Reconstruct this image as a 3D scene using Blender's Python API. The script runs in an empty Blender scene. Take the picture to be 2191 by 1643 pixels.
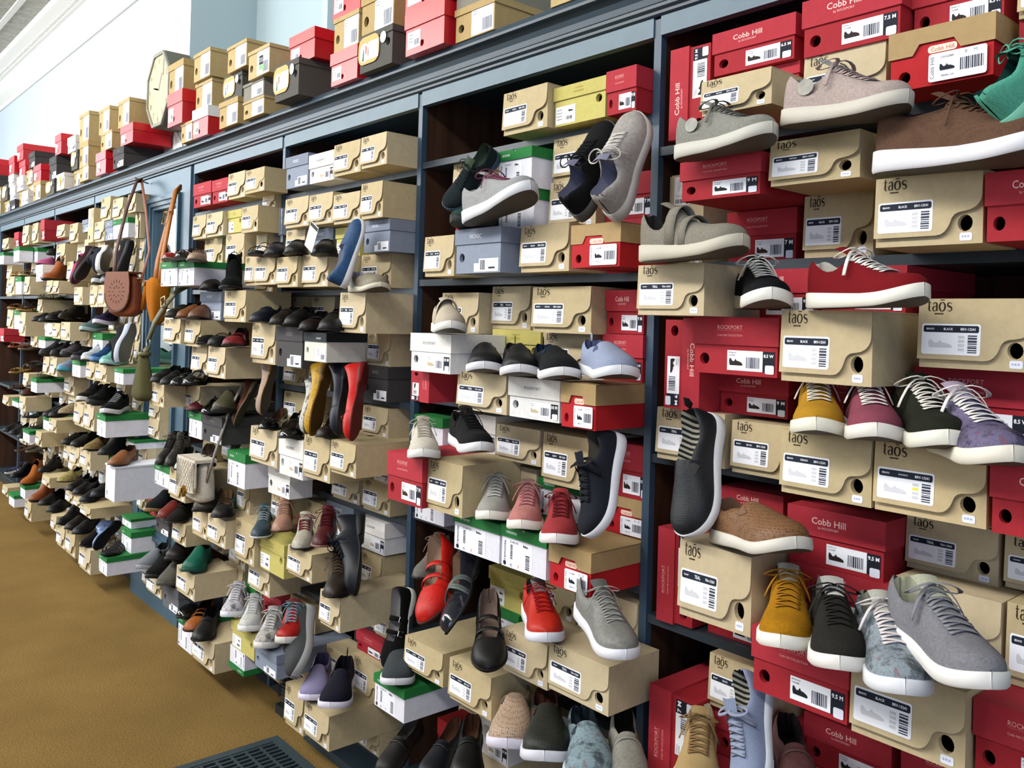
import bpy, math, random
import numpy as np
from mathutils import Vector, Matrix
random.seed(7)
S = bpy.context.scene
COL = S.collection

# ------------------------------------------------------------------ camera
def cam_axes(yaw, pitch, roll):
    cy, sy, cp, sp, cr, sr = math.cos(yaw), math.sin(yaw), math.cos(pitch), math.sin(pitch), math.cos(roll), math.sin(roll)
    f = Vector((-sy*cp, cy*cp, sp)); r = Vector((cy, sy, 0)); u = r.cross(f)
    return cr*r+sr*u, -sr*r+cr*u, f
R_, U_, F_ = cam_axes(0.858986, 0.007786, 0.028310)
cd = bpy.data.cameras.new('camera'); cam = bpy.data.objects.new('camera', cd); COL.objects.link(cam)
cd.sensor_fit = 'HORIZONTAL'; cd.sensor_width = 36.0; cd.lens = 1850.0/2191*36
cd.shift_y = -(821.5-675.64)/2191; cd.clip_start = .05; cd.clip_end = 100
cam.matrix_world = Matrix((( R_.x, U_.x, -F_.x, 0), (R_.y, U_.y, -F_.y, -1.62), (R_.z, U_.z, -F_.z, 1.585), (0, 0, 0, 1)))
S.camera = cam

# ------------------------------------------------------------------ world, lights, exposure
w = bpy.data.worlds.new('world'); S.world = w; w.use_nodes = True
w.node_tree.nodes['Background'].inputs[0].default_value = (.72, .82, 1, 1)
w.node_tree.nodes['Background'].inputs[1].default_value = .04
S.view_settings.view_transform = 'Standard'; S.view_settings.look = 'None'
S.view_settings.exposure = -0.02; S.view_settings.gamma = 1; S.view_settings.use_curve_mapping = False
def area(name, loc, target, sx, sy, power, col):
    l = bpy.data.lights.new(name, 'AREA'); l.shape = 'RECTANGLE'; l.size = sx; l.size_y = sy; l.energy = power; l.color = col
    o = bpy.data.objects.new(name, l); COL.objects.link(o); o.location = loc
    o.rotation_euler = (Vector(target)-Vector(loc)).to_track_quat('-Z', 'Y').to_euler()
    return o
area('window_and_fill_light', (-13.2, -3.6, 2.6), (-6, 0, 1.9), 4.5, 3.0, 420, (.88, .94, 1))
area('window_and_fill_light', (-7.5, -5.9, 2.6), (-6.0, 0, 1.7), 6.0, 2.4, 360, (.93, .97, 1))
area('window_and_fill_light', (2.6, -3.4, 1.7), (-3.0, 0, 1.2), 3.0, 2.4, 78, (.56, .67, 1))  # added cool fill from the right for the box sides, not a window
for i, lx in enumerate((-9.6, -6.8, -4.0, -1.2, 1.4)):
    area('ceiling_lamp_light', (lx, -3.2, 4.02), (lx, -.6, .6), 2.4, .5, (110, 150, 180, 135, 70)[i], (1, .975, .93))

# ------------------------------------------------------------------ materials
def lin(h):
    if isinstance(h, str):
        c = [int(h[i:i+2], 16)/255 for i in (0, 2, 4)]
    else: c = h
    return tuple((x/12.92 if x <= .04045 else ((x+.055)/1.055)**2.4) for x in c)+(1,)
MATS = {}
def mat(col, kind='card'):
    key = (col, kind)
    if key in MATS: return MATS[key]
    m = bpy.data.materials.new(kind+'_'+col); MATS[key] = m; m.use_nodes = True
    nt = m.node_tree; N = nt.nodes; L = nt.links; b = N['Principled BSDF']
    c = lin(col); b.inputs['Base Color'].default_value = c
    rough, spec = {'card': (.75, .25), 'gloss': (.32, .45), 'leather': (.5, .25), 'patent': (.12, .6), 'suede': (.95, .1), 'canvas': (.9, .15), 'knit': (.9, .15),
        'perf': (.55, .3), 'floral': (.7, .2), 'rubber': (.6, .25), 'paint': (.42, .4), 'wall': (.85, .2), 'plain': (.7, .2), 'metal': (.3, .5), 'wood': (.6, .3), 'carpet': (1, .05)}.get(kind, (.7, .2))
    b.inputs['Roughness'].default_value = rough; b.inputs['Specular IOR Level'].default_value = spec
    def node(t, **k):
        n = N.new(t)
        for a, v in k.items(): setattr(n, a, v)
        return n
    tc = node('ShaderNodeTexCoord')
    def ramp(src, stops):
        r = node('ShaderNodeValToRGB'); L.new(src, r.inputs[0]); e = r.color_ramp.elements
        while len(e) < len(stops): e.new(.5)
        for x, (p, cc) in zip(e, stops): x.position = p; x.color = cc
        return r
    def noise(scale, detail=3, rough_=.6):
        n = node('ShaderNodeTexNoise'); n.inputs['Scale'].default_value = scale; n.inputs['Detail'].default_value = detail; n.inputs['Roughness'].default_value = rough_
        L.new(tc.outputs['Object'], n.inputs['Vector']); return n
    def bump(src, s, d=.001):
        n = node('ShaderNodeBump'); n.inputs['Strength'].default_value = s; n.inputs['Distance'].default_value = d
        L.new(src, n.inputs['Height']); L.new(n.outputs[0], b.inputs['Normal'])
    mul = lambda k: tuple(min(1, x*k) for x in c[:3])+(1,)
    if kind == 'card':
        n = noise(60); r = ramp(n.outputs[0], [(.3, mul(.93)), (.7, mul(1.05))]); L.new(r.outputs[0], b.inputs['Base Color'])
    elif kind in ('suede', 'canvas', 'leather'):
        n = noise({'suede': 260, 'canvas': 500, 'leather': 120}[kind], 4); r = ramp(n.outputs[0], [(.3, mul(.8)), (.7, mul(1.18))]); L.new(r.outputs[0], b.inputs['Base Color'])
        bump(n.outputs[0], .5 if kind != 'leather' else .25, .0006)
    elif kind in ('knit', 'perf'):
        ds = node('ShaderNodeTexVoronoi'); ds.inputs['Scale'].default_value = 330 if kind == 'knit' else 215; ds.inputs['Randomness'].default_value = .4
        L.new(tc.outputs['Object'], ds.inputs['Vector']); ds_ = ds.outputs['Distance']
        r = ramp(ds_, [(.27, mul(.3 if kind == 'perf' else .72)), (.36, c if kind == 'perf' else mul(1.12))]); L.new(r.outputs[0], b.inputs['Base Color'])
        bump(ds_, .5, .0008)
    elif kind == 'floral':
        n = noise(38, 5, .7); r = ramp(n.outputs[0], [(.36, mul(.25)), (.45, mul(.7)), (.52, mul(1.2)), (.61, mul(.8)), (.655, lin('8a4048')), (.69, mul(1.0))]); L.new(r.outputs[0], b.inputs['Base Color'])
    elif kind == 'carpet':
        n = noise(170, 5, .75); n2 = noise(2.2, 2)
        r = ramp(n.outputs[0], [(.34, mul(.52)), (.5, c), (.68, mul(1.5))]); r2 = ramp(n2.outputs[0], [(.3, (.86, .86, .86, 1)), (.7, (1.1, 1.1, 1.1, 1))])
        mx = node('ShaderNodeMix', data_type='RGBA', blend_type='MULTIPLY'); mx.inputs[0].default_value = 1
        L.new(r.outputs[0], mx.inputs[6]); L.new(r2.outputs[0], mx.inputs[7]); L.new(mx.outputs[2], b.inputs['Base Color']); bump(n.outputs[0], 1, .004)
    elif kind == 'wood':
        mp = node('ShaderNodeMapping'); mp.inputs['Scale'].default_value = (9, 9, .8); L.new(tc.outputs['Object'], mp.inputs[0])
        n = node('ShaderNodeTexNoise'); n.inputs['Scale'].default_value = 3; n.inputs['Detail'].default_value = 6; L.new(mp.outputs[0], n.inputs['Vector'])
        r = ramp(n.outputs[0], [(.3, mul(.45)), (.7, mul(1.4))]); L.new(r.outputs[0], b.inputs['Base Color'])
    elif kind == 'paint':
        n = noise(9, 3); r = ramp(n.outputs[0], [(.3, mul(.9)), (.7, mul(1.08))]); L.new(r.outputs[0], b.inputs['Base Color'])
    elif kind == 'tin':
        b.inputs['Roughness'].default_value = .5
        v = node('ShaderNodeTexVoronoi'); v.inputs['Scale'].default_value = 9; L.new(tc.outputs['Object'], v.inputs['Vector'])
        n = noise(26, 4); bump(v.outputs['Distance'], .9, .02)
        r = ramp(n.outputs[0], [(.35, mul(.75)), (.6, c)]); L.new(r.outputs[0], b.inputs['Base Color'])
    elif kind == 'stripe':
        wv = node('ShaderNodeTexWave'); wv.inputs['Scale'].default_value = 26; L.new(tc.outputs['Object'], wv.inputs['Vector'])
        r = ramp(wv.outputs['Fac'], [(.45, mul(.3)), (.55, lin('a8a696'))]); L.new(r.outputs[0], b.inputs['Base Color'])
    elif kind == 'metal':
        b.inputs['Metallic'].default_value = 1
    elif kind == 'mirror':
        b.inputs['Metallic'].default_value = 1; b.inputs['Roughness'].default_value = .02
    elif kind == 'lamp':
        b.inputs['Emission Color'].default_value = c; b.inputs['Emission Strength'].default_value = 4
    elif kind == 'glitter':
        n = noise(320, 2, .8); r = ramp(n.outputs[0], [(.45, mul(.4)), (.62, lin('a8c8ff'))]); L.new(r.outputs[0], b.inputs['Base Color']); b.inputs['Roughness'].default_value = .3
    return m

# ------------------------------------------------------------------ mesh building
class MB:
    def __init__(s): s.v = []; s.f = []; s.m = []; s.mats = []
    def mi(s, m):
        if m not in s.mats: s.mats.append(m)
        return s.mats.index(m)
    def add(s, vs, fs, m):
        o = len(s.v); k = s.mi(m); s.v += [tuple(v) for v in vs]
        for f in fs: s.f.append(tuple(i+o for i in f)); s.m.append(k)
        return s
    def box(s, x0, x1, y0, y1, z0, z1, m, skip=()):
        v = [(x0, y0, z0), (x1, y0, z0), (x1, y1, z0), (x0, y1, z0), (x0, y0, z1), (x1, y0, z1), (x1, y1, z1), (x0, y1, z1)]
        f = {'b': (3, 2, 1, 0), 't': (4, 5, 6, 7), 'f': (0, 1, 5, 4), 'r': (1, 2, 6, 5), 'k': (2, 3, 7, 6), 'l': (3, 0, 4, 7)}
        return s.add(v, [q for k, q in f.items() if k not in skip], m)
    def poly(s, pts, m, y, th=0.0):          # polygon in the xz plane facing -y, at depth y, thickness th backwards
        n = len(pts)
        if th == 0: return s.add([(p[0], y, p[1]) for p in pts], [tuple(range(n))], m)
        v = [(p[0], y, p[1]) for p in pts]+[(p[0], y+th, p[1]) for p in pts]
        return s.add(v, [tuple(range(n))]+[tuple(range(2*n-1, n-1, -1))]+[(i, i+n, (i+1) % n+n, (i+1) % n) for i in range(n)], m)
    def ring(s, path, rx, m, rz=None, n=6, closed=False, up=(0, 0, 1)):   # tube along a path, elliptical section
        rz = rz or rx; P = [Vector(p) for p in path]; up = Vector(up); vs = []; fs = []
        k = len(P)
        for i, p in enumerate(P):
            a = P[(i-1) % k] if (i or closed) else P[i]; b_ = P[(i+1) % k] if (i < k-1 or closed) else P[i]
            t = (b_-a); t = t.normalized() if t.length > 1e-9 else Vector((1, 0, 0))
            sd = t.cross(up); sd = sd.normalized() if sd.length > 1e-5 else Vector((1, 0, 0)); nn = sd.cross(t)
            for j in range(n):
                g = 2*math.pi*j/n; vs.append(p+sd*math.cos(g)*rx+nn*math.sin(g)*rz)
        for i in range(k if closed else k-1):
            q = (i+1) % k
            for j in range(n): fs.append((i*n+j, i*n+(j+1) % n, q*n+(j+1) % n, q*n+j))
        if not closed: fs.append(tuple(range(n-1, -1, -1))); fs.append(tuple(range((k-1)*n, k*n)))
        return s.add(vs, fs, m)
    def mesh(s, name, smooth=False):
        me = bpy.data.meshes.new(name); me.from_pydata(s.v, [], s.f)
        for m in s.mats: me.materials.append(m)
        me.polygons.foreach_set('material_index', s.m)
        if smooth: me.polygons.foreach_set('use_smooth', [True]*len(s.f))
        me.update(); return me
def link(name, data, parent=None):
    o = bpy.data.objects.new(name, data); COL.objects.link(o)
    if parent: o.parent = parent
    return o
def root(name, label, cat, group=None, loc=(0, 0, 0)):
    o = bpy.data.objects.new(name, None); COL.objects.link(o); o.empty_display_size = .05; o.location = loc
    o['label'] = label; o['category'] = cat
    if group: o['group'] = group
    return o
def struct(name, mb, smooth=False):
    o = link(name, mb.mesh(name, smooth)); o['kind'] = 'structure'; return o
TXT = {}
def text(st, shear=0.0, bold=0.0):
    k = (st, shear, bold)
    if k not in TXT:
        cu = bpy.data.curves.new('t', 'FONT'); cu.body = st; cu.resolution_u = 2; cu.shear = shear; cu.offset = bold; cu.align_x = 'CENTER'; cu.align_y = 'CENTER'; cu.size = 1
        o = bpy.data.objects.new('t', cu); me = bpy.data.meshes.new_from_object(o)
        V = [(v.co.x, v.co.y) for v in me.vertices]; Fc = [tuple(p.vertices) for p in me.polygons]
        bpy.data.objects.remove(o); bpy.data.meshes.remove(me); bpy.data.curves.remove(cu)
        xs = [v[0] for v in V]; ys = [v[1] for v in V]; cx = (max(xs)+min(xs))/2; cy = (max(ys)+min(ys))/2; wd = max(xs)-min(xs)
        TXT[k] = ([((x-cx)/wd, (y-cy)/wd) for x, y in V], Fc, (max(ys)-min(ys))/wd)
    return TXT[k]
def put_text(mb, st, cx, cz, wd, m, y, hmax=None, vert=0, shear=0.0, bold=0.0, side=None):
    V, Fc, asp = text(st, shear, bold); kx = wd; kz = wd
    if hmax and asp*wd > hmax: kz = hmax/asp
    out = []
    for a, b_ in V:
        a *= kx; b_ *= kz
        if vert == 1: a, b_ = -b_, a        # reads upwards
        if vert == -1: a, b_ = b_, -a
        out.append((cx+a, y, cz+b_) if side is None else (side, cx+a, cz+b_))
    mb.add(out, Fc, m)
def serif_logo(mb, x, z, h, m, y):          # the word "taos" with a macron, drawn as thick and thin strokes
    def stroke(pts, ws):
        L_, R2 = [], []
        for i, p in enumerate(pts):
            a = pts[max(i-1, 0)]; b_ = pts[min(i+1, len(pts)-1)]; dx, dz = b_[0]-a[0], b_[1]-a[1]; d = math.hypot(dx, dz) or 1
            nx, nz = -dz/d*ws[i]*.66, dx/d*ws[i]*.66
            L_.append((p[0]+nx, p[1]+nz)); R2.append((p[0]-nx, p[1]-nz))
        for i in range(len(pts)-1):
            q = [L_[i], R2[i], R2[i+1], L_[i+1]]; mb.add([(x+a*h, y, z+b_*h) for a, b_ in q], [(0, 1, 2, 3)], m)
    arc = lambda cx, cz, rx, rz, a0, a1, n=12: [(cx+rx*math.cos(math.radians(a0+(a1-a0)*i/n)), cz+rz*math.sin(math.radians(a0+(a1-a0)*i/n))) for i in range(n+1)]
    stroke([(.22, 1.32), (.22, .25)]+arc(.36, .2, .14, .18, 180, 320, 6), [.1, .17, .16, .12, .1, .09, .08, .07, .05])
    stroke([(.02, .97), (.48, .97)], [.07, .07])
    stroke(arc(.95, .72, .23, .26, 170, 10, 6)+[(1.18, .2), (1.24, .05), (1.34, .08)], [.09]*4+[.12, .15, .17, .17, .12, .06])
    stroke([(1.16, .58)]+arc(.93, .28, .23, .27, 95, 330, 8), [.05, .08, .12, .15, .15, .13, .1, .08, .07, .05])
    stroke(arc(1.85, .5, .34, .5, 90, 450, 20), [.07+.11*abs(math.sin(math.radians(i*18))) for i in range(21)])
    stroke([(1.58, 1.28), (2.12, 1.28)], [.08, .08])
    stroke([(2.98, .78), (2.95, .97)]+arc(2.72, .76, .22, .22, 40, 260, 7)+[(2.76, .52)]+arc(2.76, .26, .25, .25, 80, -150, 8)+[(2.47, .2)], [.03, .06]+[.07, .07, .09, .13, .15, .16, .17, .18]+[.18]+[.17, .16, .15, .13, .1, .08, .07, .06, .05, .03])
    for i, (a, b_) in enumerate([(.95, 1.0), (1.06, 1.1), (1.17, 1.22), (1.3, 1.36), (1.44, 1.48), (1.56, 1.61), (1.7, 1.76), (1.83, 1.88), (1.95, 2.0)]):
        stroke([((a+b_)/2, -.22), ((a+b_)/2, -.38)], [b_-a+.03]*2)

# ------------------------------------------------------------------ shoeboxes
BW, BD, BH = .19, .31, .11
def fx(a): return (a-.5)*BW
def fz(a): return (1-a)*BH
def front_hole(mb, m, dark, hx, hz, r, x0, x1, z0, z1, y, n=14):   # front panel with a real round opening
    C = [(hx+r*math.cos(2*math.pi*i/n), hz+r*math.sin(2*math.pi*i/n)) for i in range(n)]
    O = []
    for i in range(n):
        a = 2*math.pi*i/n; dx, dz = math.cos(a), math.sin(a)
        t = min([(x1-hx)/dx if dx > 1e-6 else 9, (x0-hx)/dx if dx < -1e-6 else 9, (z1-hz)/dz if dz > 1e-6 else 9, (z0-hz)/dz if dz < -1e-6 else 9])
        O.append((hx+dx*t, hz+dz*t))
    vs = [(p[0], y, p[1]) for p in C+O]; fs = []
    for i in range(n):
        j = (i+1) % n; fs.append((i, i+n, j+n, j))
    o = len(vs); cor = [(x0, z0), (x1, z0), (x1, z1), (x0, z1)]
    for c in cor:
        for i in range(n):
            j = (i+1) % n; a0 = math.atan2(O[i][1]-hz, O[i][0]-hx); a1 = math.atan2(O[j][1]-hz, O[j][0]-hx); ac = math.atan2(c[1]-hz, c[0]-hx)
            if a1 < a0: a1 += 2*math.pi
            if ac < a0: ac += 2*math.pi
            if a0 < ac < a1: vs.append((c[0], y, c[1])); fs.append((i+n, len(vs)-1, j+n)); break
    mb.add(vs, fs, m)
    R2 = [(p[0], y, p[1]) for p in C]+[(p[0], y+.012, p[1]) for p in C]
    mb.add(R2, [(i, (i+1) % n, (i+1) % n+n, i+n) for i in range(n)], m)
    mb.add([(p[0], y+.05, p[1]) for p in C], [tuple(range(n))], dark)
def shell(m, dark, hx=None, hz=None, r=.0115, top=1.0, inset=.0):
    mb = MB(); x0, x1 = -BW/2+inset, BW/2-inset; zt = BH*top
    if hx is None: mb.box(x0, x1, 0+inset, BD-inset, 0, zt, m)
    else:
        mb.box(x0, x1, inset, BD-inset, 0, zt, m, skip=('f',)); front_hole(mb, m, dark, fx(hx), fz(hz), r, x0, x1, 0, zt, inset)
    return mb
def bars(mb, x0, x1, z0, z1, y, m, horiz=True, seed=1):
    rr = random.Random(seed); t = 0
    L_ = (z1-z0) if horiz else (x1-x0)
    while t < L_:
        a = rr.uniform(.0012, .0035); b_ = min(t+a, L_)
        q = [(x0, z0+t), (x1, z0+t), (x1, z0+b_), (x0, z0+b_)] if horiz else [(x0+t, z0), (x0+b_, z0), (x0+b_, z1), (x0+t, z1)]
        mb.poly(q, m, y); t = b_+rr.uniform(.0009, .002)
SHOE_PIC = [(-1, .1), (-.95, .55), (-.8, .6), (-.45, .2), (-.2, .28), (-.05, .55), (.1, .3), (.5, .22), (.85, .05), (1, -.15), (.9, -.3), (-.9, -.3)]
def pic(mb, cx, cz, sx, sz, m, y): mb.poly([(cx+a*sx, cz+b_*sz) for a, b_ in reversed(SHOE_PIC)], m, y)
def rrect(x0, x1, z0, z1, r, n=4):
    P = []
    for cx, cz, a in ((x1-r, z1-r, 0), (x0+r, z1-r, 90), (x0+r, z0+r, 180), (x1-r, z0+r, 270)):
        for i in range(n+1): g = math.radians(a+90*i/n); P.append((cx+r*math.cos(g), cz+r*math.sin(g)))
    return P[::-1]
W_, K_ = mat('e9ebf2', 'plain'), mat('1a1e2a', 'plain')
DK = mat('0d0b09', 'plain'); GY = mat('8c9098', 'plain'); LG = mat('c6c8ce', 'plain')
def kraft_parts(words=('BRAVO', 'BLACK', 'BRV-13241'), tan='b8aa88', hd='1c2432', hl=None, fine=True):
    m = mat(tan, 'card'); P = []
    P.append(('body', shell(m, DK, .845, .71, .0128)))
    # lid with front flap that ends in an S-shaped edge
    fl = MB(); e = .0022
    pts = [(0, 0), (1, 0), (1, .33), (.993, .40), (.975, .45), (.945, .50), (.90, .535), (.85, .55), (.80, .56), (.765, .585), (.74, .63), (.725, .70), (.705, .77), (.68, .82), (.645, .858), (.60, .872), (0, .872)]
    fl.poly([(fx(a)+(e if a == 0 else 0)*-.3, fz(b_)+(e if b_ == 0 else 0)) for a, b_ in pts][::1], m, -e*1.3, e)
    fl.box(-BW/2-.0006, BW/2+.0006, -.001, BD, BH, BH+e, m)
    P.append(('flap_lid', fl))
    lg = MB(); serif_logo(lg, fx(.075), fz(.165), .0142, mat('2e2416', 'plain'), -e*1.3-.0004)
    P.append(('brand_lettering', lg))
    lb = MB(); y = -e*1.3-.0005
    lb.poly(rrect(fx(.035), fx(.565), fz(.80), fz(.35), .004), W_, y)
    lb.poly(rrect(fx(.05), fx(.55), fz(.475), fz(.375), .003), mat(hd, 'plain'), y-.0003)
    if fine:
        for wd, cx, ww in zip(words, (.115, .28, .455), (.07, .085, .13)): put_text(lb, wd, fx(cx), fz(.425), ww*BW, W_, y-.0006, hmax=.0052, bold=.02)
    for k in range(4):
        lb.poly([(fx(.37), fz(.56+.06*k)), (fx(.425), fz(.56+.06*k)), (fx(.425), fz(.52+.06*k)), (fx(.37), fz(.52+.06*k))], (mat(hl, 'plain') if hl and k == 1 else LG), y-.0003)
    bars(lb, fx(.455), fx(.535), fz(.765), fz(.51), y-.0003, mat('3a3e4c', 'plain'), True, 3)
    pic(lb, fx(.21), fz(.66), .021, .014, LG, y-.0003)
    P.append(('label', lb))
    for q in (fl, lg, lb): q.v = [(a, b_-.055*max(0, BH-c) if b_ < 0.0001 and c < BH+.0001 else b_, c) for a, b_, c in q.v]
    st = MB(); st.poly(rrect(fx(.80), fx(.91), fz(.955), fz(.845), .003), mat('dfe2f0', 'plain'), -.0006); bars(st, fx(.82), fx(.89), fz(.91), fz(.885), -.0009, mat('9aa4cc', 'plain'), False, 5)
    P.append(('price_sticker', st)); return P
def lidded(body, lid, lt, hx, hz, lines, lab, txt, hole_r=.0115, kind='card', notch=None, sidetext=None):
    m = mat(body, kind); ml = mat(lid, kind); P = []; e = .0025
    P.append(('body', shell(m, DK, hx, hz, hole_r, top=.985, inset=.0015)))
    ld = MB()
    if notch is None:
        ld.box(-BW/2-e, BW/2+e, -e, BD+e, fz(lt), BH+.001, ml)
    else:
        pts = [(a*BW-BW/2+(e if a == 1 else (-e if a == 0 else 0)), fz(b_)) for a, b_ in notch]
        ld.poly(pts, ml, -e, .002); ld.box(-BW/2-e, BW/2+e, -.0005, BD+e, BH-.001, BH+.001, ml)
        ld.box(-BW/2-e, -BW/2-.0005, -.0005, BD+e, fz(lt), BH, ml); ld.box(BW/2+.0005, BW/2+e, -.0005, BD+e, fz(lt), BH, ml); ld.box(-BW/2, BW/2, BD, BD+e, fz(lt), BH, ml)
    P.append(('lid', ld))
    tx = MB(); mt = mat(txt, 'plain')
    for st, cx, cz, wd, bold in lines: put_text(tx, st, fx(cx), fz(cz), wd*BW, mt, -e-.0005, bold=bold)
    if sidetext: put_text(tx, sidetext[0], BD*.47, fz(.23), .15, mat(sidetext[1], 'plain'), 0, side=BW/2+e+.0005, shear=.3)
    if lines: P.append(('brand_lettering', tx))
    if lab: lb = MB(); lab(lb); P.append(('label', lb))
    if sidetext: lb = MB(); lb.poly(rrect(fx(.38), fx(.66), fz(.46), fz(.335), .006), mat('ead2c0', 'plain'), .0009); put_text(lb, 'Cobb Hill', fx(.52), fz(.40), .042, mat('c86a5c', 'plain'), .0006); P.append(('brand_patch', lb))
    return P
def lab_rock(size, pcol='2a2020', shift=0.0):
    def f(lb):
        y = .0008; lb.poly([(fx(.415), fz(.92)), (fx(.83), fz(.92)), (fx(.83), fz(.57)), (fx(.415), fz(.57))], W_, y)
        lb.poly([(fx(.83), fz(.92)), (fx(.965), fz(.92)), (fx(.965), fz(.57)), (fx(.83), fz(.57))], K_, y)
        pic(lb, fx(.52), fz(.79), .0155, .0155, mat(pcol, 'plain'), y-.0003)
        put_text(lb, 'PETRA-CH', fx(.475), fz(.61), .017, K_, y-.0003); put_text(lb, 'CAG20BR', fx(.47), fz(.655), .0155, K_, y-.0003)
        bars(lb, fx(.64), fx(.80), fz(.87), fz(.68), y-.0003, mat('3a3e4c', 'plain'), False, 8)
        put_text(lb, size, fx(.897), fz(.645), .021, W_, y-.0003, hmax=.009, bold=.03)
        lb.poly(rrect(fx(.86), fx(.96), fz(.95), fz(.80), .003), mat('d8dcea', 'plain'), y-.0006)
    return f
def lab_cobb(code, size):
    def f(lb):
        y = .0004; e = -.0035
        lb.poly(rrect(fx(.40), fx(.945), fz(.96), fz(.49), .005), W_, e); pic(lb, fx(.58), fz(.755), .014, .014, K_, e-.0003)
        put_text(lb, code, fx(.58), fz(.57), .024, K_, e-.0003); put_text(lb, 'PEARL-CH', fx(.585), fz(.88), .022, K_, e-.0003)
        put_text(lb, 'Cobb Hill', fx(.435), fz(.73), .040, mat('5a6070', 'plain'), e-.0003, vert=1)
        put_text(lb, size, fx(.80), fz(.55), .022, GY, e-.0003)
        bars(lb, fx(.70), fx(.915), fz(.84), fz(.64), e-.0003, mat('3a3e4c', 'plain'), False, 9)
    return f
def lab_rem(lb):
    y = .0011; lb.poly([(fx(.03), fz(.98)), (fx(.70), fz(.98)), (fx(.70), fz(.32)), (fx(.03), fz(.32))], mat('dfe1ea', 'plain'), y); y = .0008; put_text(lb, 'remonte', fx(.085), fz(.60), .052, mat('2a3248', 'plain'), y, vert=1, bold=.01)
    lb.poly([(fx(.085)+.0065*math.cos(-i*.6283), fz(.91)+.0065*math.sin(-i*.6283)) for i in range(10)], K_, y)
    bars(lb, fx(.21), fx(.26), fz(.78), fz(.42), y, K_, True, 4); bars(lb, fx(.55), fx(.64), fz(.92), fz(.58), y, K_, True, 6)
    put_text(lb, 'D1407-90', fx(.29), fz(.365), .034, K_, y); pic(lb, fx(.55), fz(.39), .011, .008, mat('50525a', 'plain'), y)
    put_text(lb, '42', fx(.23), fz(.92), .010, K_, y)
    lb.poly([(fx(.385), fz(.95)), (fx(.40), fz(.95)), (fx(.40), fz(.87)), (fx(.385), fz(.87))], mat('d8703c', 'plain'), y)
def lab_vio(lb):
    y = .0008; lb.poly([(fx(.42), fz(.97)), (fx(.95), fz(.97)), (fx(.95), fz(.68)), (fx(.53), fz(.68)), (fx(.53), fz(.78)), (fx(.42), fz(.78))], W_, y)
    bars(lb, fx(.56), fx(.67), fz(.93), fz(.71), y-.0003, mat('3a3e4c', 'plain'), False, 2); lb.poly([(fx(.74), fz(.91)), (fx(.88), fz(.91)), (fx(.88), fz(.87)), (fx(.74), fz(.87))], K_, y-.0003)
def lab_yel(lb):
    y = .0008; lb.poly([(fx(.03), fz(.95)), (fx(.42), fz(.95)), (fx(.42), fz(.50)), (fx(.03), fz(.50))], W_, y)
    pic(lb, fx(.33), fz(.64), .009, .008, K_, y-.0003); bars(lb, fx(.24), fx(.36), fz(.86), fz(.77), y-.0003, K_, False, 3)
    for k in range(4): lb.poly([(fx(.05), fz(.60+.08*k)), (fx(.16), fz(.60+.08*k)), (fx(.16), fz(.575+.08*k)), (fx(.05), fz(.575+.08*k))], GY, y-.0003)
def lab_block(x0, x1, z0, z1, extra=None):
    def f(lb):
        y = .0008; lb.poly([(fx(x0), fz(z1)), (fx(x1), fz(z1)), (fx(x1), fz(z0)), (fx(x0), fz(z0))], W_, y)
        bars(lb, fx(x0+(x1-x0)*.5), fx(x1-.04), fz(z1-.06), fz(z0+(z1-z0)*.5), y-.0003, mat('6a6e7a', 'plain'), False, 3)
        for k in range(3): lb.poly([(fx(x0+.03), fz(z0+.09+.08*k)), (fx(x0+.14), fz(z0+.09+.08*k)), (fx(x0+.14), fz(z0+.065+.08*k)), (fx(x0+.03), fz(z0+.065+.08*k))], GY, y-.0003)
        if extra: extra(lb, y-.0006)
    return f
def size_tag(lb, y):
    lb.poly([(fx(.52), fz(.62)), (fx(.70), fz(.62)), (fx(.70), fz(.30)), (fx(.52), fz(.30))], K_, y); put_text(lb, '7.5', fx(.61), fz(.46), .026, W_, y-.0003, bold=.02)
    lb.poly([(fx(.52), fz(.80)), (fx(.76), fz(.80)), (fx(.76), fz(.64)), (fx(.52), fz(.64))], mat('7ac87a', 'plain'), y)
NOTCH = [(0, 0), (1, 0), (1, .45), (.70, .45), (.635, .27), (.30, .27), (.235, .45), (0, .45)]
RED, REDL = '98202a', 'a32a36'
RLINES = [('ROCKPORT', .45, .17, .30, .0), ('_____________', .45, .225, .30, -.01), ('Cobb Hill COLLECTION', .45, .31, .30, .0)]
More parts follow.
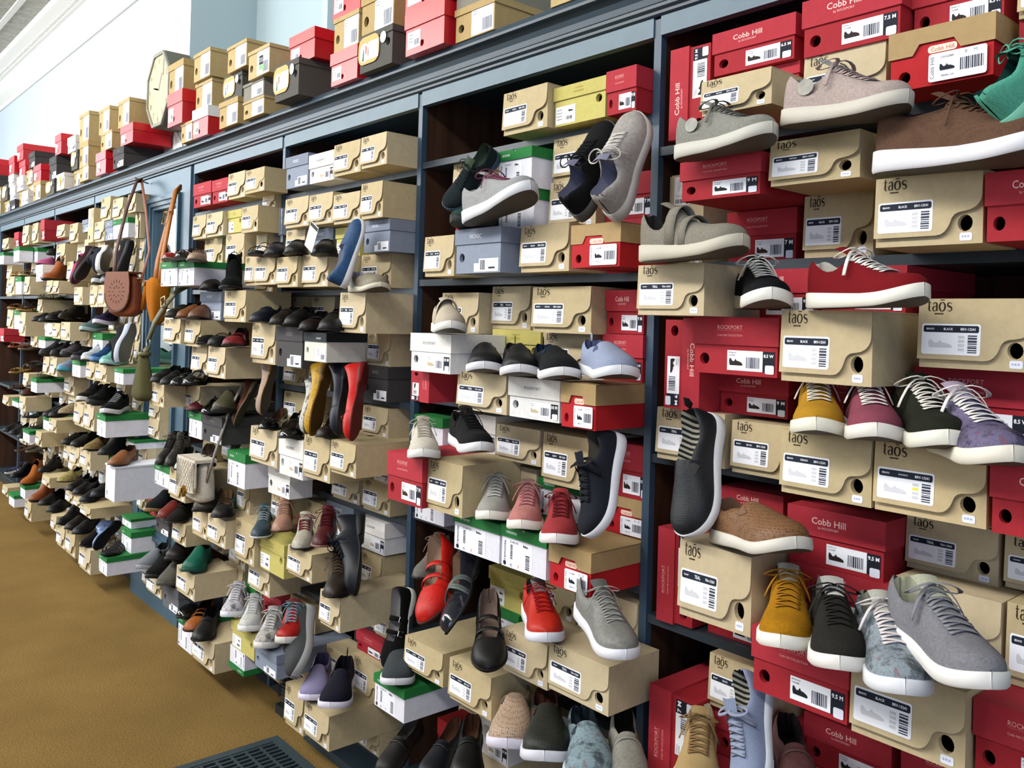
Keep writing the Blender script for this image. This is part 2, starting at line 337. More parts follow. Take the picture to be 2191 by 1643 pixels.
def variants():
    V = {}
    V['T'] = lambda v: kraft_parts([('BRAVO', 'BLACK', 'BRV-13241'), ('TRANSIT', 'TEAL', 'TRA-13263'), ('BRAVO', 'INDIGO', 'BRV-13241'), ('BRAVO', 'BLUE MULTI', 'BRV-13241')][v % 4], ['b5a583', 'b8a98a', 'b0a07c', 'b9a680'][v % 4], hl='e2d84a' if v == 3 else None)
    V['R'] = lambda v: lidded(RED, REDL, .48, .13, .74, RLINES, lab_rock(['8.5 W', '9 M', '7 M', '9.5 M'][v % 4], ['2a2020', '1a1a1c', '3a2418', '1a1c24'][v % 4]), 'e8a8a4')
    V['K'] = lambda v: lidded(RED, REDL, .48, .13, .74, [('Cobb Hill', .44, .20, .36, .012), ('by ROCKPORT', .44, .32, .22, 0)], lab_rock(['9.5 M', '9 M', '7.5 M', '6.5 M'][v % 4]), 'eec0bc')
    V['N'] = lambda v: lidded('a81a20', 'a0875e', .45, .15, .79, [], lab_cobb('CAG20BR', '8    M'), 'c8443c', notch=NOTCH, sidetext=('Find your thrill', 'b02a20'))
    V['W'] = lambda v: lidded('d2d2d2', 'd8d6d2', .47, .13, .68, [('ROCKPORT', .48, .24, .32, 0)], lab_rock('10 M', 'b8a888'), '5a5c62')
    V['B'] = lambda v: lidded('c6c6be', '1c2224', .30, .15, .62, [('propet', .68, .19, .2, 0)], lab_yel if False else lab_block(.55, .95, .50, .97), 'c8ccd0')
    V['M'] = lambda v: lidded('d4d4de', '1f6e34', .26, None, .7, [('remonte', .25, .13, .24, 0)], lab_rem, 'd8e4dc', notch=[(0, 0), (.46, 0), (.47, .05), (.53, .05), (.54, 0), (1, 0), (1, .26), (0, .26)])
    V['V'] = lambda v: lidded('7d8798', '747d8e', .34, .14, .64, [('VIONIC', .46, .17, .27, .01)], lab_vio, 'cfd4de')
    V['D'] = lambda v: lidded('3c3a3a', '343234', .34, .14, .64, [('VIONIC', .5, .17, .27, .01)], lab_vio, '78706e')
    V['Y'] = lambda v: lidded('b5ac62', 'b0a75e', .34, .87, .50, [('VINTAGE', .5, .11, .16, 0), ('GARDENER', .5, .20, .2, 0)], lab_yel, '9a8f3c')
    V['G'] = lambda v: lidded(['ab9669', 'b09c72', 'a58e60', 'ab9669'][v % 4], ['ab9669', 'b09c72', 'a58e60', 'ab9669'][v % 4], .12 if v != 2 else .2, .15, .62, [('o', .17, .06, .035, 0)] if v != 2 else [], lab_block(.42, .97, .10, .97, size_tag if v == 1 else None), '7a6238', hole_r=.0145)
    V['X'] = lambda v: lidded('b01824', 'c01a22' if v != 1 else 'e0e0e4', .36, .44, .80, [], lab_block(.06, .40, .45, .85), 'e8c0c0', kind='gloss', hole_r=.009)
    def H(v):
        P = lidded('4a4844', '4a4844', .16, .86, .40, [], None, 'ffffff'); lb = MB(); y = -.003
        lb.poly(rrect(fx(-.03), fx(.62), fz(.80), fz(.05), .03, 6), mat('c2a468', 'card'), y, .002); lb.poly(rrect(fx(.02), fx(.30), fz(.74), fz(.22), .025, 6), W_, y-.0003)
        lb.poly([(fx(.10), fz(.70)), (fx(.16), fz(.70)), (fx(.155), fz(.42)), (fx(.135), fz(.35))], mat('4a6a3c', 'plain'), y-.0006); lb.poly([(fx(.2), fz(.55)), (fx(.24), fz(.5)), (fx(.24), fz(.32)), (fx(.2), fz(.28))], mat('c05a34', 'plain'), y-.0006)
        lb.poly([(fx(.28), fz(.70)), (fx(.60), fz(.70)), (fx(.60), fz(.22)), (fx(.28), fz(.22))], W_, y-.0003)
        P.append(('label', lb)); rs = MB(); rs.poly([(fx(.74)+.017*math.cos(-i*.5236), fz(.25)+.017*math.sin(-i*.5236)) for i in range(12)], mat('e8ecf4', 'plain'), -.0035)
        P.append(('round_sticker', rs)); return P
    V['H'] = H
    return V
VAR = variants(); BOXC = {}
def box_parts(k, v, fl):
    key = (k, v, fl)
    if key not in BOXC:
        P = VAR[k](v)
        if fl == 'brown': P = [(n, mb) for n, mb in lidded('2c1d17', '2c1d17', .3, None, .7, [], None, 'ffffff')]
        if fl == 'white': P = [(n, mb) for n, mb in lidded('d0d2dc', 'd0d2dc', .04, None, .7, [], lab_block(.05, .3, .55, .95), 'ffffff')]
        if fl == 'yellow': P = lidded('d8d4cc', 'd8d4cc', .2, .12, .5, [], None, 'ffffff'); lb = MB(); lb.poly([(fx(.35), fz(.2)), (fx(.62), fz(.2)), (fx(.56), fz(.97))], mat('dfae1a', 'plain'), -.003); lb.poly([(fx(.6), fz(.2)), (fx(.9), fz(.25)), (fx(.8), fz(.8))], W_, -.003); P.append(('label', lb))
        if fl == 'warm': P = lidded('7a776c', '7a776c', .15, None, .5, [], lab_block(.4, .95, .15, .9), 'ffffff')
        if fl == 'dark': P = lidded('5a5c62', '505258', .34, .14, .6, [], lab_vio, 'ffffff')
        if fl == 'red': P = lidded('8c1a1a', '9c1c1c', .5, None, .6, [('VIONIC', .46, .25, .27, .01)], None, 'c85850')
        BOXC[key] = [(n, mb.mesh(n)) for n, mb in P]
    return BOXC[key]
def place_box(k, v, fl, x0, x1, p, z0, z1, L, yaw, label):
    side = k.endswith('s'); k = k[0]
    o = root('shoebox', label, 'box', 'shoeboxes on the blue wall shelving'); w_, h_ = x1-x0, z1-z0
    kids = {}
    for n, me in box_parts(k, v, fl): (kids.__setitem__(n, link(n, me, kids.get({'brand_lettering': 'lid' if 'lid' in kids else 'flap_lid', 'price_sticker': 'body', 'round_sticker': 'label', 'brand_patch': 'body'}.get(n), o))))
    xm = (x0+x1)/2
    if not side:
        o.scale = (w_/(BW+.005), L/(BD+.005), h_/(BH+.0015)); o.location = (xm, -p+.0035*o.scale[1], z0+.0001); o.rotation_euler = (0, 0, math.radians(yaw))
        if fl == 'flip': o.rotation_euler = (0, math.pi, 0); o.location.z = z1
    else:                                     # box standing on its long side
        o.scale = (h_/(BW+.005), L/(BD+.005), w_/(BH+.0015)); o.rotation_euler = (0, math.radians(-90 if v % 2 == 0 else 90), 0)
        o.location = ((x1 if v % 2 == 0 else x0), -p+.0035*o.scale[1], (z0+z1)/2)
    return o

# ------------------------------------------------------------------ shoes
def cr(xs, ys, x):
    xs = np.array(xs, float); ys = np.array(ys, float); d = np.gradient(ys, xs); x = np.clip(x, xs[0], xs[-1])
    i = np.clip(np.searchsorted(xs, x)-1, 0, len(xs)-2); h = xs[i+1]-xs[i]; t = (x-xs[i])/h
    return float(ys[i]*(2*t**3-3*t**2+1)+h*d[i]*(t**3-2*t**2+t)+ys[i+1]*(-2*t**3+3*t**2)+h*d[i+1]*(t**3-t**2))
FU = [0, .006, .02, .05, .12, .25, .42, .56, .70, .82, .91, .965, .988, .996, 1]
FW = {'round': [.0005, .0085, .0150, .0235, .0315, .0335, .0345, .040, .0465, .0455, .0362, .0235, .0140, .0080, .0005],
      'point': [.0005, .0078, .0138, .021, .028, .0295, .0300, .0355, .0415, .0390, .0290, .0180, .0102, .0058, .0005],
      'wide': [.0005, .0092, .0162, .0255, .034, .0355, .037, .043, .0505, .0505, .0425, .0290, .0175, .0100, .0005]}
ST = {  # throat, heights along the ridge, collar (u,h), opening half width, sole thickness heel/fore, heel rise, outline
 'SN': dict(ut=.40, H=[(.40, .078), (.5, .066), (.6, .054), (.7, .043), (.8, .035), (.88, .030), (.95, .021), (1, .004)], C=[(0, .060), (.06, .066), (.14, .056), (.24, .043), (.33, .048)], ow=.020, th=(.031, .024), rise=0, fw='round', laces=6, tongue=1),
 'SR': dict(ut=.46, H=[(.46, .074), (.55, .062), (.65, .052), (.75, .045), (.84, .038), (.92, .030), (.97, .018), (1, .004)], C=[(0, .064), (.06, .070), (.14, .062), (.26, .050), (.36, .054)], ow=.021, th=(.034, .024), rise=0, fw='round', laces=3, tongue=1),
 'SO': dict(ut=.46, H=[(.46, .064), (.55, .060), (.65, .053), (.75, .046), (.84, .039), (.92, .029), (.97, .018), (1, .004)], C=[(0, .056), (.06, .060), (.14, .050), (.26, .040), (.38, .050)], ow=.024, th=(.028, .021), rise=0, fw='wide', laces=0, tongue=0, gore=1),
 'SV': dict(ut=.42, H=[(.42, .072), (.52, .064), (.65, .053), (.75, .046), (.84, .039), (.92, .029), (.97, .018), (1, .004)], C=[(0, .056), (.06, .060), (.14, .050), (.26, .040), (.36, .05)], ow=.022, th=(.030, .022), rise=0, fw='round', laces=0, tongue=1, straps=[(.46, .05)]),
 'SJ': dict(ut=.34, H=[(.34, .082), (.42, .070), (.5, .056), (.6, .050), (.7, .044), (.8, .040), (.9, .032), (.96, .02), (1, .004)], C=[(0, .066), (.05, .072), (.12, .050), (.22, .034), (.30, .044)], ow=.022, th=(.036, .024), rise=0, fw='wide', laces=0, tongue=1, straps=[(.40, .03), (.54, .022)]),
 'FL': dict(ut=.74, H=[(.74, .034), (.80, .034), (.87, .031), (.93, .025), (.97, .016), (1, .003)], C=[(0, .050), (.06, .052), (.16, .040), (.34, .030), (.55, .029), (.68, .031)], ow=.0175, th=(.008, .006), rise=.010, fw='point', laces=0, tongue=0, bow=1),
 'PF': dict(ut=.55, H=[(.55, .052), (.65, .048), (.75, .044), (.84, .039), (.92, .030), (.97, .018), (1, .004)], C=[(0, .052), (.06, .054), (.16, .044), (.34, .034), (.48, .042)], ow=.026, th=(.024, .016), rise=0, fw='round', laces=0, tongue=0),
 'LO': dict(ut=.50, H=[(.50, .062), (.58, .058), (.68, .050), (.78, .043), (.86, .037), (.93, .028), (.97, .018), (1, .004)], C=[(0, .054), (.06, .057), (.16, .046), (.30, .038), (.42, .047)], ow=.023, th=(.008, .007), rise=.016, fw='round', laces=0, tongue=0, saddle=1),
 'MJ': dict(ut=.66, H=[(.66, .040), (.74, .040), (.82, .037), (.9, .031), (.96, .02), (1, .004)], C=[(0, .054), (.06, .056), (.16, .044), (.34, .034), (.5, .032), (.6, .036)], ow=.021, th=(.010, .009), rise=.016, fw='round', laces=0, tongue=0, straps=[(.40, .017), (.56, .014)]),
 'MX': dict(ut=.70, H=[(.70, .036), (.78, .036), (.86, .032), (.93, .026), (.97, .016), (1, .003)], C=[(0, .052), (.06, .054), (.16, .044), (.34, .034), (.5, .032), (.64, .034)], ow=.021, th=(.009, .008), rise=.012, fw='point', laces=0, tongue=0, cross=1),
 'OX': dict(ut=.36, H=[(.36, .080), (.46, .068), (.56, .056), (.66, .046), (.76, .041), (.86, .036), (.93, .028), (.97, .018), (1, .004)], C=[(0, .060), (.06, .063), (.16, .052), (.26, .046), (.31, .058)], ow=.017, th=(.008, .007), rise=.018, fw='point', laces=5, tongue=1),
 'CL': dict(ut=.46, H=[(.46, .076), (.55, .070), (.65, .061), (.75, .052), (.84, .045), (.92, .034), (.97, .02), (1, .004)], C=[(0, .030), (.06, .032), (.16, .030), (.28, .032), (.38, .052)], ow=.030, th=(.020, .018), rise=.022, fw='wide', laces=0, tongue=0),
 'BO': dict(ut=.42, H=[(.42, .125), (.50, .088), (.58, .066), (.68, .052), (.78, .044), (.86, .038), (.93, .029), (.97, .018), (1, .004)], C=[(0, .135), (.06, .140), (.16, .138), (.28, .136), (.38, .135)], ow=.026, th=(.012, .012), rise=.022, fw='round', laces=0, tongue=0, straps=[(.30, .02)]),
 'SA': None}
def shoe_mesh(style, cu, cs, cl, ci, kind, det):
    d = ST[style] or dict(ut=.5, th=(.020, .014), rise=.008, fw='round')
    L = .27; fw = FW[d['fw']]; parts = []
    ci0 = ci; dim = lambda c, k: ''.join('%02x' % int(int(c[i:i+2], 16)*k*(.68 if max(int(c[j:j+2], 16) for j in (0, 2, 4)) < 0x44 else 1)) for i in (0, 2, 4))
    cu, cs, cl, ci = dim(cu, .86), dim(cs, .90), dim(cl, .90), dim(ci, .80)
    mu, ms, ml, mi = mat(cu, kind), mat(cs, 'rubber'), mat(cl, 'canvas'), mat(ci, 'stripe' if ci0 in ('4a4c4a', '4c4e44') else 'canvas')
    hw = lambda u: cr(FU, fw, u)
    cy = lambda u: .006*math.sin(max(0, u-.3)*4.2)-.001
    th = lambda u: d['th'][0]+(d['th'][1]-d['th'][0])*min(1, max(0, (u-.1)/.5))
    rz = lambda u: d['rise']*(.5+.5*math.cos(math.pi*min(1, max(0, (u-.12)/.5))))
    spr = lambda u: (.016 if d['th'][1] > .015 else .008)*max(0, (u-.70)/.30)**2
    base = lambda u: th(u)+rz(u)+spr(u)
    n = 30 if det else 16
    us = sorted(set([.5-.5*math.cos(math.pi*i/n) for i in range(n+1)]+[.0015, .9985]+([d['ut']-.004, d['ut']+.004])))
    # sole
    sb = MB(); ring = []; heel = d['rise'] > 0
    for u in us:
        w_ = hw(u)*1.07; x = (u-.5)*L*1.022+.5*L; z1 = base(u)
        z0 = spr(u)
        if heel and .30 < u < .62: z0 = max(0, rz(u)+d['th'][1]-.007)*min(1, (u-.30)/.03)*(1 if u < .5 else (0.62-u)/.12)
        r = min(.004, w_*.5, (z1-z0)*.4); c = cy(u)
        ring.append([(x, c-w_+r, z0), (x, c-w_, z0+r), (x, c-w_*.985, z1-r*.3), (x, c-w_+r*1.2, z1), (x, c+w_-r*1.2, z1), (x, c+w_*.985, z1-r*.3), (x, c+w_, z0+r), (x, c+w_-r, z0)])
    vs = [p for q in ring for p in q]; k = 8; fs = [(i*k+j, (i+1)*k+j, (i+1)*k+(j+1) % k, i*k+(j+1) % k) for i in range(len(ring)-1) for j in range(k)]
    fs += [tuple(range(k-1, -1, -1)), tuple(range((len(ring)-1)*k, len(ring)*k))]
    bt = [f for i, f in enumerate(fs[:-2]) if i % k == 7 or (det and i % k in (0, 6) and False)]; sb.add(vs, [f[::-1] for f in fs if f not in bt], ms); sb.add(vs, [f[::-1] for f in bt], mat('4e483e' if int(cs[:2], 16) > 110 else cs, 'rubber')); parts.append(('sole', sb, True))
    if style == 'SA':
        fb = MB(); vs = []; 
        for u in us: w_ = hw(u)*.92; vs += [(u*L, cy(u)-w_, base(u)+.0008), (u*L, cy(u), base(u)-.001), (u*L, cy(u)+w_, base(u)+.0008)]
        fb.add(vs, [(i*3+j, i*3+j+1, i*3+j+4, i*3+j+3) for i in range(len(us)-1) for j in range(2)], mi); parts.append(('insole', fb, True))
        for u0, wd, hh in ((.20, .010, .05), (.62, .016, .038), (.76, .014, .034)):
            sbm = MB(); P = []
            for i in range(9):
                g = math.pi*i/8; P.append((u0*L+.01*math.sin(g), cy(u0)-(hw(u0)+.001)*math.cos(g), base(u0)-.004+hh*math.sin(g)**.8))
            sbm.ring(P, .0016, mu, wd*.5, 6, up=(1, 0, 0)); sbm.v = sbm.v; parts.append(('strap', sbm, True))
        return parts
    ut = d['ut']; HU = [a for a, _ in d['H']]; HH = [b_ for _, b_ in d['H']]
    topz = lambda u: cr(HU, HH, u)
    ow_t = d['ow']; wt = hw(ut)-.002; phi_t = math.acos(min(.98, (ow_t/wt)**(2.3/2)))
    zt_c = topz(ut)*math.sin(phi_t)**(2/2.3)
    CU = [a for a, _ in d['C']]+[ut]; CH = [b_ for _, b_ in d['C']]+[zt_c]
    half = 10 if det else 6; cols = 2*half+1; grid = []
    for u in us:
        w_ = max(.0006, hw(u)-.0012); x = u*L; b0 = base(u)-.002; row = []
        for j in range(cols):
            t = (j-half)/half; sgn = -1 if t < 0 else 1; a = abs(t)
            if u > ut:
                ow = min(ow_t+(0 if style != 'CL' else -.008), w_*.75); ph0 = math.acos(min(.99, (ow/w_)**1.15)); zz = topz(u)
                ph = (1-a)/.5*ph0 if a > .5 else ph0+(1-a/.5)*(math.pi/2-ph0)
                y = w_*max(0, math.cos(ph))**(2/2.3); z = zz*math.sin(ph)**(2/2.3); xx = x
            else:
                hc = cr(CU, CH, u); owu = min(w_*.86, w_-.005 if w_ > .01 else w_*.5); bl = max(0, min(1, (ut-u)/(.16 if style not in ('FL', 'MJ', 'MX') else .22))); bl = bl*bl*(3-2*bl)
                ow = ow_t+(owu-ow_t)*bl if w_ > ow_t*1.1 else owu; ow = min(ow, owu)
                if style == 'BO': ow = min(ow, .026)
                if a > .5:
                    s = (1-a)/.5; y = w_+(ow-w_)*s**1.6+.0016*math.sin(math.pi*s); z = hc*s**.92; xx = x+(.006*s if u < .02 else 0)
                elif a > .36: y = max(0, ow-.0035); z = hc-.001; xx = x+(.008 if u < .03 else 0)
                else:
                    q = a/.36; y = max(0, (ow-.005))*min(1, q*1.25); z = .007+(hc-.012)*max(0, (q-.75)/.25)**1.5 if hc > .02 else .006; xx = x+(.009 if u < .03 else 0)
            row.append((xx, cy(u)+sgn*y, b0+z))
        grid.append(row)
    up_, li = MB(), MB(); vs = [p for r in grid for p in r]; fu, fl_ = [], []
    for i in range(len(us)-1):
        um = (us[i]+us[i+1])/2
        for j in range(cols-1):
            tm = abs((j+.5-half)/half); q = (i*cols+j, i*cols+j+1, (i+1)*cols+j+1, (i+1)*cols+j)
            (fl_ if (um < ut+.002 and tm < .42) else fu).append(q)
    up_.add(vs, [q[::-1] for q in fu], mu); li.add(vs, [q[::-1] for q in fl_], mi)
    if det: parts += [('upper', up_, True), ('lining', li, True)]
    else: up_.add(vs, [q[::-1] for q in fl_], mi); parts.append(('upper', up_, True))
    surf = lambda u, y: (u*L, cy(u)+y, base(u)-.002+topz(u)*max(0, 1-(abs(y)/max(.001, hw(u)-.001))**2.3)**(1/2.3))
    if d.get('tongue'):
        tg = MB(); P = []; zt = topz(ut)
        for i in range(6):
            q = i/5; u = ut+.06-q*.15; zz = base(ut)-.004+zt*(1-.0)+(-.006+.022*q); 
            for j in range(5): y = (j/4-.5)*2*(.016+.004*q); P.append((u*L+.004*(1-abs(y)/.02), cy(u)+y, zz-abs(y)**2*12))
        tg.add(P, [(i*5+j, i*5+j+1, (i+1)*5+j+1, (i+1)*5+j) for i in range(5) for j in range(4)], mu if style != 'SN' or kind == 'canvas' else mi); parts.append(('tongue', tg, True))
    if d.get('laces'):
        lc = MB(); nl = d['laces']; u0 = ut+.02; du = (.32 if style == 'SN' else .24)/nl; r = .0052 if style == 'SN' and kind not in ('leather', 'knit') else .0026
        seg = 6 if det else 3
        for i in range(nl):
            a = u0+du*i
            for s2 in ((-1, 1) if det else (1,)):
                P = []
                for j in range(seg+1):
                    y = s2*(-.021+.042*j/seg); u = a+du*.55*j/seg; p = surf(min(u, .93), y); P.append((p[0], p[1], p[2]+.0018+.0012*(1 if s2 > 0 else 0)))
                lc.ring(P, r, ml, .0011, 6)
        p0 = Vector(surf(ut+.02, 0))+Vector((0, 0, .005))
        if det:
            for sy in (-1, 1):
                P = [p0+Vector((.006*math.sin(g)*2-.004, sy*(.021-.021*math.cos(g)), .010*math.sin(g/2)-.010*(1-math.cos(g))+.008*math.sin(g))) for g in [2*math.pi*i/12 for i in range(12)]]
                lc.ring(P, r*.8, ml, .0011, 6, closed=True)
                P = [p0+Vector((.012*t, sy*(.006+.030*t), .004-.034*t*t-.002)) for t in (0, .25, .5, .75, 1, 1.2)]
                lc.ring(P, r*.7, ml, .0011, 6)
        parts.append(('laces', lc, True))
    for u0, wd in d.get('straps', []):
        sp_ = MB(); P = []; hh = cr(CU, CH, u0) if u0 < ut else topz(u0); w_ = hw(u0)
        for i in range(11):
            g = math.pi*i/10; yy = -w_*1.0*math.cos(g); P.append((u0*L, cy(u0)+yy, base(u0)+(hh+.013)*math.sin(g)**.62-.004))
        sp_.ring(P, .0016, mu, wd*L*.0+wd*.55, 6, up=(1, 0, 0)); parts.append(('strap', sp_, True))
        if det and style in ('MJ', 'BO'):
            bk = MB(); x0 = u0*L; zb = base(u0)+(hh)*.75; yb = cy(u0)+w_*.93
            bk.ring([(x0-.008, yb, zb-.006), (x0+.008, yb, zb-.006), (x0+.008, yb-.006, zb+.008), (x0-.008, yb-.006, zb+.008)], .0012, mat('b8b8b8', 'metal'), closed=True); parts.append(('buckle', bk, False))
    if d.get('cross'):
        for s2 in (-1, 1):
            for o2 in (0, .035):
                sp_ = MB(); P = []
                for i in range(11):
                    g = math.pi*i/10; u = .50+o2+s2*.10*math.cos(g); w_ = hw(u); P.append((u*L, cy(u)-w_*math.cos(g), base(u)+.048*math.sin(g)**.7-.004))
                sp_.ring(P, .0014, mat(cl, 'leather'), .006, 6, up=(1, 0, 0)); parts.append(('strap', sp_, True))
    if d.get('bow') and det:
        bw = MB(); p0 = Vector(surf(ut+.012, 0))+Vector((0, 0, .003))
        for sy in (-1, 1): bw.ring([p0+Vector((.003*math.sin(g), sy*(.009-.009*math.cos(g)), .004*math.sin(g))) for g in [2*math.pi*i/8 for i in range(8)]], .0014, mu, .0014, 5, closed=True)
        parts.append(('bow', bw, True))
    if d.get('saddle') and det:
        sd = MB(); P = []; u0 = ut+.07
        for i in range(11): y = (i/10-.5)*2*(hw(u0)-.004); p = surf(u0, y); P.append((p[0], p[1], p[2]+.0006))
        sd.ring(P, .0012, mu, .010, 6, up=(1, 0, 0)); parts.append(('saddle_strap', sd, True))
    if d.get('gore') and det:
        for sy in (-1, 1):
            g_ = MB()
            q = [surf(ut+.03, sy*.022), surf(ut+.12, sy*.029), surf(ut+.03, sy*.033), surf(ut+.015, sy*.028)]
            g_.add([(a, b_+sy*.0012, c+.0012) for a, b_, c in q], [(0, 1, 2, 3), (3, 2, 1, 0)], mat(ci, 'canvas')); parts.append(('gore', g_, False))
        pt = MB(); pt.ring([(.002, 0, base(0)+.05), (-.004, 0, base(0)+.062), (-.003, 0, base(0)+.074), (.003, 0, base(0)+.068), (.005, 0, base(0)+.05)], .006, mu, .0012, 6, up=(0, 1, 0)); parts.append(('pull_tab', pt, True))
    return parts
SHC = {}
NAMES = dict(SN='sneaker', SR='sneaker', SO='slip_on_shoe', SV='strap_shoe', SJ='cutout_sneaker', FL='ballet_flat', PF='perforated_flat', LO='loafer', MJ='strap_shoe', MX='strap_shoe', OX='oxford_shoe', CL='clog', BO='ankle_boot', SA='sandal')
def place_shoe(style, heel, toe, up, ln, cols, kind, det, label, group):
    key = (style, cols, kind, det)
    if key not in SHC: SHC[key] = [(n, mb.mesh(n, sm)) for n, mb, sm in shoe_mesh(style, *cols.split(), kind, det)]
    o = root(NAMES[style], label, 'shoe', group)
    last = {}
    for n, me in SHC[key]: last[n] = link(n, me, {'buckle': last.get('strap'), 'pull_tab': last.get('upper'), 'gore': last.get('upper'), 'bow': last.get('upper')}.get(n) or o)
    if 'emblem' in label:
        em = MB(); em.add([(.285*.27+.020*math.cos(i*.5236), -.0365-.0035*math.sin(i*.5236)*0, .063+.015*math.sin(i*.5236)) for i in range(12)], [tuple(range(12))], mat('8f8d86', 'leather')); link('round_emblem', em.mesh('round_emblem'), o)
    if 'red tag' in label:
        em = MB(); em.box(.100, .118, -.008, .008, .098, .101, mat('b8381e', 'plain')); link('tongue_tag', em.mesh('tongue_tag'), o)
    X = (Vector(toe)-Vector(heel)).normalized(); up = Vector(up); Z = (up-X*up.dot(X)).normalized(); Y = Z.cross(X); s = ln/.27
    M = Matrix(((X.x*s, Y.x*s, Z.x*s, heel[0]), (X.y*s, Y.y*s, Z.y*s, heel[1]), (X.z*s, Y.z*s, Z.z*s, heel[2]), (0, 0, 0, 1)))
    o.matrix_world = M
    return o

def rest_boxes(rows, label):
    VS, FS, MI, mats, off = [], [], [], [], 0
    for k, v, fl, x0, x1, p, z0, z1, L_, yaw, lb in rows:
        side = k.endswith('s'); w_, h_ = x1-x0, z1-z0; k = k[0]
        if side: s = (h_/(BW+.005), L_/(BD+.005), w_/(BH+.0015)); M = Matrix.Translation((x1, -p+.0035*s[1], (z0+z1)/2)) @ Matrix.Rotation(-math.pi/2, 4, 'Y') @ Matrix.Diagonal((*s, 1))
        else: s = (w_/(BW+.005), L_/(BD+.005), h_/(BH+.0015)); M = Matrix.Translation(((x0+x1)/2, -p+.0035*s[1], z0)) @ Matrix.Diagonal((*s, 1))
        M = np.array(M)
        for n, me in box_parts(k, v, fl):
            if n == 'brand_lettering': continue
            co = np.empty(len(me.vertices)*3); me.vertices.foreach_get('co', co); co = co.reshape(-1, 3) @ M[:3, :3].T + M[:3, 3]
            idx = []
            for m in me.materials:
                if m not in mats: mats.append(m)
                idx.append(mats.index(m))
            VS.append(co); FS += [tuple(i+off for i in q.vertices) for q in me.polygons]; MI += [idx[q.material_index] for q in me.polygons]; off += len(co)
    me = bpy.data.meshes.new('shoebox_rest'); me.from_pydata(np.concatenate(VS).tolist(), [], FS)
    for m in mats: me.materials.append(m)
    me.polygons.foreach_set('material_index', MI); me.update()
    o = link('stacked_shoeboxes', me); o['kind'] = 'stuff'; o['label'] = label; o['category'] = 'boxes'
# ------------------------------------------------------------------ room
BLUE = mat('314558', 'paint'); BLUE2 = mat('253744', 'paint'); WALLB = mat('a9bcc4', 'wall'); WHITE = mat('bcc8d0', 'wall'); WHITE2 = mat('e6e8e6', 'wall'); BACK = mat('4c2c1b', 'wood')
mb = MB(); mb.box(-13.6, 3.0, -6.2, 1.0, -.1, 0, mat('7a6238', 'carpet')); struct('floor', mb)
mb = MB(); mb.box(-13.6, 3.0, -6.2, 1.0, 4.30, 4.4, mat('b4b2a6', 'tin')); struct('ceiling', mb)
mb = MB(); mb.box(-13.6, -4.9, .54, .64, 0, 4.3, WHITE); mb.box(-4.9, 3.0, .54, .64, 0, 4.3, WALLB); struct('wall_back', mb)
mb = MB(); mb.box(-5.62, -4.9, .15, .54, 2.43, 4.3, WHITE2, skip=('r',)); mb.add([(-4.9, .15, 2.43), (-4.9, .54, 2.43), (-4.9, .54, 4.3), (-4.9, .15, 4.3)], [(0, 1, 2, 3)], WALLB); struct('wall_column', mb)
mb = MB(); mb.box(-13.6, 3.0, -6.3, -6.2, 0, 4.3, mat('8a9496', 'wall')); struct('wall_front', mb)
mb = MB(); mb.box(2.9, 3.0, -6.2, 1.0, 0, 4.3, WALLB); struct('wall_right', mb)
mb = MB(); mb.box(-13.7, -13.6, -6.2, 1.0, 0, 4.3, WHITE); struct('wall_left', mb)
mb = MB()   # plaster cornice under the ceiling
prof = [(.54, 4.04), (.52, 4.04), (.50, 4.07), (.42, 4.12), (.36, 4.20), (.33, 4.205), (.33, 4.23), (.22, 4.26), (.20, 4.30), (.54, 4.30)]
for a, b_ in ((-13.6, 3.0),):
    n = len(prof); mb.add([(a, y, z) for y, z in prof]+[(b_, y, z) for y, z in prof], [(i, (i+1) % n, (i+1) % n+n, i+n) for i in range(n)], mat('dededa', 'wall'))
struct('trim_1', mb)
mb = MB()   # dentil beads of the cornice and a pressed border on the ceiling
for i in range(200):
    x = -13.0+i*.07; mb.box(x, x+.035, .30, .345, 4.215, 4.245, mat('dededa', 'wall'))
mb.box(-13.6, 3, -.28, -.20, 4.27, 4.30, mat('dededa', 'wall')); mb.box(-13.6, 3, -.02, .03, 4.28, 4.30, mat('dededa', 'wall')); struct('trim_2', mb)
mb = MB(); mb.box(-4.02+.0, -3.96, .50, .54, 2.43, 4.05, mat('b4c4ca', 'wall')); struct('trim_3', mb)
# ceiling lamps
for lx in (-9.6, -6.8, -4.0, -1.2, 1.4):
    o = root('ceiling_lamp', 'long white ceiling lamp above the aisle', 'lamp', 'ceiling lamps above the aisle', (lx, -3.2, 4.06))
    mb = MB(); mb.box(-1.1, 1.1, -.14, .14, 0, .24, mat('d8d8d8', 'plain')); link('housing', mb.mesh('housing'), o)
    mb = MB(); mb.box(-1.08, 1.08, -.12, .12, -.015, -.001, mat('fff8ee', 'lamp')); link('diffuser', mb.mesh('diffuser'), o)

# ------------------------------------------------------------------ the blue wall shelving
UPR = [-.36, -1.365, -2.368, -3.362, -4.369, -5.132, -6.103, -7.141, -8.144, -9.13, -10.12, -11.12, -12.1]
SHV = {'bay4': [0.115, 0.55, 0.895, 1.28, 1.735, 2.018], 'bay3': [0.115, 0.57, 0.955, 1.34, 1.717, 2.103], 'bay2': [0.115, 0.52, 0.92, 1.306, 1.69, 2.086], 'bay1': [0.115, 0.5, 0.93, 1.325, 1.703, 2.09], 'left': [0.115, 0.5, 0.91, 1.31, 1.69, 2.09]}
unit = root('wall_shelving', 'long blue painted wall shelving with moulded cornice, packed with shoeboxes', 'shelving', None, (-5, 0, 0))
def part(name, mb, smooth=False):
    o = link(name, mb.mesh(name, smooth), unit); o.location = (5, 0, 0); return o
mb = MB(); mb.box(-12.1, .8, .40, .42, .02, 2.42, BACK); part('back_panel', mb)
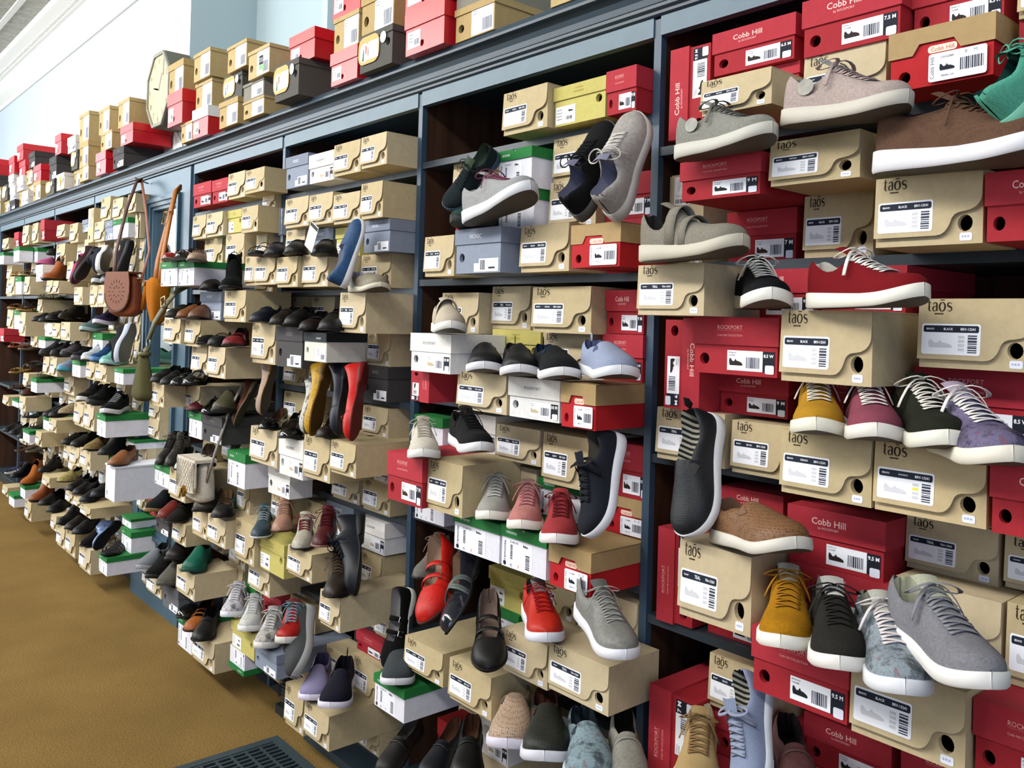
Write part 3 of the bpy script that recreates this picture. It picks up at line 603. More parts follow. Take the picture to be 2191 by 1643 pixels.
ends = UPR+[.66]
for u in [.66]+UPR:
    mb = MB(); mb.box(u-.011, u+.011, 0, .02, .05, 2.33, BLUE); mb.box(u-.009, u+.009, .02, .40, .05, 2.33, mat('3a2417', 'wood')); part('upright', mb)
    mb = MB(); mb.box(u+.05, u+.058, .385, .40, .15, 2.30, mat('9a9a9c', 'metal')); mb.box(u-.058, u-.05, .385, .40, .15, 2.30, mat('9a9a9c', 'metal')); part('shelf_standard', mb)
BAYS = [('right', UPR[0], .66, 'bay4')]+[(n, UPR[i+1], UPR[i], s) for i, (n, s) in enumerate([('r', 'bay4'), ('b', 'bay3'), ('c', 'bay2'), ('d', 'bay1')])]+[('l', UPR[i+1], UPR[i], 'left') for i in range(5, 12)]
for n, a, b_, s in BAYS:
    for z in SHV[s][1:]:
        mb = MB(); mb.box(a+.0115, b_-.0115, .004, .398, z-.021, z, mat('28333c', 'paint')); part('shelf', mb)
    mb = MB(); mb.box(a+.0115, b_-.0115, .01, .398, .10, SHV[s][0], mat('28333c', 'paint')); part('bottom_shelf', mb)
    mb = MB(); mb.box(a+.0115, b_-.0115, -.004, .02, 2.288, 2.335, mat('47606f', 'paint')); part('fascia', mb)
    mb = MB(); mb.box(a, b_, .05, .07, .0, .10, mat('1e2a32', 'paint')); part('kick_board', mb)
mb = MB()
pf = [(.42, 2.335), (-.006, 2.335), (-.012, 2.339), (-.012, 2.346), (-.020, 2.352), (-.020, 2.360)]+[(-.022-.030*(1-math.cos(t)), 2.362+.040*math.sin(t)) for t in (0, .4, .8, 1.2, 1.57)]+[(-.056, 2.404), (-.056, 2.412), (-.050, 2.4275), (.42, 2.4275)]
n = len(pf); mb.add([(-12.1, y, z) for y, z in pf]+[(.8, y, z) for y, z in pf], [(i, (i+1) % n, (i+1) % n+n, i+n) for i in range(n)]+[tuple(range(n-1, -1, -1)), tuple(range(n, 2*n))], BLUE2); part('cornice', mb)
mb = MB(); mb.box(-2.95, .8, -.05, .05, 0, .035, mat('24323a', 'paint'))
for i in range(7): mb.add([(-2.9+i*.3+.006*math.cos(k*1.05), -.0505, .018+.006*math.sin(k*1.05)) for k in range(6)], [tuple(range(6))[::-1]], mat('9aa0a4', 'metal'))
part('base_board', mb)
# mirrored pilaster between the bays
mr = root('mirror_panel', 'tall narrow mirror in a moulded blue frame between two shelving bays', 'mirror', None, (-4.75, 0, 0))
a, b_ = -5.132+.012+4.75, -4.369-.012+4.75
mb = MB(); F2 = mat('3f5a6c', 'paint')
mb.box(a, a+.13, -.012, .03, 0, 2.33, F2); mb.box(b_-.13, b_, -.012, .03, 0, 2.33, F2); mb.box(a+.13, b_-.13, -.012, .03, 0, .38, F2); mb.box(a+.13, b_-.13, -.012, .03, 2.20, 2.33, F2); link('frame', mb.mesh('frame'), mr)
mb = MB()
for k, (o1, y1) in enumerate(((0, -.030), (.022, -.020), (.04, -.008))):
    x0, x1, z0, z1 = a+.12+o1, b_-.12-o1, .37+o1, 2.21-o1; t = .022
    for q in ((x0, x0+t, z0, z1), (x1-t, x1, z0, z1), (x0+t, x1-t, z0, z0+t), (x0+t, x1-t, z1-t, z1)): mb.box(q[0], q[1], y1, .02, q[2], q[3], F2)
link('moulding', mb.mesh('moulding'), mr)
mb = MB(); mb.box(a+.18, b_-.18, .018, .024, .43, 2.15, mat('dfe6e8', 'mirror')); link('mirror_glass', mb.mesh('mirror_glass'), mr)
# toe-kick grille and floor grate
g = root('floor_grate', 'dark metal floor vent grate set in the tan carpet', 'vent', None, (-2.72, -.32, 0))
mb = MB(); G1 = mat('2c3a40', 'metal'); G2 = mat('303c42', 'paint')
for q in ((-.30, .40, -.20, -.165), (-.30, .40, .165, .20), (-.30, -.265, -.165, .165), (.365, .40, -.165, .165)): mb.box(q[0], q[1], q[2], q[3], 0, .008, G2)
link('frame', mb.mesh('frame'), g)
mb = MB()
for i in range(24):
    x = -.26+i*.0265; mb.box(x, x+.009, -.165, .165, .001, .007, G2)
for y in (-.11, -.055, 0, .055, .11): mb.box(-.265, .365, y-.005, y+.005, .002, .0065, G2)
link('slats', mb.mesh('slats'), g)
mb = MB(); mb.box(-.265, .365, -.165, .165, .0005, .0012, mat('060808', 'plain')); link('duct_shade', mb.mesh('duct_shade'), g)  # thin near-black sheet standing in for the shade below the slats
g = root('toe_kick_vent', 'small dark louvred vent under the bottom shelf beside the tan boxes', 'vent', None, (-3.06, -.02, 0))
mb = MB(); mb.box(-.16, .10, -.015, .05, 0, .035, mat('1d262c', 'paint')); mb.box(-.16, .10, .012, .05, .035, .14, mat('1d262c', 'paint')); link('housing', mb.mesh('housing'), g)
mb = MB()
for i in range(6): mb.box(-.15, .09, .004, .0125, .045+i*.015, .052+i*.015, mat('3a464e', 'paint'))
link('louvres', mb.mesh('louvres'), g)

# ------------------------------------------------------------------ wall clock
ck = root('wall_clock', 'octagonal cream wall clock on the white column above the shelving', 'clock', None, (-4.965, 0, 2.83))
def octo(r): return [(r*math.cos(math.radians(22.5+45*i))*.90, r*math.sin(math.radians(22.5+45*i))*1.04) for i in range(8)][::-1]
mb = MB(); mb.poly(octo(.215), mat('66665c', 'plain'), .012, .135); link('case', mb.mesh('case'), ck)
mb = MB(); O = octo(.215); I = octo(.196); mb.add([(p[0], 0, p[1]) for p in O+I]+[(p[0], .012, p[1]) for p in O+I], [(i, (i+1) % 8, (i+1) % 8+8, i+8) for i in range(8)]+[(i+16, i, i+8, i+24) for i in range(0)]+[((i+1) % 8, i, i+16, (i+1) % 8+16) for i in range(8)]+[(i+8, (i+1) % 8+8, (i+1) % 8+24, i+24) for i in range(8)], mat('8e8e84', 'plain')); link('bezel', mb.mesh('bezel'), ck)
mb = MB(); mb.add([(.176*math.cos(-i*math.pi/24), .008, .2*math.sin(-i*math.pi/24)) for i in range(48)], [tuple(range(48))], mat('b9b396', 'plain')); mb.ring([(.178*math.cos(i*math.pi/24), .006, .202*math.sin(i*math.pi/24)) for i in range(48)], .003, mat('55554c', 'plain'), closed=True, up=(0, 1, 0)); link('dial', mb.mesh('dial'), ck)
mb = MB()
for i in range(12):
    t = math.radians(30*i); put_text(mb, str(12 if i == 0 else i), .140*math.sin(t), .160*math.cos(t), .02 if i < 10 and i else .028, mat('9c968a', 'plain'), .006)
link('numerals', mb.mesh('numerals'), ck)
mb = MB(); mb.add([(-.004, .005, -.01), (.004, .005, -.01), (.054, .005, .085), (.048, .005, .089)], [(0, 1, 2, 3)], mat('8a857a', 'plain')); mb.add([(0, .004, -.005), (0, .004, .005), (-.07, .004, .02), (-.07, .004, .014)], [(0, 1, 2, 3), (3, 2, 1, 0)], mat('8a857a', 'plain')); link('hands', mb.mesh('hands'), ck)
mb = MB(); mb.ring([(.03, .1, -.22), (.06, .12, -.27), (.09, .14, -.36), (.2, .14, -.385), (.32, .14, -.395)], .003, mat('5a5a58', 'plain')); link('power_cord', mb.mesh('power_cord', True), ck)

# ------------------------------------------------------------------ handbags
def strap(mb, path, wd, m, th=.0016, up=(0, 1, 0)): mb.ring(path, wd/2, m, wd/5, 8, up=up)
def soft_body(mb, w0, w1, d0, d1, h, m, n=10, k=20, bulge=.12, sag=.0):   # pouch: superellipse section, z from 0 up to h
    vs, fs = [], []
    for i in range(n+1):
        q = i/n; z = h*q; r = 1+bulge*math.sin(math.pi*q); ed = min(1, q*7+.55) * min(1, (1-q)*6+.7)
        w_ = (w0+(w1-w0)*q)/2*r*ed; d_ = (d0+(d1-d0)*q)/2*r*ed
        for j in range(k):
            g_ = 2*math.pi*j/k; c, s_ = math.cos(g_), math.sin(g_)
            vs.append((w_*math.copysign(abs(c)**.5, c), d_*math.copysign(abs(s_)**.6, s_), z+sag*math.sin(3*g_)*q))
    for i in range(n):
        for j in range(k): fs.append((i*k+j, i*k+(j+1) % k, (i+1)*k+(j+1) % k, (i+1)*k+j))
    fs += [tuple(range(k-1, -1, -1)), tuple(range(n*k, n*k+k))]
    mb.add(vs, fs, m)
bx_, by_, bz_ = (-4.56, -.25, 1.56)
b1 = root('saddle_bag', 'tan leather saddle bag with cut-out flower flap hanging by a long strap', 'bag', None, (bx_, by_, bz_))
b1.rotation_euler.z = math.radians(20); TL = mat('74391f', 'leather'); TD = mat('3e1f16', 'leather')
mb = MB(); soft_body(mb, .235, .20, .10, .07, .25, TL, bulge=.06); link('body', mb.mesh('body', True), b1)
mb = MB()
P = [(-.10, .262), (.10, .262), (.112, .20)]+[(.112*math.cos(math.radians(-a)), .13+.105*math.sin(math.radians(-a))) for a in range(0, 181, 15)]+[(-.112, .20)]
mb.poly([(p[0], p[1]) for p in P], mat('6e3c1d', 'leather'), -.068, .006); mb.box(-.10, .10, -.066, .03, .252, .262, mat('6e3c1d', 'leather')); link('flap', mb.mesh('flap'), b1)
mb = MB(); CD = mat('3a1c10', 'leather')
for r, nn, ln in ((.03, 8, .02), (.062, 16, .026)):
    for i in range(nn):
        t = 2*math.pi*i/nn; c, s_ = math.cos(t), math.sin(t); q = [(r-ln/2, 0), (r, -.003), (r+ln/2, 0), (r, .003)]
        mb.add([((a*c-b2*s_), -.0688, .145+(a*s_+b2*c)) for a, b2 in q], [(0, 1, 2, 3), (3, 2, 1, 0)], CD)
link('cut_out_flower', mb.mesh('cut_out_flower'), b1); mb = MB()
for i in range(40):
    t = math.radians(-180+180*i/39); mb.box(.106*math.cos(t)-.003, .106*math.cos(t)+.003, -.0695, -.067, .13+.099*math.sin(t)-.003, .13+.099*math.sin(t)+.003, CD)
link('flap_stitching', mb.mesh('flap_stitching'), b1)
mb = MB(); strap(mb, [(-.10, 0, .17), (-.15, .04, .32), (-.24, .16, .56), (-.32, .28, .74), (-.339, .326, .755)], .03, TD, up=(0, 1, 0)); strap(mb, [(.105, 0, .17), (.06, .08, .34), (-.13, .2, .56), (-.30, .30, .73), (-.339, .326, .755)], .022, mat('7a4630', 'leather'), up=(0, 1, 0)); link('strap', mb.mesh('strap', True), b1).scale = (1/.85,)*3; b1.scale = (.85,)*3
mb = MB(); mb.ring([(.105+.012*math.cos(i), -.01+.012*math.sin(i), .19) for i in np.linspace(0, 6.28, 10)[:-1]], .0022, mat('c8b890', 'metal'), closed=True); mb.ring([(-.339, .37, .745), (-.339, .326, .752), (-.339, .28, .765)], .004, mat('8a8a8a', 'metal')); link('ring', mb.mesh('ring', True), b1).scale = (1/.85,)*3
bx_, by_, bz_ = (-4.25, -.2, 1.525)
b2r = root('bucket_bag', 'mustard yellow suede bucket bag with tassel and wide buckled strap', 'bag', None, (bx_, by_, bz_))
MU = mat('9a5c16', 'suede'); MU2 = mat('96571a', 'leather')
mb = MB(); soft_body(mb, .05, .13, .05, .09, .22, MU, bulge=.22, sag=.008); link('body', mb.mesh('body', True), b2r)
mb = MB(); strap(mb, [(-.05, 0, .20), (-.10, .03, .32), (-.15, .09, .52), (-.18, .13, .66), (-.17, .15, .695)], .05, MU2); strap(mb, [(.05, -.01, .20), (.0, .02, .34), (-.09, .08, .54), (-.15, .12, .67), (-.17, .15, .695)], .05, mat('8c5418', 'leather')); link('strap', mb.mesh('strap', True), b2r)
mb = MB(); mb.ring([(-.15, .06, .50), (-.07, .06, .50), (-.07, .07, .56), (-.15, .07, .56)], .0035, mat('a89058', 'metal'), closed=True); link('buckle', mb.mesh('buckle', True), b2r)
mb = MB()
for i in range(9): mb.ring([(-.10-.003*(i-4)*.3, -.03, .19), (-.11-.006*(i-4), -.03+.004*(i % 3), .13), (-.12-.010*(i-4)*.8, -.03+.005*(i % 3), .07)], .0032, MU)
mb.ring([(-.04, -.02, .21), (-.09, -.03, .21), (-.10, -.03, .185)], .006, MU2); link('tassel', mb.mesh('tassel', True), b2r)
bx_, by_, bz_ = (-4.11, -.3, 1.18)
b3r = root('olive_bag', 'olive green bag gathered below a metal ring with a buckled strap', 'bag', None, (bx_, by_, bz_))
OL = mat('4c4a30', 'suede')
mb = MB(); soft_body(mb, .16, .035, .08, .03, .22, OL, bulge=.10, sag=.012); link('body', mb.mesh('body', True), b3r)
mb = MB(); mb.ring([(0, -.002, .19), (.010, .002, .225), (.018, .012, .245)], .02, mat('565238', 'leather'), .010, up=(0, 1, 0)); mb.box(-.03, .035, -.022, .02, .205, .222, mat('5c583c', 'leather')); link('gathered_neck', mb.mesh('gathered_neck', True), b3r)
mb = MB(); mb.ring([(.02+.024*math.cos(i), .012, .265+.024*math.sin(i)) for i in np.linspace(0, 6.28, 16)[:-1]], .0028, mat('b0ac9c', 'metal'), closed=True, up=(0, 1, 0)); mb.ring([(.12, .03, .43), (.17, .03, .44), (.165, .03, .48), (.115, .03, .47)], .003, mat('b0a880', 'metal'), closed=True, up=(0, 1, 0)); link('ring', mb.mesh('ring', True), b3r)
mb = MB(); strap(mb, [(.025, .012, .285), (.07, .02, .36), (.13, .045, .44), (.16, .08, .50), (.17, .14, .535)], .036, mat('565238', 'leather')); link('strap', mb.mesh('strap', True), b3r)
bx_, by_, bz_ = (-3.60, -.22, .80)
b4r = root('quilted_bag', 'cream quilted shoulder bag with gold clasp between the shoes', 'bag', None, (bx_, by_, bz_))
CR = mat('c0b8aa', 'leather')
mb = MB(); soft_body(mb, .20, .18, .08, .06, .17, CR, bulge=.05); link('body', mb.mesh('body', True), b4r)
mb = MB(); mb.poly([(-.098, .185), (.098, .185), (.103, .075), (.09, .05), (0, .045), (-.09, .05), (-.103, .075)], CR, -.062, .008); mb.box(-.098, .098, -.056, .03, .172, .185, CR)
for i in range(-7, 8):
    for s_ in (-1, 1):
        q = []
        for t in np.linspace(0, 1, 2): x = i*.028+s_*(t-.5)*.12; q.append((max(-.098, min(.098, x)), -.0635, .055+.12*t))
        mb.ring(q, .0009, mat('9c9486', 'leather'), n=4)
link('flap', mb.mesh('flap'), b4r)
mb = MB(); mb.box(-.02, .02, -.075, -.060, .04, .058, mat('b08a3c', 'metal')); mb.box(-.006, .006, -.075, -.060, .025, .07, mat('b08a3c', 'metal')); link('clasp', mb.mesh('clasp'), b4r)
mb = MB(); strap(mb, [(.09, 0, .16), (.12, -.02, .10), (.15, .0, .22), (.17, .05, .40), (.17, .1, .5)], .02, mat('6a645c', 'leather')); link('strap', mb.mesh('strap', True), b4r)
# paper tag on the dark slip-on
bx_, by_, bz_ = (-2.60, -.262, 1.85)
tg = root('paper_tag', 'white paper tag tilted over the dark slip-on shoes', 'tag', None, (bx_, by_, bz_))
mb = MB(); q = [(-.030, -.045), (.030, -.045), (.030, .045), (-.030, .045)]; c, s_ = math.cos(-.5), math.sin(-.5)
mb.poly([(a*c-b2*s_, a*s_+b2*c) for a, b2 in q], mat('c8c8c4', 'plain'), 0, .0012); mb.poly([(a*c-b2*s_, a*s_+b2*c) for a, b2 in [(-.028, .030), (.028, .030), (.028, .042), (-.028, .042)]], mat('2a2a2a', 'plain'), -.0004); link('card', mb.mesh('card'), tg)
mb = MB(); mb.ring([(.02, .0, .045), (.04, .02, .06), (.05, .04, .055)], .0008, mat('c8c8c4', 'plain')); link('string', mb.mesh('string'), tg)

BOXES = [
('T',0,'',-.744,-.552,.180,.895,1.024,.310,0,'tan flap-front shoebox directly under the charcoal sneaker'),
('T',1,'',-.733,-.546,.060,1.024,1.143,.310,0,'tan flap-front shoebox, second from left, second layer up, fourth shelf, rightmost bay'),
('T',3,'',-.722,-.537,.160,1.280,1.398,.310,0,'tan flap-front shoebox directly under the rose pink sneaker'),
('R',3,'',-.950,-.752,.170,.895,1.018,.310,0,'red shoebox with pale lid print directly under the mustard suede sneaker'),
('R',0,'',-.706,-.508,.050,1.399,1.529,.310,0,'red shoebox with pale lid print, second from left, second layer up, third shelf, rightmost bay'),
('N',1,'',-.744,-.564,.100,2.018,2.123,.310,0,'red shoebox with notched tan lid, lowest layer, top shelf, rightmost bay'),
('T',0,'',-.742,-.560,.140,1.735,1.855,.310,0,'tan flap-front shoebox, third from left, lowest layer, second shelf, rightmost bay'),
('R',3,'',-.945,-.744,.050,1.019,1.124,.310,0,'red shoebox with pale lid print, second layer up, fourth shelf, rightmost bay'),
('K',0,'',-.953,-.751,.050,1.124,1.237,.310,0,'red shoebox with slab-letter lid, second from left, uppermost layer, fourth shelf, rightmost bay'),
('T',0,'',-.670,-.487,.120,1.529,1.645,.310,0,'tan flap-front shoebox, second from left, third layer up, third shelf, rightmost bay'),
('T',1,'',-1.151,-.972,.140,.978,1.135,.310,0,'tan flap-front shoebox, first from left, second layer up, fourth shelf, rightmost bay'),
('T',2,'',-.904,-.724,.160,1.280,1.397,.310,0,'tan flap-front shoebox directly under the mustard sneaker'),
('T',0,'',-.898,-.719,.180,1.491,1.622,.310,0,'tan flap-front shoebox directly under the black canvas sneaker'),
('T',1,'',-.930,-.761,.070,2.018,2.125,.310,0,'tan flap-front shoebox, second from left, lowest layer, top shelf, rightmost bay'),
('K',2,'',-.931,-.731,.080,2.125,2.237,.310,0,'red shoebox with slab-letter lid, first from left, second layer up, top shelf, rightmost bay'),
('K',3,'',-1.168,-.963,.050,2.141,2.235,.310,0,'red shoebox with slab-letter lid, uppermost layer, top shelf, rightmost bay'),
('R',0,'',-1.131,-.927,.140,1.492,1.609,.310,0,'red shoebox with pale lid print, third layer up, third shelf, rightmost bay'),
('T',2,'',-.944,-.760,.160,1.861,1.946,.310,0,'tan flap-front shoebox, second layer up, second shelf, rightmost bay'),
('T',0,'',-1.147,-.990,.030,.759,.873,.310,0,'tan flap-front shoebox, uppermost layer, fifth shelf, rightmost bay'),
('T',1,'',-1.500,-1.303,.180,.714,.824,.174,0,'tan flap-front shoebox directly under the bright red sneaker'),
('K',0,'',-1.123,-.915,.020,1.609,1.713,.310,0,'red shoebox with slab-letter lid, uppermost layer, third shelf, rightmost bay'),
('T',0,'',-1.091,-.926,.050,1.280,1.390,.310,0,'tan flap-front shoebox, second from left, lowest layer, third shelf, rightmost bay'),
('T',1,'',-1.305,-1.113,.040,1.280,1.398,.310,0,'tan flap-front shoebox, first from left, lowest layer, third shelf, rightmost bay'),
('R',3,'',-.911,-.737,.020,1.623,1.713,.310,0,'red shoebox with pale lid print, uppermost layer, third shelf, rightmost bay'),
('Ks',0,'',-1.293,-1.182,.040,2.018,2.229,.310,0,'upright red shoebox with slab-letter lid, lowest layer, top shelf, rightmost bay'),
('R',1,'',-1.161,-.963,.160,1.851,1.934,.310,0,'red shoebox with pale lid print, second layer up, second shelf, rightmost bay'),
('Rs',2,'',-1.272,-1.144,.080,.550,.776,.310,0,'upright red shoebox with pale lid print, lowest layer, fifth shelf, rightmost bay'),
('K',3,'',-.731,-.572,.040,2.123,2.237,.310,0,'red shoebox with slab-letter lid, second from left, second layer up, top shelf, rightmost bay'),
('R',0,'',-.551,-.385,.160,.895,1.014,.310,0,'red shoebox with pale lid print, third from left, lowest layer, fourth shelf, rightmost bay'),
('Ks',1,'',-1.256,-1.156,.080,1.399,1.606,.310,0,'upright red shoebox with slab-letter lid, second layer up, third shelf, rightmost bay'),
('T',0,'',-1.096,-.930,.180,2.018,2.088,.310,0,'tan flap-front shoebox, first from left, lowest layer, top shelf, rightmost bay'),
('T',1,'',-1.218,-1.044,.220,1.609,1.713,.197,0,'tan flap-front shoebox, uppermost layer, third shelf, rightmost bay'),
('K',0,'',-.556,-.404,.150,1.735,1.846,.310,0,'red shoebox with slab-letter lid, lowest layer, second shelf, rightmost bay'),
('K',1,'',-.531,-.373,.170,1.280,1.388,.310,0,'red shoebox with slab-letter lid directly under the purple floral sneaker'),
('T',1,'',-1.717,-1.545,.140,.679,.789,.310,0,'tan flap-front shoebox, first from left, second layer up, fifth shelf, second bay from right'),
('T',2,'',-1.727,-1.506,.060,1.561,1.681,.310,0,'tan flap-front shoebox, third from left, uppermost layer, third shelf, second bay from right'),
('T',0,'',-1.690,-1.519,.040,1.162,1.296,.310,0,'tan flap-front shoebox, second from left, uppermost layer, fourth shelf, second bay from right'),
('Y',1,'',-1.666,-1.478,.060,2.103,2.206,.310,0,'yellow-green shoebox, single layer, top shelf, second bay from right'),
('T',2,'',-1.864,-1.685,.200,.570,.679,.310,0,'tan flap-front shoebox, second from left, lowest layer, fifth shelf, second bay from right'),
('M',3,'',-1.716,-1.540,.160,.955,1.062,.310,0,'white shoebox with green lid directly under the silver grey sneaker'),
('T',1,'',-1.712,-1.539,.020,1.838,1.965,.310,0,'tan flap-front shoebox, second layer up, second shelf, second bay from right'),
('M',1,'',-1.920,-1.718,.160,.955,1.058,.310,0,'white shoebox with green lid, second from left, lowest layer, fourth shelf, second bay from right'),
('N',2,'',-1.521,-1.379,.170,.955,1.059,.310,0,'red shoebox with notched tan lid directly under the brick red sneaker'),
('W',3,'',-1.724,-1.528,.140,1.340,1.445,.310,0,'white shoebox, lowest layer, third shelf, second bay from right'),
('T',2,'',-1.703,-1.528,.020,1.965,2.081,.310,0,'tan flap-front shoebox, second from left, uppermost layer, second shelf, second bay from right'),
('T',0,'',-1.713,-1.530,.120,1.717,1.837,.310,0,'tan flap-front shoebox, second from left, lowest layer, second shelf, second bay from right'),
('T',1,'',-.750,-.585,-.030,1.143,1.242,.310,0,'tan flap-front shoebox, first from left, uppermost layer, fourth shelf, rightmost bay'),
('T',2,'',-1.848,-1.667,.080,2.103,2.219,.310,0,'tan flap-front shoebox, single layer, top shelf, second bay from right'),
('N',0,'',-1.464,-1.306,.180,1.718,1.819,.174,0,'red shoebox with notched tan lid, lowest layer, second shelf, second bay from right'),
('X',0,'',-2.344,-2.128,.090,2.428,2.563,.330,0,'glossy red shoebox on the cornice, 15th of its kind from the left'),
('T',2,'',-.541,-.379,.060,1.015,1.148,.310,0,'tan flap-front shoebox, third from left, second layer up, fourth shelf, rightmost bay'),
('V',3,'',-1.948,-1.747,.160,1.717,1.840,.310,0,'blue-grey lidded shoebox directly under the dark green knitted shoe'),
('T',1,'',-1.943,-1.728,.140,1.340,1.445,.310,0,'tan flap-front shoebox, lowest layer, third shelf, second bay from right'),
('T',2,'',-1.989,-1.828,.200,1.058,1.197,.207,0,'tan flap-front shoebox directly under the cream knitted sneaker'),
('R',2,'',-2.170,-1.989,.220,1.056,1.198,.310,0,'red shoebox with pale lid print, second layer up, fourth shelf, second bay from right'),
('W',3,'',-1.979,-1.821,.020,.338,.449,.310,0,'white shoebox, fourth layer up, bottom shelf, second bay from right'),
('T',2,'',-2.108,-1.919,.180,.570,.663,.310,0,'tan flap-front shoebox, first from left, lowest layer, fifth shelf, second bay from right'),
('R',1,'',-.981,-.759,-.060,1.397,1.490,.310,0,'red shoebox with pale lid print, first from left, second layer up, third shelf, rightmost bay'),
('T',1,'',-1.898,-1.710,.030,1.197,1.295,.310,0,'tan flap-front shoebox, first from left, uppermost layer, fourth shelf, second bay from right'),
('N',3,'',-1.495,-1.379,.170,1.340,1.447,.310,0,'red shoebox with notched tan lid directly under the black canvas slip-on'),
('H',0,'',-2.625,-2.415,.090,2.428,2.557,.310,0,'dark shoebox with tan label flap on the cornice, sixth of its kind from the left'),
('G',2,'',-2.116,-1.924,.060,2.428,2.527,.310,0,'plain brown shoebox on the cornice, 25th of its kind from the left'),
('K',2,'',-.963,-.776,-.050,.686,.788,.310,0,'red shoebox with slab-letter lid, third layer up, fifth shelf, rightmost bay'),
('W',3,'',-2.125,-1.925,.180,1.436,1.547,.197,0,'white shoebox, second layer up, third shelf, second bay from right'),
('R',0,'',-1.144,-.964,.010,.651,.759,.310,0,'red shoebox with pale lid print, first from left, second layer up, fifth shelf, rightmost bay'),
('R',1,'',-.825,-.609,-.100,1.947,1.995,.285,0,'red shoebox with pale lid print, uppermost layer, second shelf, rightmost bay'),
('T',0,'',-.963,-.813,.000,1.735,1.861,.310,0,'tan flap-front shoebox, second from left, lowest layer, second shelf, rightmost bay'),
('M',3,'',-1.855,-1.713,.090,1.948,2.059,.310,0,'white shoebox with green lid, uppermost layer, second shelf, second bay from right'),
('M',0,'',-2.209,-2.046,.220,.435,.530,.310,0,'white shoebox with green lid directly under the dark grey slip-on'),
('R',1,'',-1.477,-1.379,.060,2.103,2.212,.310,0,'red shoebox with pale lid print, single layer, top shelf, second bay from right'),
('M',2,'',-1.874,-1.721,.070,1.840,1.948,.310,0,'white shoebox with green lid, second layer up, second shelf, second bay from right'),
('T',2,'',-2.598,-2.419,.060,.305,.432,.310,0,'tan flap-front shoebox, second from left, third layer up, bottom shelf, third bay from right'),
('V',0,'red',-2.125,-1.980,.040,.280,.378,.097,0,'dark red lidded shoebox, third layer up, bottom shelf, second bay from right'),
('T',1,'',-1.579,-1.379,.000,.789,.909,.310,0,'tan flap-front shoebox, second from left, uppermost layer, fifth shelf, second bay from right'),
('R',2,'',-1.181,-1.003,-.040,1.735,1.850,.310,0,'red shoebox with pale lid print, lowest layer, second shelf, rightmost bay'),
('R',3,'',-1.196,-1.024,-.020,.895,.977,.310,0,'red shoebox with pale lid print, first from left, lowest layer, fourth shelf, rightmost bay'),
('Rs',0,'',-1.316,-1.214,.010,.895,1.114,.310,0,'upright red shoebox with pale lid print, lowest layer, fourth shelf, rightmost bay'),
('T',2,'',-2.766,-2.580,.180,1.028,1.174,.310,0,'tan flap-front shoebox, second from left, second layer up, fourth shelf, third bay from right'),
('T',0,'',-2.629,-2.463,.220,.192,.304,.310,0,'tan flap-front shoebox directly under the lavender knitted slip-on'),
('G',2,'',-2.638,-2.428,.080,2.558,2.696,.310,0,'plain brown shoebox on the cornice, 24th of its kind from the left'),
('M',0,'',-2.287,-2.124,.040,.955,1.056,.310,0,'white shoebox with green lid, first from left, lowest layer, fourth shelf, second bay from right'),
('T',0,'',-2.180,-2.030,.100,1.717,1.837,.310,0,'tan flap-front shoebox, first from left, lowest layer, second shelf, second bay from right'),
('K',2,'',-1.171,-1.012,-.030,1.135,1.231,.310,0,'red shoebox with slab-letter lid, first from left, uppermost layer, fourth shelf, rightmost bay'),
('G',3,'',-2.831,-2.650,.080,2.547,2.670,.310,0,'plain brown shoebox on the cornice, 23th of its kind from the left'),
('X',0,'',-2.846,-2.654,.080,2.428,2.547,.330,0,'glossy red shoebox on the cornice, 13th of its kind from the left'),
('K',1,'',-1.156,-.982,.010,1.399,1.492,.310,0,'red shoebox with slab-letter lid, second layer up, third shelf, rightmost bay'),
('M',2,'',-2.326,-2.171,.020,1.166,1.280,.310,0,'white shoebox with green lid, uppermost layer, fourth shelf, second bay from right'),
('H',3,'',-3.226,-3.016,.120,2.428,2.569,.310,0,'dark shoebox with tan label flap on the cornice, fifth of its kind from the left'),
('T',1,'',-3.206,-2.974,.180,1.022,1.156,.310,0,'tan flap-front shoebox directly under the black patent ballet flat'),
('D',1,'',-3.011,-2.803,.180,1.399,1.547,.310,0,'dark grey shoebox directly under the black loafer'),
('Y',2,'',-3.145,-2.935,.160,.618,.743,.310,0,'yellow-green shoebox directly under the teal grey oxford'),
('W',3,'',-2.962,-2.772,.180,1.008,1.146,.310,0,'white shoebox directly under the glossy black loafer'),
('T',2,'',-2.629,-2.455,.020,.920,1.028,.310,0,'tan flap-front shoebox, second from left, lowest layer, fourth shelf, third bay from right'),
('X',0,'',-3.184,-2.974,.080,2.570,2.686,.330,0,'glossy red shoebox on the cornice, eleventh of its kind from the left'),
('T',1,'',-2.544,-2.381,.180,1.537,1.667,.310,0,'tan flap-front shoebox, fourth from left, uppermost layer, third shelf, third bay from right'),
('T',2,'',-2.890,-2.750,.160,.115,.261,.310,0,'tan flap-front shoebox, third from left, lowest layer, bottom shelf, third bay from right'),
('T',0,'',-2.634,-2.444,.050,1.690,1.804,.310,0,'tan flap-front shoebox, fifth from left, lowest layer, second shelf, third bay from right'),
('T',1,'',-3.681,-3.442,.200,.115,.237,.310,0,'tan flap-front shoebox directly under the tan perforated shoe'),
('T',2,'',-2.760,-2.577,.100,2.086,2.197,.310,0,'tan flap-front shoebox, first from left, single layer, top shelf, third bay from right'),
('T',0,'',-3.265,-3.058,.160,1.399,1.555,.310,0,'tan flap-front shoebox directly under the navy leather loafer'),
('R',0,'',-2.631,-2.448,.030,.432,.497,.310,0,'red shoebox with pale lid print, uppermost layer, bottom shelf, third bay from right'),
('T',2,'',-2.541,-2.381,.200,1.078,1.183,.310,0,'tan flap-front shoebox directly under the dark brown leather flat'),
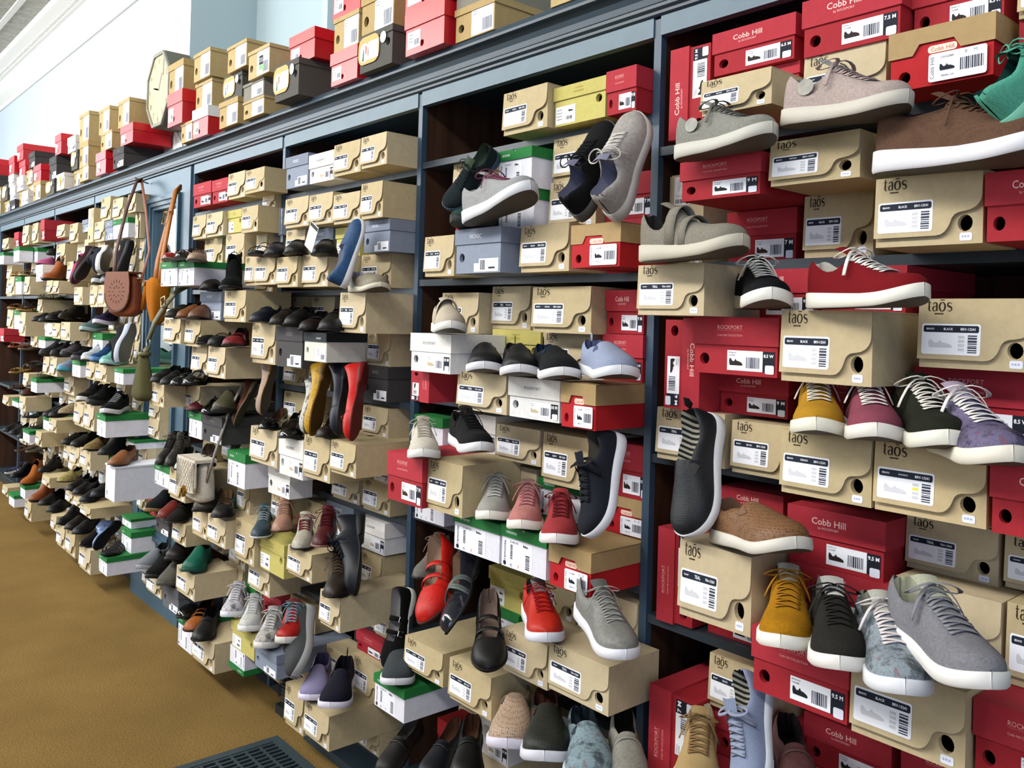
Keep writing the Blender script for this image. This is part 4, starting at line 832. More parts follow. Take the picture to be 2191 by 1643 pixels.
('Y',2,'',-3.334,-3.120,.180,.265,.369,.310,0,'yellow-green shoebox directly under the white floral sneaker'),
('T',1,'',-2.540,-2.381,.120,2.086,2.190,.310,0,'tan flap-front shoebox, second from left, single layer, top shelf, third bay from right'),
('T',2,'',-3.320,-3.145,.180,.618,.776,.310,0,'tan flap-front shoebox directly under the black pleated peep-toe shoe'),
('T',0,'',-2.825,-2.647,.200,.681,.778,.310,0,'tan flap-front shoebox directly under the cream and red two-tone oxford'),
('V',2,'',-2.546,-2.381,.100,1.805,1.912,.310,0,'blue-grey lidded shoebox, second from left, second layer up, second shelf, third bay from right'),
('D',3,'',-2.601,-2.446,.050,1.306,1.425,.310,0,'dark grey shoebox, lowest layer, third shelf, third bay from right'),
('R',0,'',-1.519,-1.379,-.020,1.155,1.290,.310,0,'red shoebox with pale lid print, uppermost layer, fourth shelf, second bay from right'),
('T',1,'',-2.510,-2.381,.240,.599,.707,.310,0,'tan flap-front shoebox directly under the brown leather oxford'),
('V',2,'',-3.075,-2.888,.200,.274,.364,.310,0,'blue-grey lidded shoebox directly under the white marbled sneaker'),
('T',0,'',-2.753,-2.570,.100,1.915,2.019,.310,0,'tan flap-front shoebox, third from left, uppermost layer, second shelf, third bay from right'),
('T',1,'',-1.592,-1.399,-.010,.475,.547,.097,0,'tan flap-front shoebox, second from left, uppermost layer, bottom shelf, second bay from right'),
('W',1,'',-3.170,-2.983,.120,.898,1.022,.097,0,'white shoebox, uppermost layer, fifth shelf, third bay from right'),
('W',2,'',-2.988,-2.796,.080,2.086,2.194,.310,0,'white shoebox, single layer, top shelf, third bay from right'),
('T',1,'',-3.295,-3.108,.130,.500,.617,.310,0,'tan flap-front shoebox, first from left, lowest layer, fifth shelf, third bay from right'),
('T',2,'',-2.514,-2.381,.130,1.913,2.030,.310,0,'tan flap-front shoebox, fourth from left, uppermost layer, second shelf, third bay from right'),
('T',0,'',-2.627,-2.465,.030,1.183,1.282,.310,0,'tan flap-front shoebox, second from left, uppermost layer, fourth shelf, third bay from right'),
('R',2,'',-1.539,-1.379,-.010,1.855,1.968,.310,0,'red shoebox, second from left, second up, second shelf, second bay from right'),
('G',1,'',-3.529,-3.319,.100,2.579,2.697,.310,0,'plain brown shoebox on the cornice, 22th of its kind from the left'),
('V',0,'',-3.183,-2.996,.080,2.086,2.210,.310,0,'blue-grey lidded shoebox, single layer, top shelf, third bay from right'),
('T',1,'',-2.816,-2.635,.180,1.690,1.803,.310,0,'tan flap-front shoebox, fourth from left, lowest layer, second shelf, third bay from right'),
('T',2,'',-1.785,-1.611,-.020,.789,.889,.310,0,'tan flap-front shoebox, first from left, uppermost layer, fifth shelf, second bay from right'),
('T',0,'',-2.955,-2.775,.090,1.926,2.037,.310,0,'tan flap-front shoebox, second from left, uppermost layer, second shelf, third bay from right'),
('Y',0,'',-2.859,-2.685,.030,1.803,1.915,.310,0,'yellow-green shoebox, second layer up, second shelf, third bay from right'),
('R',1,'',-.740,-.589,-.010,.719,.823,.310,0,'red shoebox with pale lid print, third layer up, fifth shelf, rightmost bay'),
('T',0,'',-2.594,-2.449,.040,1.425,1.537,.310,0,'tan flap-front shoebox, second from left, second layer up, third shelf, third bay from right'),
('T',1,'',-1.746,-1.561,.000,1.445,1.560,.310,0,'tan flap-front shoebox, second layer up, third shelf, second bay from right'),
('M',0,'',-1.749,-1.571,.000,1.063,1.162,.310,0,'white shoebox with green lid, second layer up, fourth shelf, second bay from right'),
('T',0,'',-3.173,-2.978,.080,1.930,2.043,.310,0,'tan flap-front shoebox, first from left, uppermost layer, second shelf, third bay from right'),
('T',1,'',-1.696,-1.531,-.110,.475,.547,.275,0,'tan flap-front shoebox, first from left, uppermost layer, bottom shelf, second bay from right'),
('M',3,'',-3.422,-3.249,.180,.898,1.036,.174,0,'white shoebox with green lid, uppermost layer, fifth shelf, third bay from right'),
('Y',0,'',-1.989,-1.777,-.020,1.446,1.565,.310,0,'yellow-green shoebox, second layer up, third shelf, second bay from right'),
('Ts',1,'',-1.351,-1.248,-.040,1.821,1.953,.310,0,'tan flap-front shoebox on its side, second layer up, second shelf, rightmost bay'),
('G',3,'',-3.802,-3.592,.080,2.667,2.783,.310,0,'plain brown shoebox on the cornice, 20th of its kind from the left'),
('B',3,'',-2.757,-2.594,.200,1.433,1.532,.310,0,'white shoebox with black lid directly under the dark brown strap shoe'),
('R',0,'',-1.513,-1.379,.010,1.447,1.564,.310,0,'red shoebox with pale lid print, second layer up, third shelf, second bay from right'),
('N',1,'',-1.518,-1.379,-.020,1.060,1.155,.310,0,'red shoebox with notched tan lid, second layer up, fourth shelf, second bay from right'),
('X',0,'',-2.353,-2.117,.090,2.564,2.729,.330,0,'glossy red shoebox on the cornice, 14th of its kind from the left'),
('T',1,'',-3.836,-3.623,.220,.367,.477,.187,0,'tan flap-front shoebox directly under the emerald green leather clog'),
('T',2,'',-3.451,-3.241,.200,1.556,1.681,.194,0,'tan flap-front shoebox directly under the black suede ankle boot'),
('Y',1,'',-1.951,-1.785,.000,.766,.874,.310,0,'yellow-green shoebox, uppermost layer, fifth shelf, second bay from right'),
('T',1,'',-1.929,-1.764,-.010,1.058,1.177,.310,0,'tan flap-front shoebox, third from left, second layer up, fourth shelf, second bay from right'),
('T',2,'',-2.150,-2.007,-.060,.280,.434,.310,0,'tan flap-front shoebox, third layer up, bottom shelf, second bay from right'),
('T',0,'',-2.220,-2.009,-.030,1.962,2.081,.310,0,'tan flap-front shoebox, first from left, uppermost layer, second shelf, second bay from right'),
('T',1,'',-3.505,-3.321,.220,.654,.764,.214,0,'tan flap-front shoebox, third from left, third layer up, fifth shelf, bay right of the mirror'),
('W',2,'',-2.145,-1.938,.000,1.198,1.309,.310,0,'white shoebox, uppermost layer, fourth shelf, second bay from right'),
('D',3,'',-3.655,-3.439,.200,1.048,1.158,.310,0,'dark grey shoebox, third layer up, fourth shelf, bay right of the mirror'),
('G',2,'',-3.877,-3.667,.080,2.428,2.546,.310,0,'plain brown shoebox on the cornice, 19th of its kind from the left'),
('T',2,'',-2.979,-2.816,.200,1.690,1.799,.310,0,'tan flap-front shoebox directly under the navy black slip-on'),
('H',2,'',-3.879,-3.677,.060,2.547,2.667,.310,0,'dark shoebox with tan label flap on the cornice, fourth of its kind from the left'),
('M',3,'',-3.865,-3.693,.200,.115,.254,.310,0,'white shoebox with green lid, lowest layer, bottom shelf, bay right of the mirror'),
('G',3,'',-4.211,-4.001,.080,2.704,2.838,.310,0,'plain brown shoebox on the cornice, 18th of its kind from the left'),
('Rs',1,'',-2.175,-2.080,.140,1.341,1.436,.137,0,'upright red shoebox with pale lid print, lowest layer, third shelf, second bay from right'),
('X',0,'',-4.502,-4.292,.100,2.525,2.694,.330,0,'glossy red shoebox on the cornice, ninth of its kind from the left'),
('R',3,'',-2.208,-2.008,-.030,1.838,1.962,.310,0,'red shoebox, first from left, second up, second shelf, second bay from right'),
('T',0,'',-3.772,-3.572,.070,1.806,1.940,.097,0,'tan flap-front shoebox, second from left, second layer up, second shelf, bay right of the mirror'),
('G',2,'',-4.554,-4.344,.080,2.694,2.859,.310,0,'plain brown shoebox on the cornice, 15th of its kind from the left'),
('G',3,'',-4.229,-4.019,.060,2.568,2.703,.310,0,'plain brown shoebox on the cornice, 17th of its kind from the left'),
('V',3,'',-3.770,-3.538,.180,1.559,1.681,.310,0,'blue-grey lidded shoebox, third layer up, third shelf, bay right of the mirror'),
('X',0,'',-2.849,-2.647,.080,2.671,2.815,.330,0,'glossy red shoebox on the cornice, twelfth of its kind from the left'),
('K',1,'',-1.506,-1.379,.010,1.565,1.674,.310,0,'red shoebox with slab-letter lid, uppermost layer, third shelf, second bay from right'),
('M',2,'',-1.968,-1.803,.010,.679,.766,.310,0,'white shoebox with green lid, second layer up, fifth shelf, second bay from right'),
('T',1,'',-2.019,-1.844,-.040,1.565,1.691,.310,0,'tan flap-front shoebox, second from left, uppermost layer, third shelf, second bay from right'),
('V',0,'dark',-4.011,-3.810,.220,.254,.366,.310,0,'slate grey shoebox directly under the taupe grey wool shoe'),
('T',0,'',-3.213,-3.033,.180,1.703,1.808,.310,0,'tan flap-front shoebox directly under the dark bronze strap sandal'),
('T',1,'',-3.773,-3.571,.030,.388,.477,.310,0,'tan flap-front shoebox, second from left, third layer up, bottom shelf, bay right of the mirror'),
('T',2,'',-3.902,-3.715,.240,.769,.900,.310,0,'tan flap-front shoebox directly under the brown lace-up'),
('T',0,'',-3.260,-3.093,.030,1.820,1.930,.310,0,'tan flap-front shoebox, second layer up, second shelf, third bay from right'),
('T',1,'',-3.554,-3.376,.220,1.325,1.450,.310,0,'tan flap-front shoebox, third from left, lowest layer, third shelf, bay right of the mirror'),
('X',1,'',-4.204,-4.008,.080,2.428,2.567,.330,0,'glossy red shoebox on the cornice, tenth of its kind from the left'),
('V',3,'warm',-3.618,-3.408,.080,2.503,2.579,.310,0,'warm grey shoebox on the cornice, first of its kind from the left'),
('T',1,'',-.578,-.403,-.030,1.148,1.239,.310,0,'tan flap-front shoebox, second from left, uppermost layer, fourth shelf, rightmost bay'),
('T',2,'',-3.215,-3.086,.080,.777,.898,.310,0,'tan flap-front shoebox, first from left, fourth layer up, fifth shelf, third bay from right'),
('M',2,'',-3.817,-3.652,.100,.638,.769,.310,0,'white shoebox with green lid, third layer up, fifth shelf, bay right of the mirror'),
('R',3,'',-3.349,-3.189,.040,.370,.453,.310,0,'red shoebox with pale lid print, fourth layer up, bottom shelf, third bay from right'),
('T',2,'',-3.489,-3.304,.110,2.091,2.188,.104,0,'tan flap-front shoebox, second from left, single layer, top shelf, bay right of the mirror'),
('G',0,'',-3.612,-3.402,.080,2.428,2.502,.310,0,'plain brown shoebox on the cornice, 21th of its kind from the left'),
('T',1,'',-2.205,-2.019,.010,1.548,1.671,.310,0,'tan flap-front shoebox, first from left, uppermost layer, third shelf, second bay from right'),
('T',2,'',-4.094,-3.881,.040,1.811,1.938,.310,0,'tan flap-front shoebox, first from left, second layer up, second shelf, bay right of the mirror'),
('M',0,'flip',-3.349,-3.204,.180,.178,.264,.310,0,'white shoebox with green lid, second layer up, bottom shelf, third bay from right'),
('T',1,'',-3.717,-3.539,.090,2.090,2.202,.310,0,'tan flap-front shoebox, first from left, single layer, top shelf, bay right of the mirror'),
('R',2,'',-4.159,-3.939,.080,2.090,2.203,.310,0,'red shoebox with pale lid print, first from left, single, top shelf, bay right mirror'),
('T',0,'',-3.722,-3.560,.200,.638,.751,.097,0,'tan flap-front shoebox directly under the taupe leather clog'),
('T',1,'',-3.936,-3.734,.180,1.153,1.265,.310,0,'tan flap-front shoebox, second from left, uppermost layer, fourth shelf, bay right of the mirror'),
('T',2,'',-3.539,-3.376,.100,1.931,2.039,.097,0,'tan flap-front shoebox, third from left, third layer up, second shelf, bay right of the mirror'),
('T',0,'',-3.496,-3.376,.100,.764,.897,.310,0,'tan flap-front shoebox, second from left, fourth layer up, fifth shelf, bay right of the mirror'),
('T',1,'',-3.790,-3.615,.200,1.325,1.445,.310,0,'tan flap-front shoebox, second from left, lowest layer, third shelf, bay right of the mirror'),
('K',0,'',-.546,-.400,.050,2.018,2.112,.310,0,'red shoebox with slab-letter lid, lowest layer, top shelf, rightmost bay'),
('T',0,'',-3.349,-3.214,.160,1.703,1.819,.310,0,'tan flap-front shoebox, first from left, lowest layer, second shelf, third bay from right'),
('M',2,'',-3.570,-3.424,.040,.341,.432,.310,0,'white shoebox with green lid, third layer up, bottom shelf, bay right of the mirror'),
('R',3,'',-3.928,-3.747,.080,2.090,2.198,.310,0,'red shoebox with pale lid print, second from left, single, top shelf, bay right mirror'),
('G',0,'',-1.696,-1.486,.060,2.428,2.522,.310,0,'plain brown shoebox on the cornice, 26th of its kind from the left'),
('T',1,'',-3.951,-3.764,.090,1.938,2.045,.310,0,'tan flap-front shoebox, second from left, third layer up, second shelf, bay right of the mirror'),
('T',2,'',-3.770,-3.594,.240,1.445,1.558,.310,0,'tan flap-front shoebox directly under the caramel brown leather loafer'),
('M',3,'',-3.993,-3.782,.280,1.703,1.811,.310,0,'white shoebox with green lid, first from left, lowest, second shelf, bay right mirror'),
('T',1,'',-4.215,-4.024,.220,.273,.368,.310,0,'tan flap-front shoebox directly under the pale grey suede shoe'),
('D',1,'',-2.859,-2.694,-.100,.262,.404,.285,0,'dark grey shoebox, third layer up, bottom shelf, third bay from right'),
('T',0,'',-3.974,-3.771,.260,1.451,1.558,.310,0,'tan flap-front shoebox directly under the olive black loafer'),
('M',3,'',-4.110,-3.908,.240,.796,.888,.310,0,'white shoebox with green lid directly under the dark bronze lace-up'),
('X',0,'white',-4.795,-4.630,.260,.614,.794,.330,0,'big plain white boot box, second layer up, fifth shelf, front of the mirror'),
('V',1,'warm',-2.116,-1.929,.060,2.528,2.651,.310,0,'warm grey shoebox on the cornice, second of its kind from the left'),
('M',2,'',-3.770,-3.587,.280,1.703,1.805,.310,0,'white shoebox with green lid directly under the red patent flat'),
('V',3,'',-2.918,-2.722,.000,.778,.898,.310,0,'blue-grey lidded shoebox, fourth layer up, fifth shelf, third bay from right'),
('M',0,'',-3.838,-3.686,.190,1.042,1.153,.310,0,'white shoebox with green lid directly under the burgundy strap shoe'),
('W',1,'',-2.669,-2.498,.010,.778,.889,.310,0,'white shoebox, fourth layer up, fifth shelf, third bay from right'),
('G',3,'',-5.396,-5.186,.080,2.659,2.814,.220,0,'plain brown shoebox on the cornice, 14th of its kind from the left'),
('T',0,'',-3.958,-3.798,.200,.557,.652,.310,0,'tan flap-front shoebox directly under the dark brown suede shoe'),
('T',1,'',-5.371,-5.146,.220,.115,.251,.310,0,'tan flap-front shoebox, third from left, lowest layer, bottom shelf, first bay left of mirror'),
('T',2,'',-3.189,-2.981,.000,.370,.474,.310,0,'tan flap-front shoebox, fourth layer up, bottom shelf, third bay from right'),
('T',0,'',-4.068,-3.889,.280,1.165,1.267,.097,0,'tan flap-front shoebox, first from left, uppermost layer, fourth shelf, bay right of the mirror'),
('Y',3,'',-3.763,-3.614,.070,1.946,2.047,.310,0,'yellow-green shoebox, third layer up, second shelf, bay right of the mirror'),
('G',3,'',-6.320,-6.088,.060,2.700,2.892,.310,0,'plain brown shoebox on the cornice, ninth of its kind from the left'),
('G',0,'',-5.788,-5.565,.080,2.676,2.832,.220,0,'plain brown shoebox on the cornice, twelfth of its kind from the left'),
('D',2,'',-4.131,-3.958,.220,.568,.653,.310,0,'dark grey shoebox directly under the brick red shoe'),
('T',2,'',-4.147,-3.983,.080,1.938,2.048,.310,0,'tan flap-front shoebox, first from left, third layer up, second shelf, bay right of the mirror'),
('T',0,'',-2.887,-2.721,.000,.262,.365,.097,0,'tan flap-front shoebox, first from left, third layer up, bottom shelf, third bay from right'),
('M',1,'',-2.188,-2.023,.000,1.340,1.419,.310,0,'white shoebox with green lid, lowest layer, third shelf, second bay from right'),
('T',2,'',-2.646,-2.510,.010,.647,.769,.310,0,'tan flap-front shoebox, second from left, second layer up, fifth shelf, third bay from right'),
('X',0,'',-5.338,-5.108,.080,2.547,2.659,.220,0,'glossy red shoebox on the cornice, eighth of its kind from the left'),
('T',1,'',-2.862,-2.668,.010,.920,1.008,.310,0,'tan flap-front shoebox, first from left, lowest layer, fourth shelf, third bay from right'),
('T',2,'',-5.752,-5.543,.200,.115,.261,.310,0,'tan flap-front shoebox, second from left, lowest layer, bottom shelf, first bay left of mirror'),
('M',2,'',-4.898,-4.726,.140,.314,.425,.310,0,'white shoebox with green lid, third layer up, bottom shelf, front of the mirror'),
('T',1,'',-5.366,-5.169,.220,.910,1.052,.310,0,'tan flap-front shoebox, third from left, lowest layer, fourth shelf, first bay left of mirror'),
('D',0,'',-5.470,-5.260,.080,2.428,2.547,.220,0,'dark grey shoebox on the cornice, fifth of its kind from the left'),
('G',0,'',-4.355,-4.204,.080,2.428,2.525,.310,0,'plain brown shoebox on the cornice, 16th of its kind from the left'),
('G',2,'',-6.299,-6.086,.060,2.532,2.700,.310,0,'plain brown shoebox on the cornice, tenth of its kind from the left'),
('X',0,'',-5.828,-5.618,.080,2.428,2.567,.330,0,'glossy red shoebox on the cornice, seventh of its kind from the left'),
('T',0,'',-3.062,-2.918,.010,.744,.876,.310,0,'tan flap-front shoebox, second from left, fourth layer up, fifth shelf, third bay from right'),
('M',1,'',-5.631,-5.421,.120,1.310,1.452,.310,0,'white shoebox with green lid, lowest layer, third shelf, first bay left of mirror'),
('G',3,'',-5.734,-5.503,.080,2.567,2.676,.220,0,'plain brown shoebox on the cornice, 13th of its kind from the left'),
('V',3,'',-3.092,-2.913,.010,1.808,1.926,.310,0,'blue-grey lidded shoebox, first from left, second layer up, second shelf, third bay from right'),
('T',1,'',-5.423,-5.205,.220,.685,.792,.097,0,'tan flap-front shoebox, third from left, third layer up, fifth shelf, first bay left of mirror'),
('T',2,'',-3.337,-3.144,-.020,1.156,1.276,.310,0,'tan flap-front shoebox, first from left, uppermost layer, fourth shelf, third bay from right'),
('T',0,'',-5.575,-5.375,.220,.910,1.041,.310,0,'tan flap-front shoebox, second from left, lowest layer, fourth shelf, first bay left of mirror'),
('T',1,'',-5.431,-5.236,.080,2.123,2.244,.310,0,'tan flap-front shoebox, third from left, single layer, top shelf, first bay left of mirror'),
('T',2,'',-5.668,-5.478,.080,2.133,2.272,.310,0,'tan flap-front shoebox, second from left, single layer, top shelf, first bay left of mirror'),
('M',1,'',-5.051,-4.886,.240,.910,1.030,.310,0,'white shoebox with green lid, lowest layer, fourth shelf, front of the mirror'),
('T',1,'',-3.177,-2.987,-.050,1.556,1.667,.310,0,'tan flap-front shoebox, third from left, uppermost layer, third shelf, third bay from right'),
('Ts',3,'',-5.951,-5.826,.080,2.012,2.233,.097,0,'tan flap-front shoebox on its side, uppermost layer, second shelf, first bay left of mirror'),
('T',0,'',-5.964,-5.775,.200,.115,.248,.310,0,'tan flap-front shoebox, first from left, lowest layer, bottom shelf, first bay left of mirror'),
('T',1,'',-6.479,-6.231,.060,1.016,1.148,.310,0,'tan flap-front shoebox, second from left, second layer up, fourth shelf, second bay left of mirror'),
('Y',2,'',-3.064,-2.880,-.080,.920,.994,.305,0,'yellow-green shoebox, lowest layer, fourth shelf, third bay from right'),
('T',0,'',-5.717,-5.511,.200,.660,.767,.310,0,'tan flap-front shoebox, second from left, third layer up, fifth shelf, first bay left of mirror'),
('M',0,'',-4.862,-4.715,.260,.218,.313,.310,0,'white shoebox with green lid, second layer up, bottom shelf, front of the mirror'),
('T',2,'',-6.810,-6.567,.060,1.896,2.047,.310,0,'tan flap-front shoebox, first from left, third layer up, second shelf, second bay left of mirror'),
('T',0,'',-5.170,-4.960,.220,1.199,1.288,.214,0,'tan flap-front shoebox, uppermost layer, fourth shelf, front of the mirror'),
('T',1,'',-5.793,-5.595,.080,2.012,2.133,.310,0,'tan flap-front shoebox, uppermost layer, second shelf, first bay left of mirror'),
('D',0,'',-7.112,-6.902,.060,2.537,2.704,.310,0,'dark grey shoebox on the cornice, fourth of its kind from the left'),
('T',0,'',-3.108,-2.939,-.010,1.306,1.399,.310,0,'tan flap-front shoebox, second from left, lowest layer, third shelf, third bay from right'),
('T',1,'',-5.882,-5.672,.050,1.899,2.012,.310,0,'tan flap-front shoebox, second from left, fourth layer up, second shelf, first bay left of mirror'),
('T',2,'',-3.328,-3.131,-.010,1.306,1.395,.310,0,'tan flap-front shoebox, first from left, lowest layer, third shelf, third bay from right'),
('T',0,'',-5.235,-5.076,.200,1.608,1.730,.097,0,'tan flap-front shoebox, third from left, uppermost layer, third shelf, first bay left of mirror'),
('M',1,'',-5.433,-5.266,.080,2.010,2.122,.310,0,'white shoebox with green lid, first from left, uppermost, second shelf, first bay left mirror'),
('G',3,'',-6.201,-5.991,.080,2.428,2.532,.310,0,'plain brown shoebox on the cornice, eleventh of its kind from the left'),
('T',0,'',-5.394,-5.244,.200,1.606,1.730,.194,0,'tan flap-front shoebox, second from left, uppermost layer, third shelf, first bay left of mirror'),
('T',1,'',-5.934,-5.724,.220,1.398,1.509,.097,0,'tan flap-front shoebox, first from left, second layer up, third shelf, first bay left of mirror'),
('T',2,'',-6.377,-6.180,.080,2.035,2.162,.310,0,'tan flap-front shoebox, uppermost layer, second shelf, second bay left of mirror'),
('V',2,'',-5.586,-5.433,.080,2.010,2.128,.310,0,'blue-grey lidded shoebox, uppermost layer, second shelf, first bay left of mirror'),
('G',2,'',-7.612,-7.366,.060,2.428,2.572,.310,0,'plain brown shoebox on the cornice, seventh of its kind from the left'),
('W',0,'',-5.609,-5.444,.100,1.611,1.729,.174,0,'white shoebox, uppermost layer, third shelf, first bay left of mirror'),
('W',1,'',-6.652,-6.442,.050,2.679,2.789,.310,0,'white shoebox on the cornice, fifth of its kind from the left'),
('M',2,'',-4.836,-4.678,.220,1.207,1.288,.310,0,'white shoebox with green lid, uppermost layer, fourth shelf, front of the mirror'),
('T',2,'',-5.423,-5.253,.200,1.189,1.288,.310,0,'tan flap-front shoebox, second from left, third layer up, fourth shelf, first bay left of mirror'),
('T',0,'',-5.877,-5.670,.120,1.363,1.462,.310,0,'tan flap-front shoebox, second from left, second layer up, third shelf, first bay left of mirror'),
('T',1,'',-7.215,-7.016,.200,1.386,1.560,.194,0,'tan flap-front shoebox, first from left, second layer up, third shelf, second bay left of mirror'),
('T',2,'',-5.372,-5.175,.220,.420,.477,.310,0,'tan flap-front shoebox, third from left, uppermost layer, bottom shelf, first bay left of mirror'),
('T',0,'',-6.084,-5.906,.160,1.768,1.892,.310,0,'tan flap-front shoebox, first from left, second layer up, second shelf, first bay left of mirror'),
('T',1,'',-5.119,-4.987,.090,2.141,2.242,.310,0,'tan flap-front shoebox, single layer, top shelf, front of the mirror'),
('M',1,'',-5.910,-5.719,.160,1.173,1.275,.310,0,'white shoebox with green lid, third layer up, fourth shelf, first bay left of mirror'),
('X',0,'',-7.617,-7.371,.060,2.573,2.701,.330,0,'glossy red shoebox on the cornice, fifth of its kind from the left'),
('T',1,'',-5.737,-5.552,.200,1.618,1.724,.097,0,'tan flap-front shoebox, first from left, uppermost layer, third shelf, first bay left of mirror'),
('T',2,'',-5.484,-5.319,.050,1.914,2.010,.310,0,'tan flap-front shoebox, third from left, fourth layer up, second shelf, first bay left of mirror'),
('G',0,'yellow',-6.798,-6.588,.080,2.428,2.542,.310,0,'white box with yellow wedge on the cornice, first of its kind from the left'),
('X',0,'',-6.963,-6.790,.060,2.704,2.848,.330,0,'glossy red shoebox on the cornice, sixth of its kind from the left'),
('T',2,'',-6.846,-6.663,.200,.115,.245,.310,0,'tan flap-front shoebox, second from left, lowest layer, bottom shelf, second bay left of mirror'),
('R',0,'',-3.728,-3.549,-.030,1.846,1.945,.310,0,'red shoebox with pale lid print, second layer up, second shelf, bay right of the mirror'),
('T',1,'',-3.222,-3.027,-.020,.475,.497,.310,0,'tan flap-front shoebox, uppermost layer, bottom shelf, third bay from right'),
('H',2,'',-7.191,-6.955,.060,2.428,2.536,.310,0,'dark shoebox with tan label flap on the cornice, second of its kind from the left'),
('H',3,'',-6.538,-6.383,.050,2.547,2.678,.310,0,'dark shoebox with tan label flap on the cornice, third of its kind from the left'),
('Ts',0,'',-5.078,-4.998,.060,1.996,2.140,.310,0,'tan flap-front shoebox on its side, uppermost layer, second shelf, front of the mirror'),
('T',2,'',-3.349,-3.221,-.050,1.556,1.667,.310,0,'tan flap-front shoebox, second from left, uppermost layer, third shelf, third bay from right'),
('M',2,'',-4.960,-4.802,.120,.426,.477,.310,0,'white shoebox with green lid, uppermost layer, bottom shelf, front of the mirror'),
('T',1,'',-6.350,-6.179,.180,1.148,1.272,.310,0,'tan flap-front shoebox, second from left, third layer up, fourth shelf, second bay left of mirror'),
('T',2,'',-5.941,-5.776,.180,.645,.741,.310,0,'tan flap-front shoebox, first from left, third layer up, fifth shelf, first bay left of mirror'),
('M',1,'',-5.279,-5.145,.120,.672,.758,.310,0,'white shoebox with green lid, third layer up, fifth shelf, first bay left of mirror'),
('T',1,'',-7.809,-7.597,.080,2.090,2.242,.310,0,'tan flap-front shoebox, first from left, single layer, top shelf, third bay left of mirror'),
('T',2,'',-.546,-.399,.060,2.112,2.196,.310,0,'tan flap-front shoebox, second layer up, top shelf, rightmost bay'),
('T',0,'',-6.244,-6.042,.200,1.399,1.497,.194,0,'tan flap-front shoebox, second from left, second layer up, third shelf, second bay left of mirror'),
('M',1,'',-5.249,-5.145,.080,2.009,2.123,.310,0,'white shoebox with green lid, second from left, uppermost, second shelf, first bay left mirror'),
('W',2,'',-6.859,-6.653,.180,1.779,1.896,.310,0,'white shoebox, second layer up, second shelf, second bay left of mirror'),
('T',0,'',-7.473,-7.291,.080,2.090,2.239,.310,0,'tan flap-front shoebox, second from left, single layer, top shelf, third bay left of mirror'),
('X',0,'',-8.293,-8.062,.050,2.823,2.953,.330,0,'glossy red shoebox on the cornice, third of its kind from the left'),
('T',2,'',-6.163,-5.974,.220,.807,.888,.214,0,'tan flap-front shoebox, uppermost layer, fifth shelf, first bay left of mirror'),
('M',2,'',-7.422,-7.230,.200,1.431,1.576,.310,0,'white shoebox with green lid, uppermost layer, third shelf, third bay left of mirror'),
('Ds',3,'brown',-3.086,-2.974,.020,.920,.998,.097,0,'dark brown shoebox on its side, lowest layer, fourth shelf, third bay from right'),
('D',0,'',-7.795,-7.585,.060,2.705,2.826,.310,0,'dark grey shoebox on the cornice, third of its kind from the left'),
('T',0,'',-6.541,-6.375,.180,1.148,1.264,.310,0,'tan flap-front shoebox, first from left, third layer up, fourth shelf, second bay left of mirror'),
('T',1,'',-7.649,-7.431,.200,1.690,1.828,.310,0,'tan flap-front shoebox, lowest layer, second shelf, third bay left of mirror'),
('M',3,'',-7.415,-7.205,.200,1.690,1.823,.310,0,'white shoebox with green lid, lowest layer, second shelf, third bay left of mirror'),
('T',0,'',-5.866,-5.705,.180,.403,.477,.310,0,'tan flap-front shoebox, first from left, uppermost layer, bottom shelf, first bay left of mirror'),
('T',1,'',-7.640,-7.438,.200,1.430,1.575,.310,0,'tan flap-front shoebox, uppermost layer, third shelf, third bay left of mirror'),
('M',2,'',-7.633,-7.393,.060,1.947,2.058,.310,0,'white shoebox with green lid, second from left, uppermost, second shelf, third bay left mirror'),
('T',0,'',-6.208,-6.065,.180,.164,.262,.174,0,'tan flap-front shoebox, fourth from left, lowest layer, bottom shelf, second bay left of mirror'),
('T',1,'',-6.726,-6.516,.080,2.090,2.176,.310,0,'tan flap-front shoebox, single layer, top shelf, second bay left of mirror'),
('T',2,'',-6.467,-6.266,.180,.410,.477,.310,0,'tan flap-front shoebox, second from left, uppermost layer, bottom shelf, second bay left of mirror'),
('X',0,'',-8.544,-8.334,.060,2.740,2.885,.330,0,'glossy red shoebox on the cornice, second of its kind from the left'),
('W',3,'',-8.254,-8.025,.050,2.565,2.686,.310,0,'white shoebox on the cornice, third of its kind from the left'),
('M',0,'',-5.119,-5.036,.100,1.614,1.731,.154,0,'white shoebox with green lid, uppermost layer, third shelf, front of the mirror'),
('W',1,'',-6.550,-6.345,.180,1.404,1.493,.310,0,'white shoebox, second layer up, third shelf, second bay left of mirror'),
('M',2,'',-7.005,-6.795,.200,.639,.725,.310,0,'white shoebox with green lid, second layer up, fifth shelf, second bay left of mirror'),
('G',3,'',-7.961,-7.746,.040,2.592,2.705,.310,0,'plain brown shoebox on the cornice, fifth of its kind from the left'),
('T',0,'',-7.229,-7.031,.180,.840,.943,.174,0,'tan flap-front shoebox, uppermost layer, fifth shelf, second bay left of mirror'),
('M',1,'',-7.711,-7.501,.160,1.947,2.065,.097,0,'white shoebox with green lid, first from left, uppermost, second shelf, third bay left mirror'),
('T',2,'',-6.688,-6.527,.180,.646,.745,.310,0,'tan flap-front shoebox, first from left, third layer up, fifth shelf, second bay left of mirror'),
('M',3,'',-6.716,-6.539,.220,1.016,1.111,.310,0,'white shoebox with green lid, second layer up, fourth shelf, second bay left of mirror'),
('T',1,'',-7.086,-6.923,.200,1.690,1.816,.310,0,'tan flap-front shoebox, first from left, lowest layer, second shelf, second bay left of mirror'),
('M',1,'',-6.427,-6.263,.200,.788,.874,.310,0,'white shoebox with green lid, fifth layer up, fifth shelf, second bay left of mirror'),
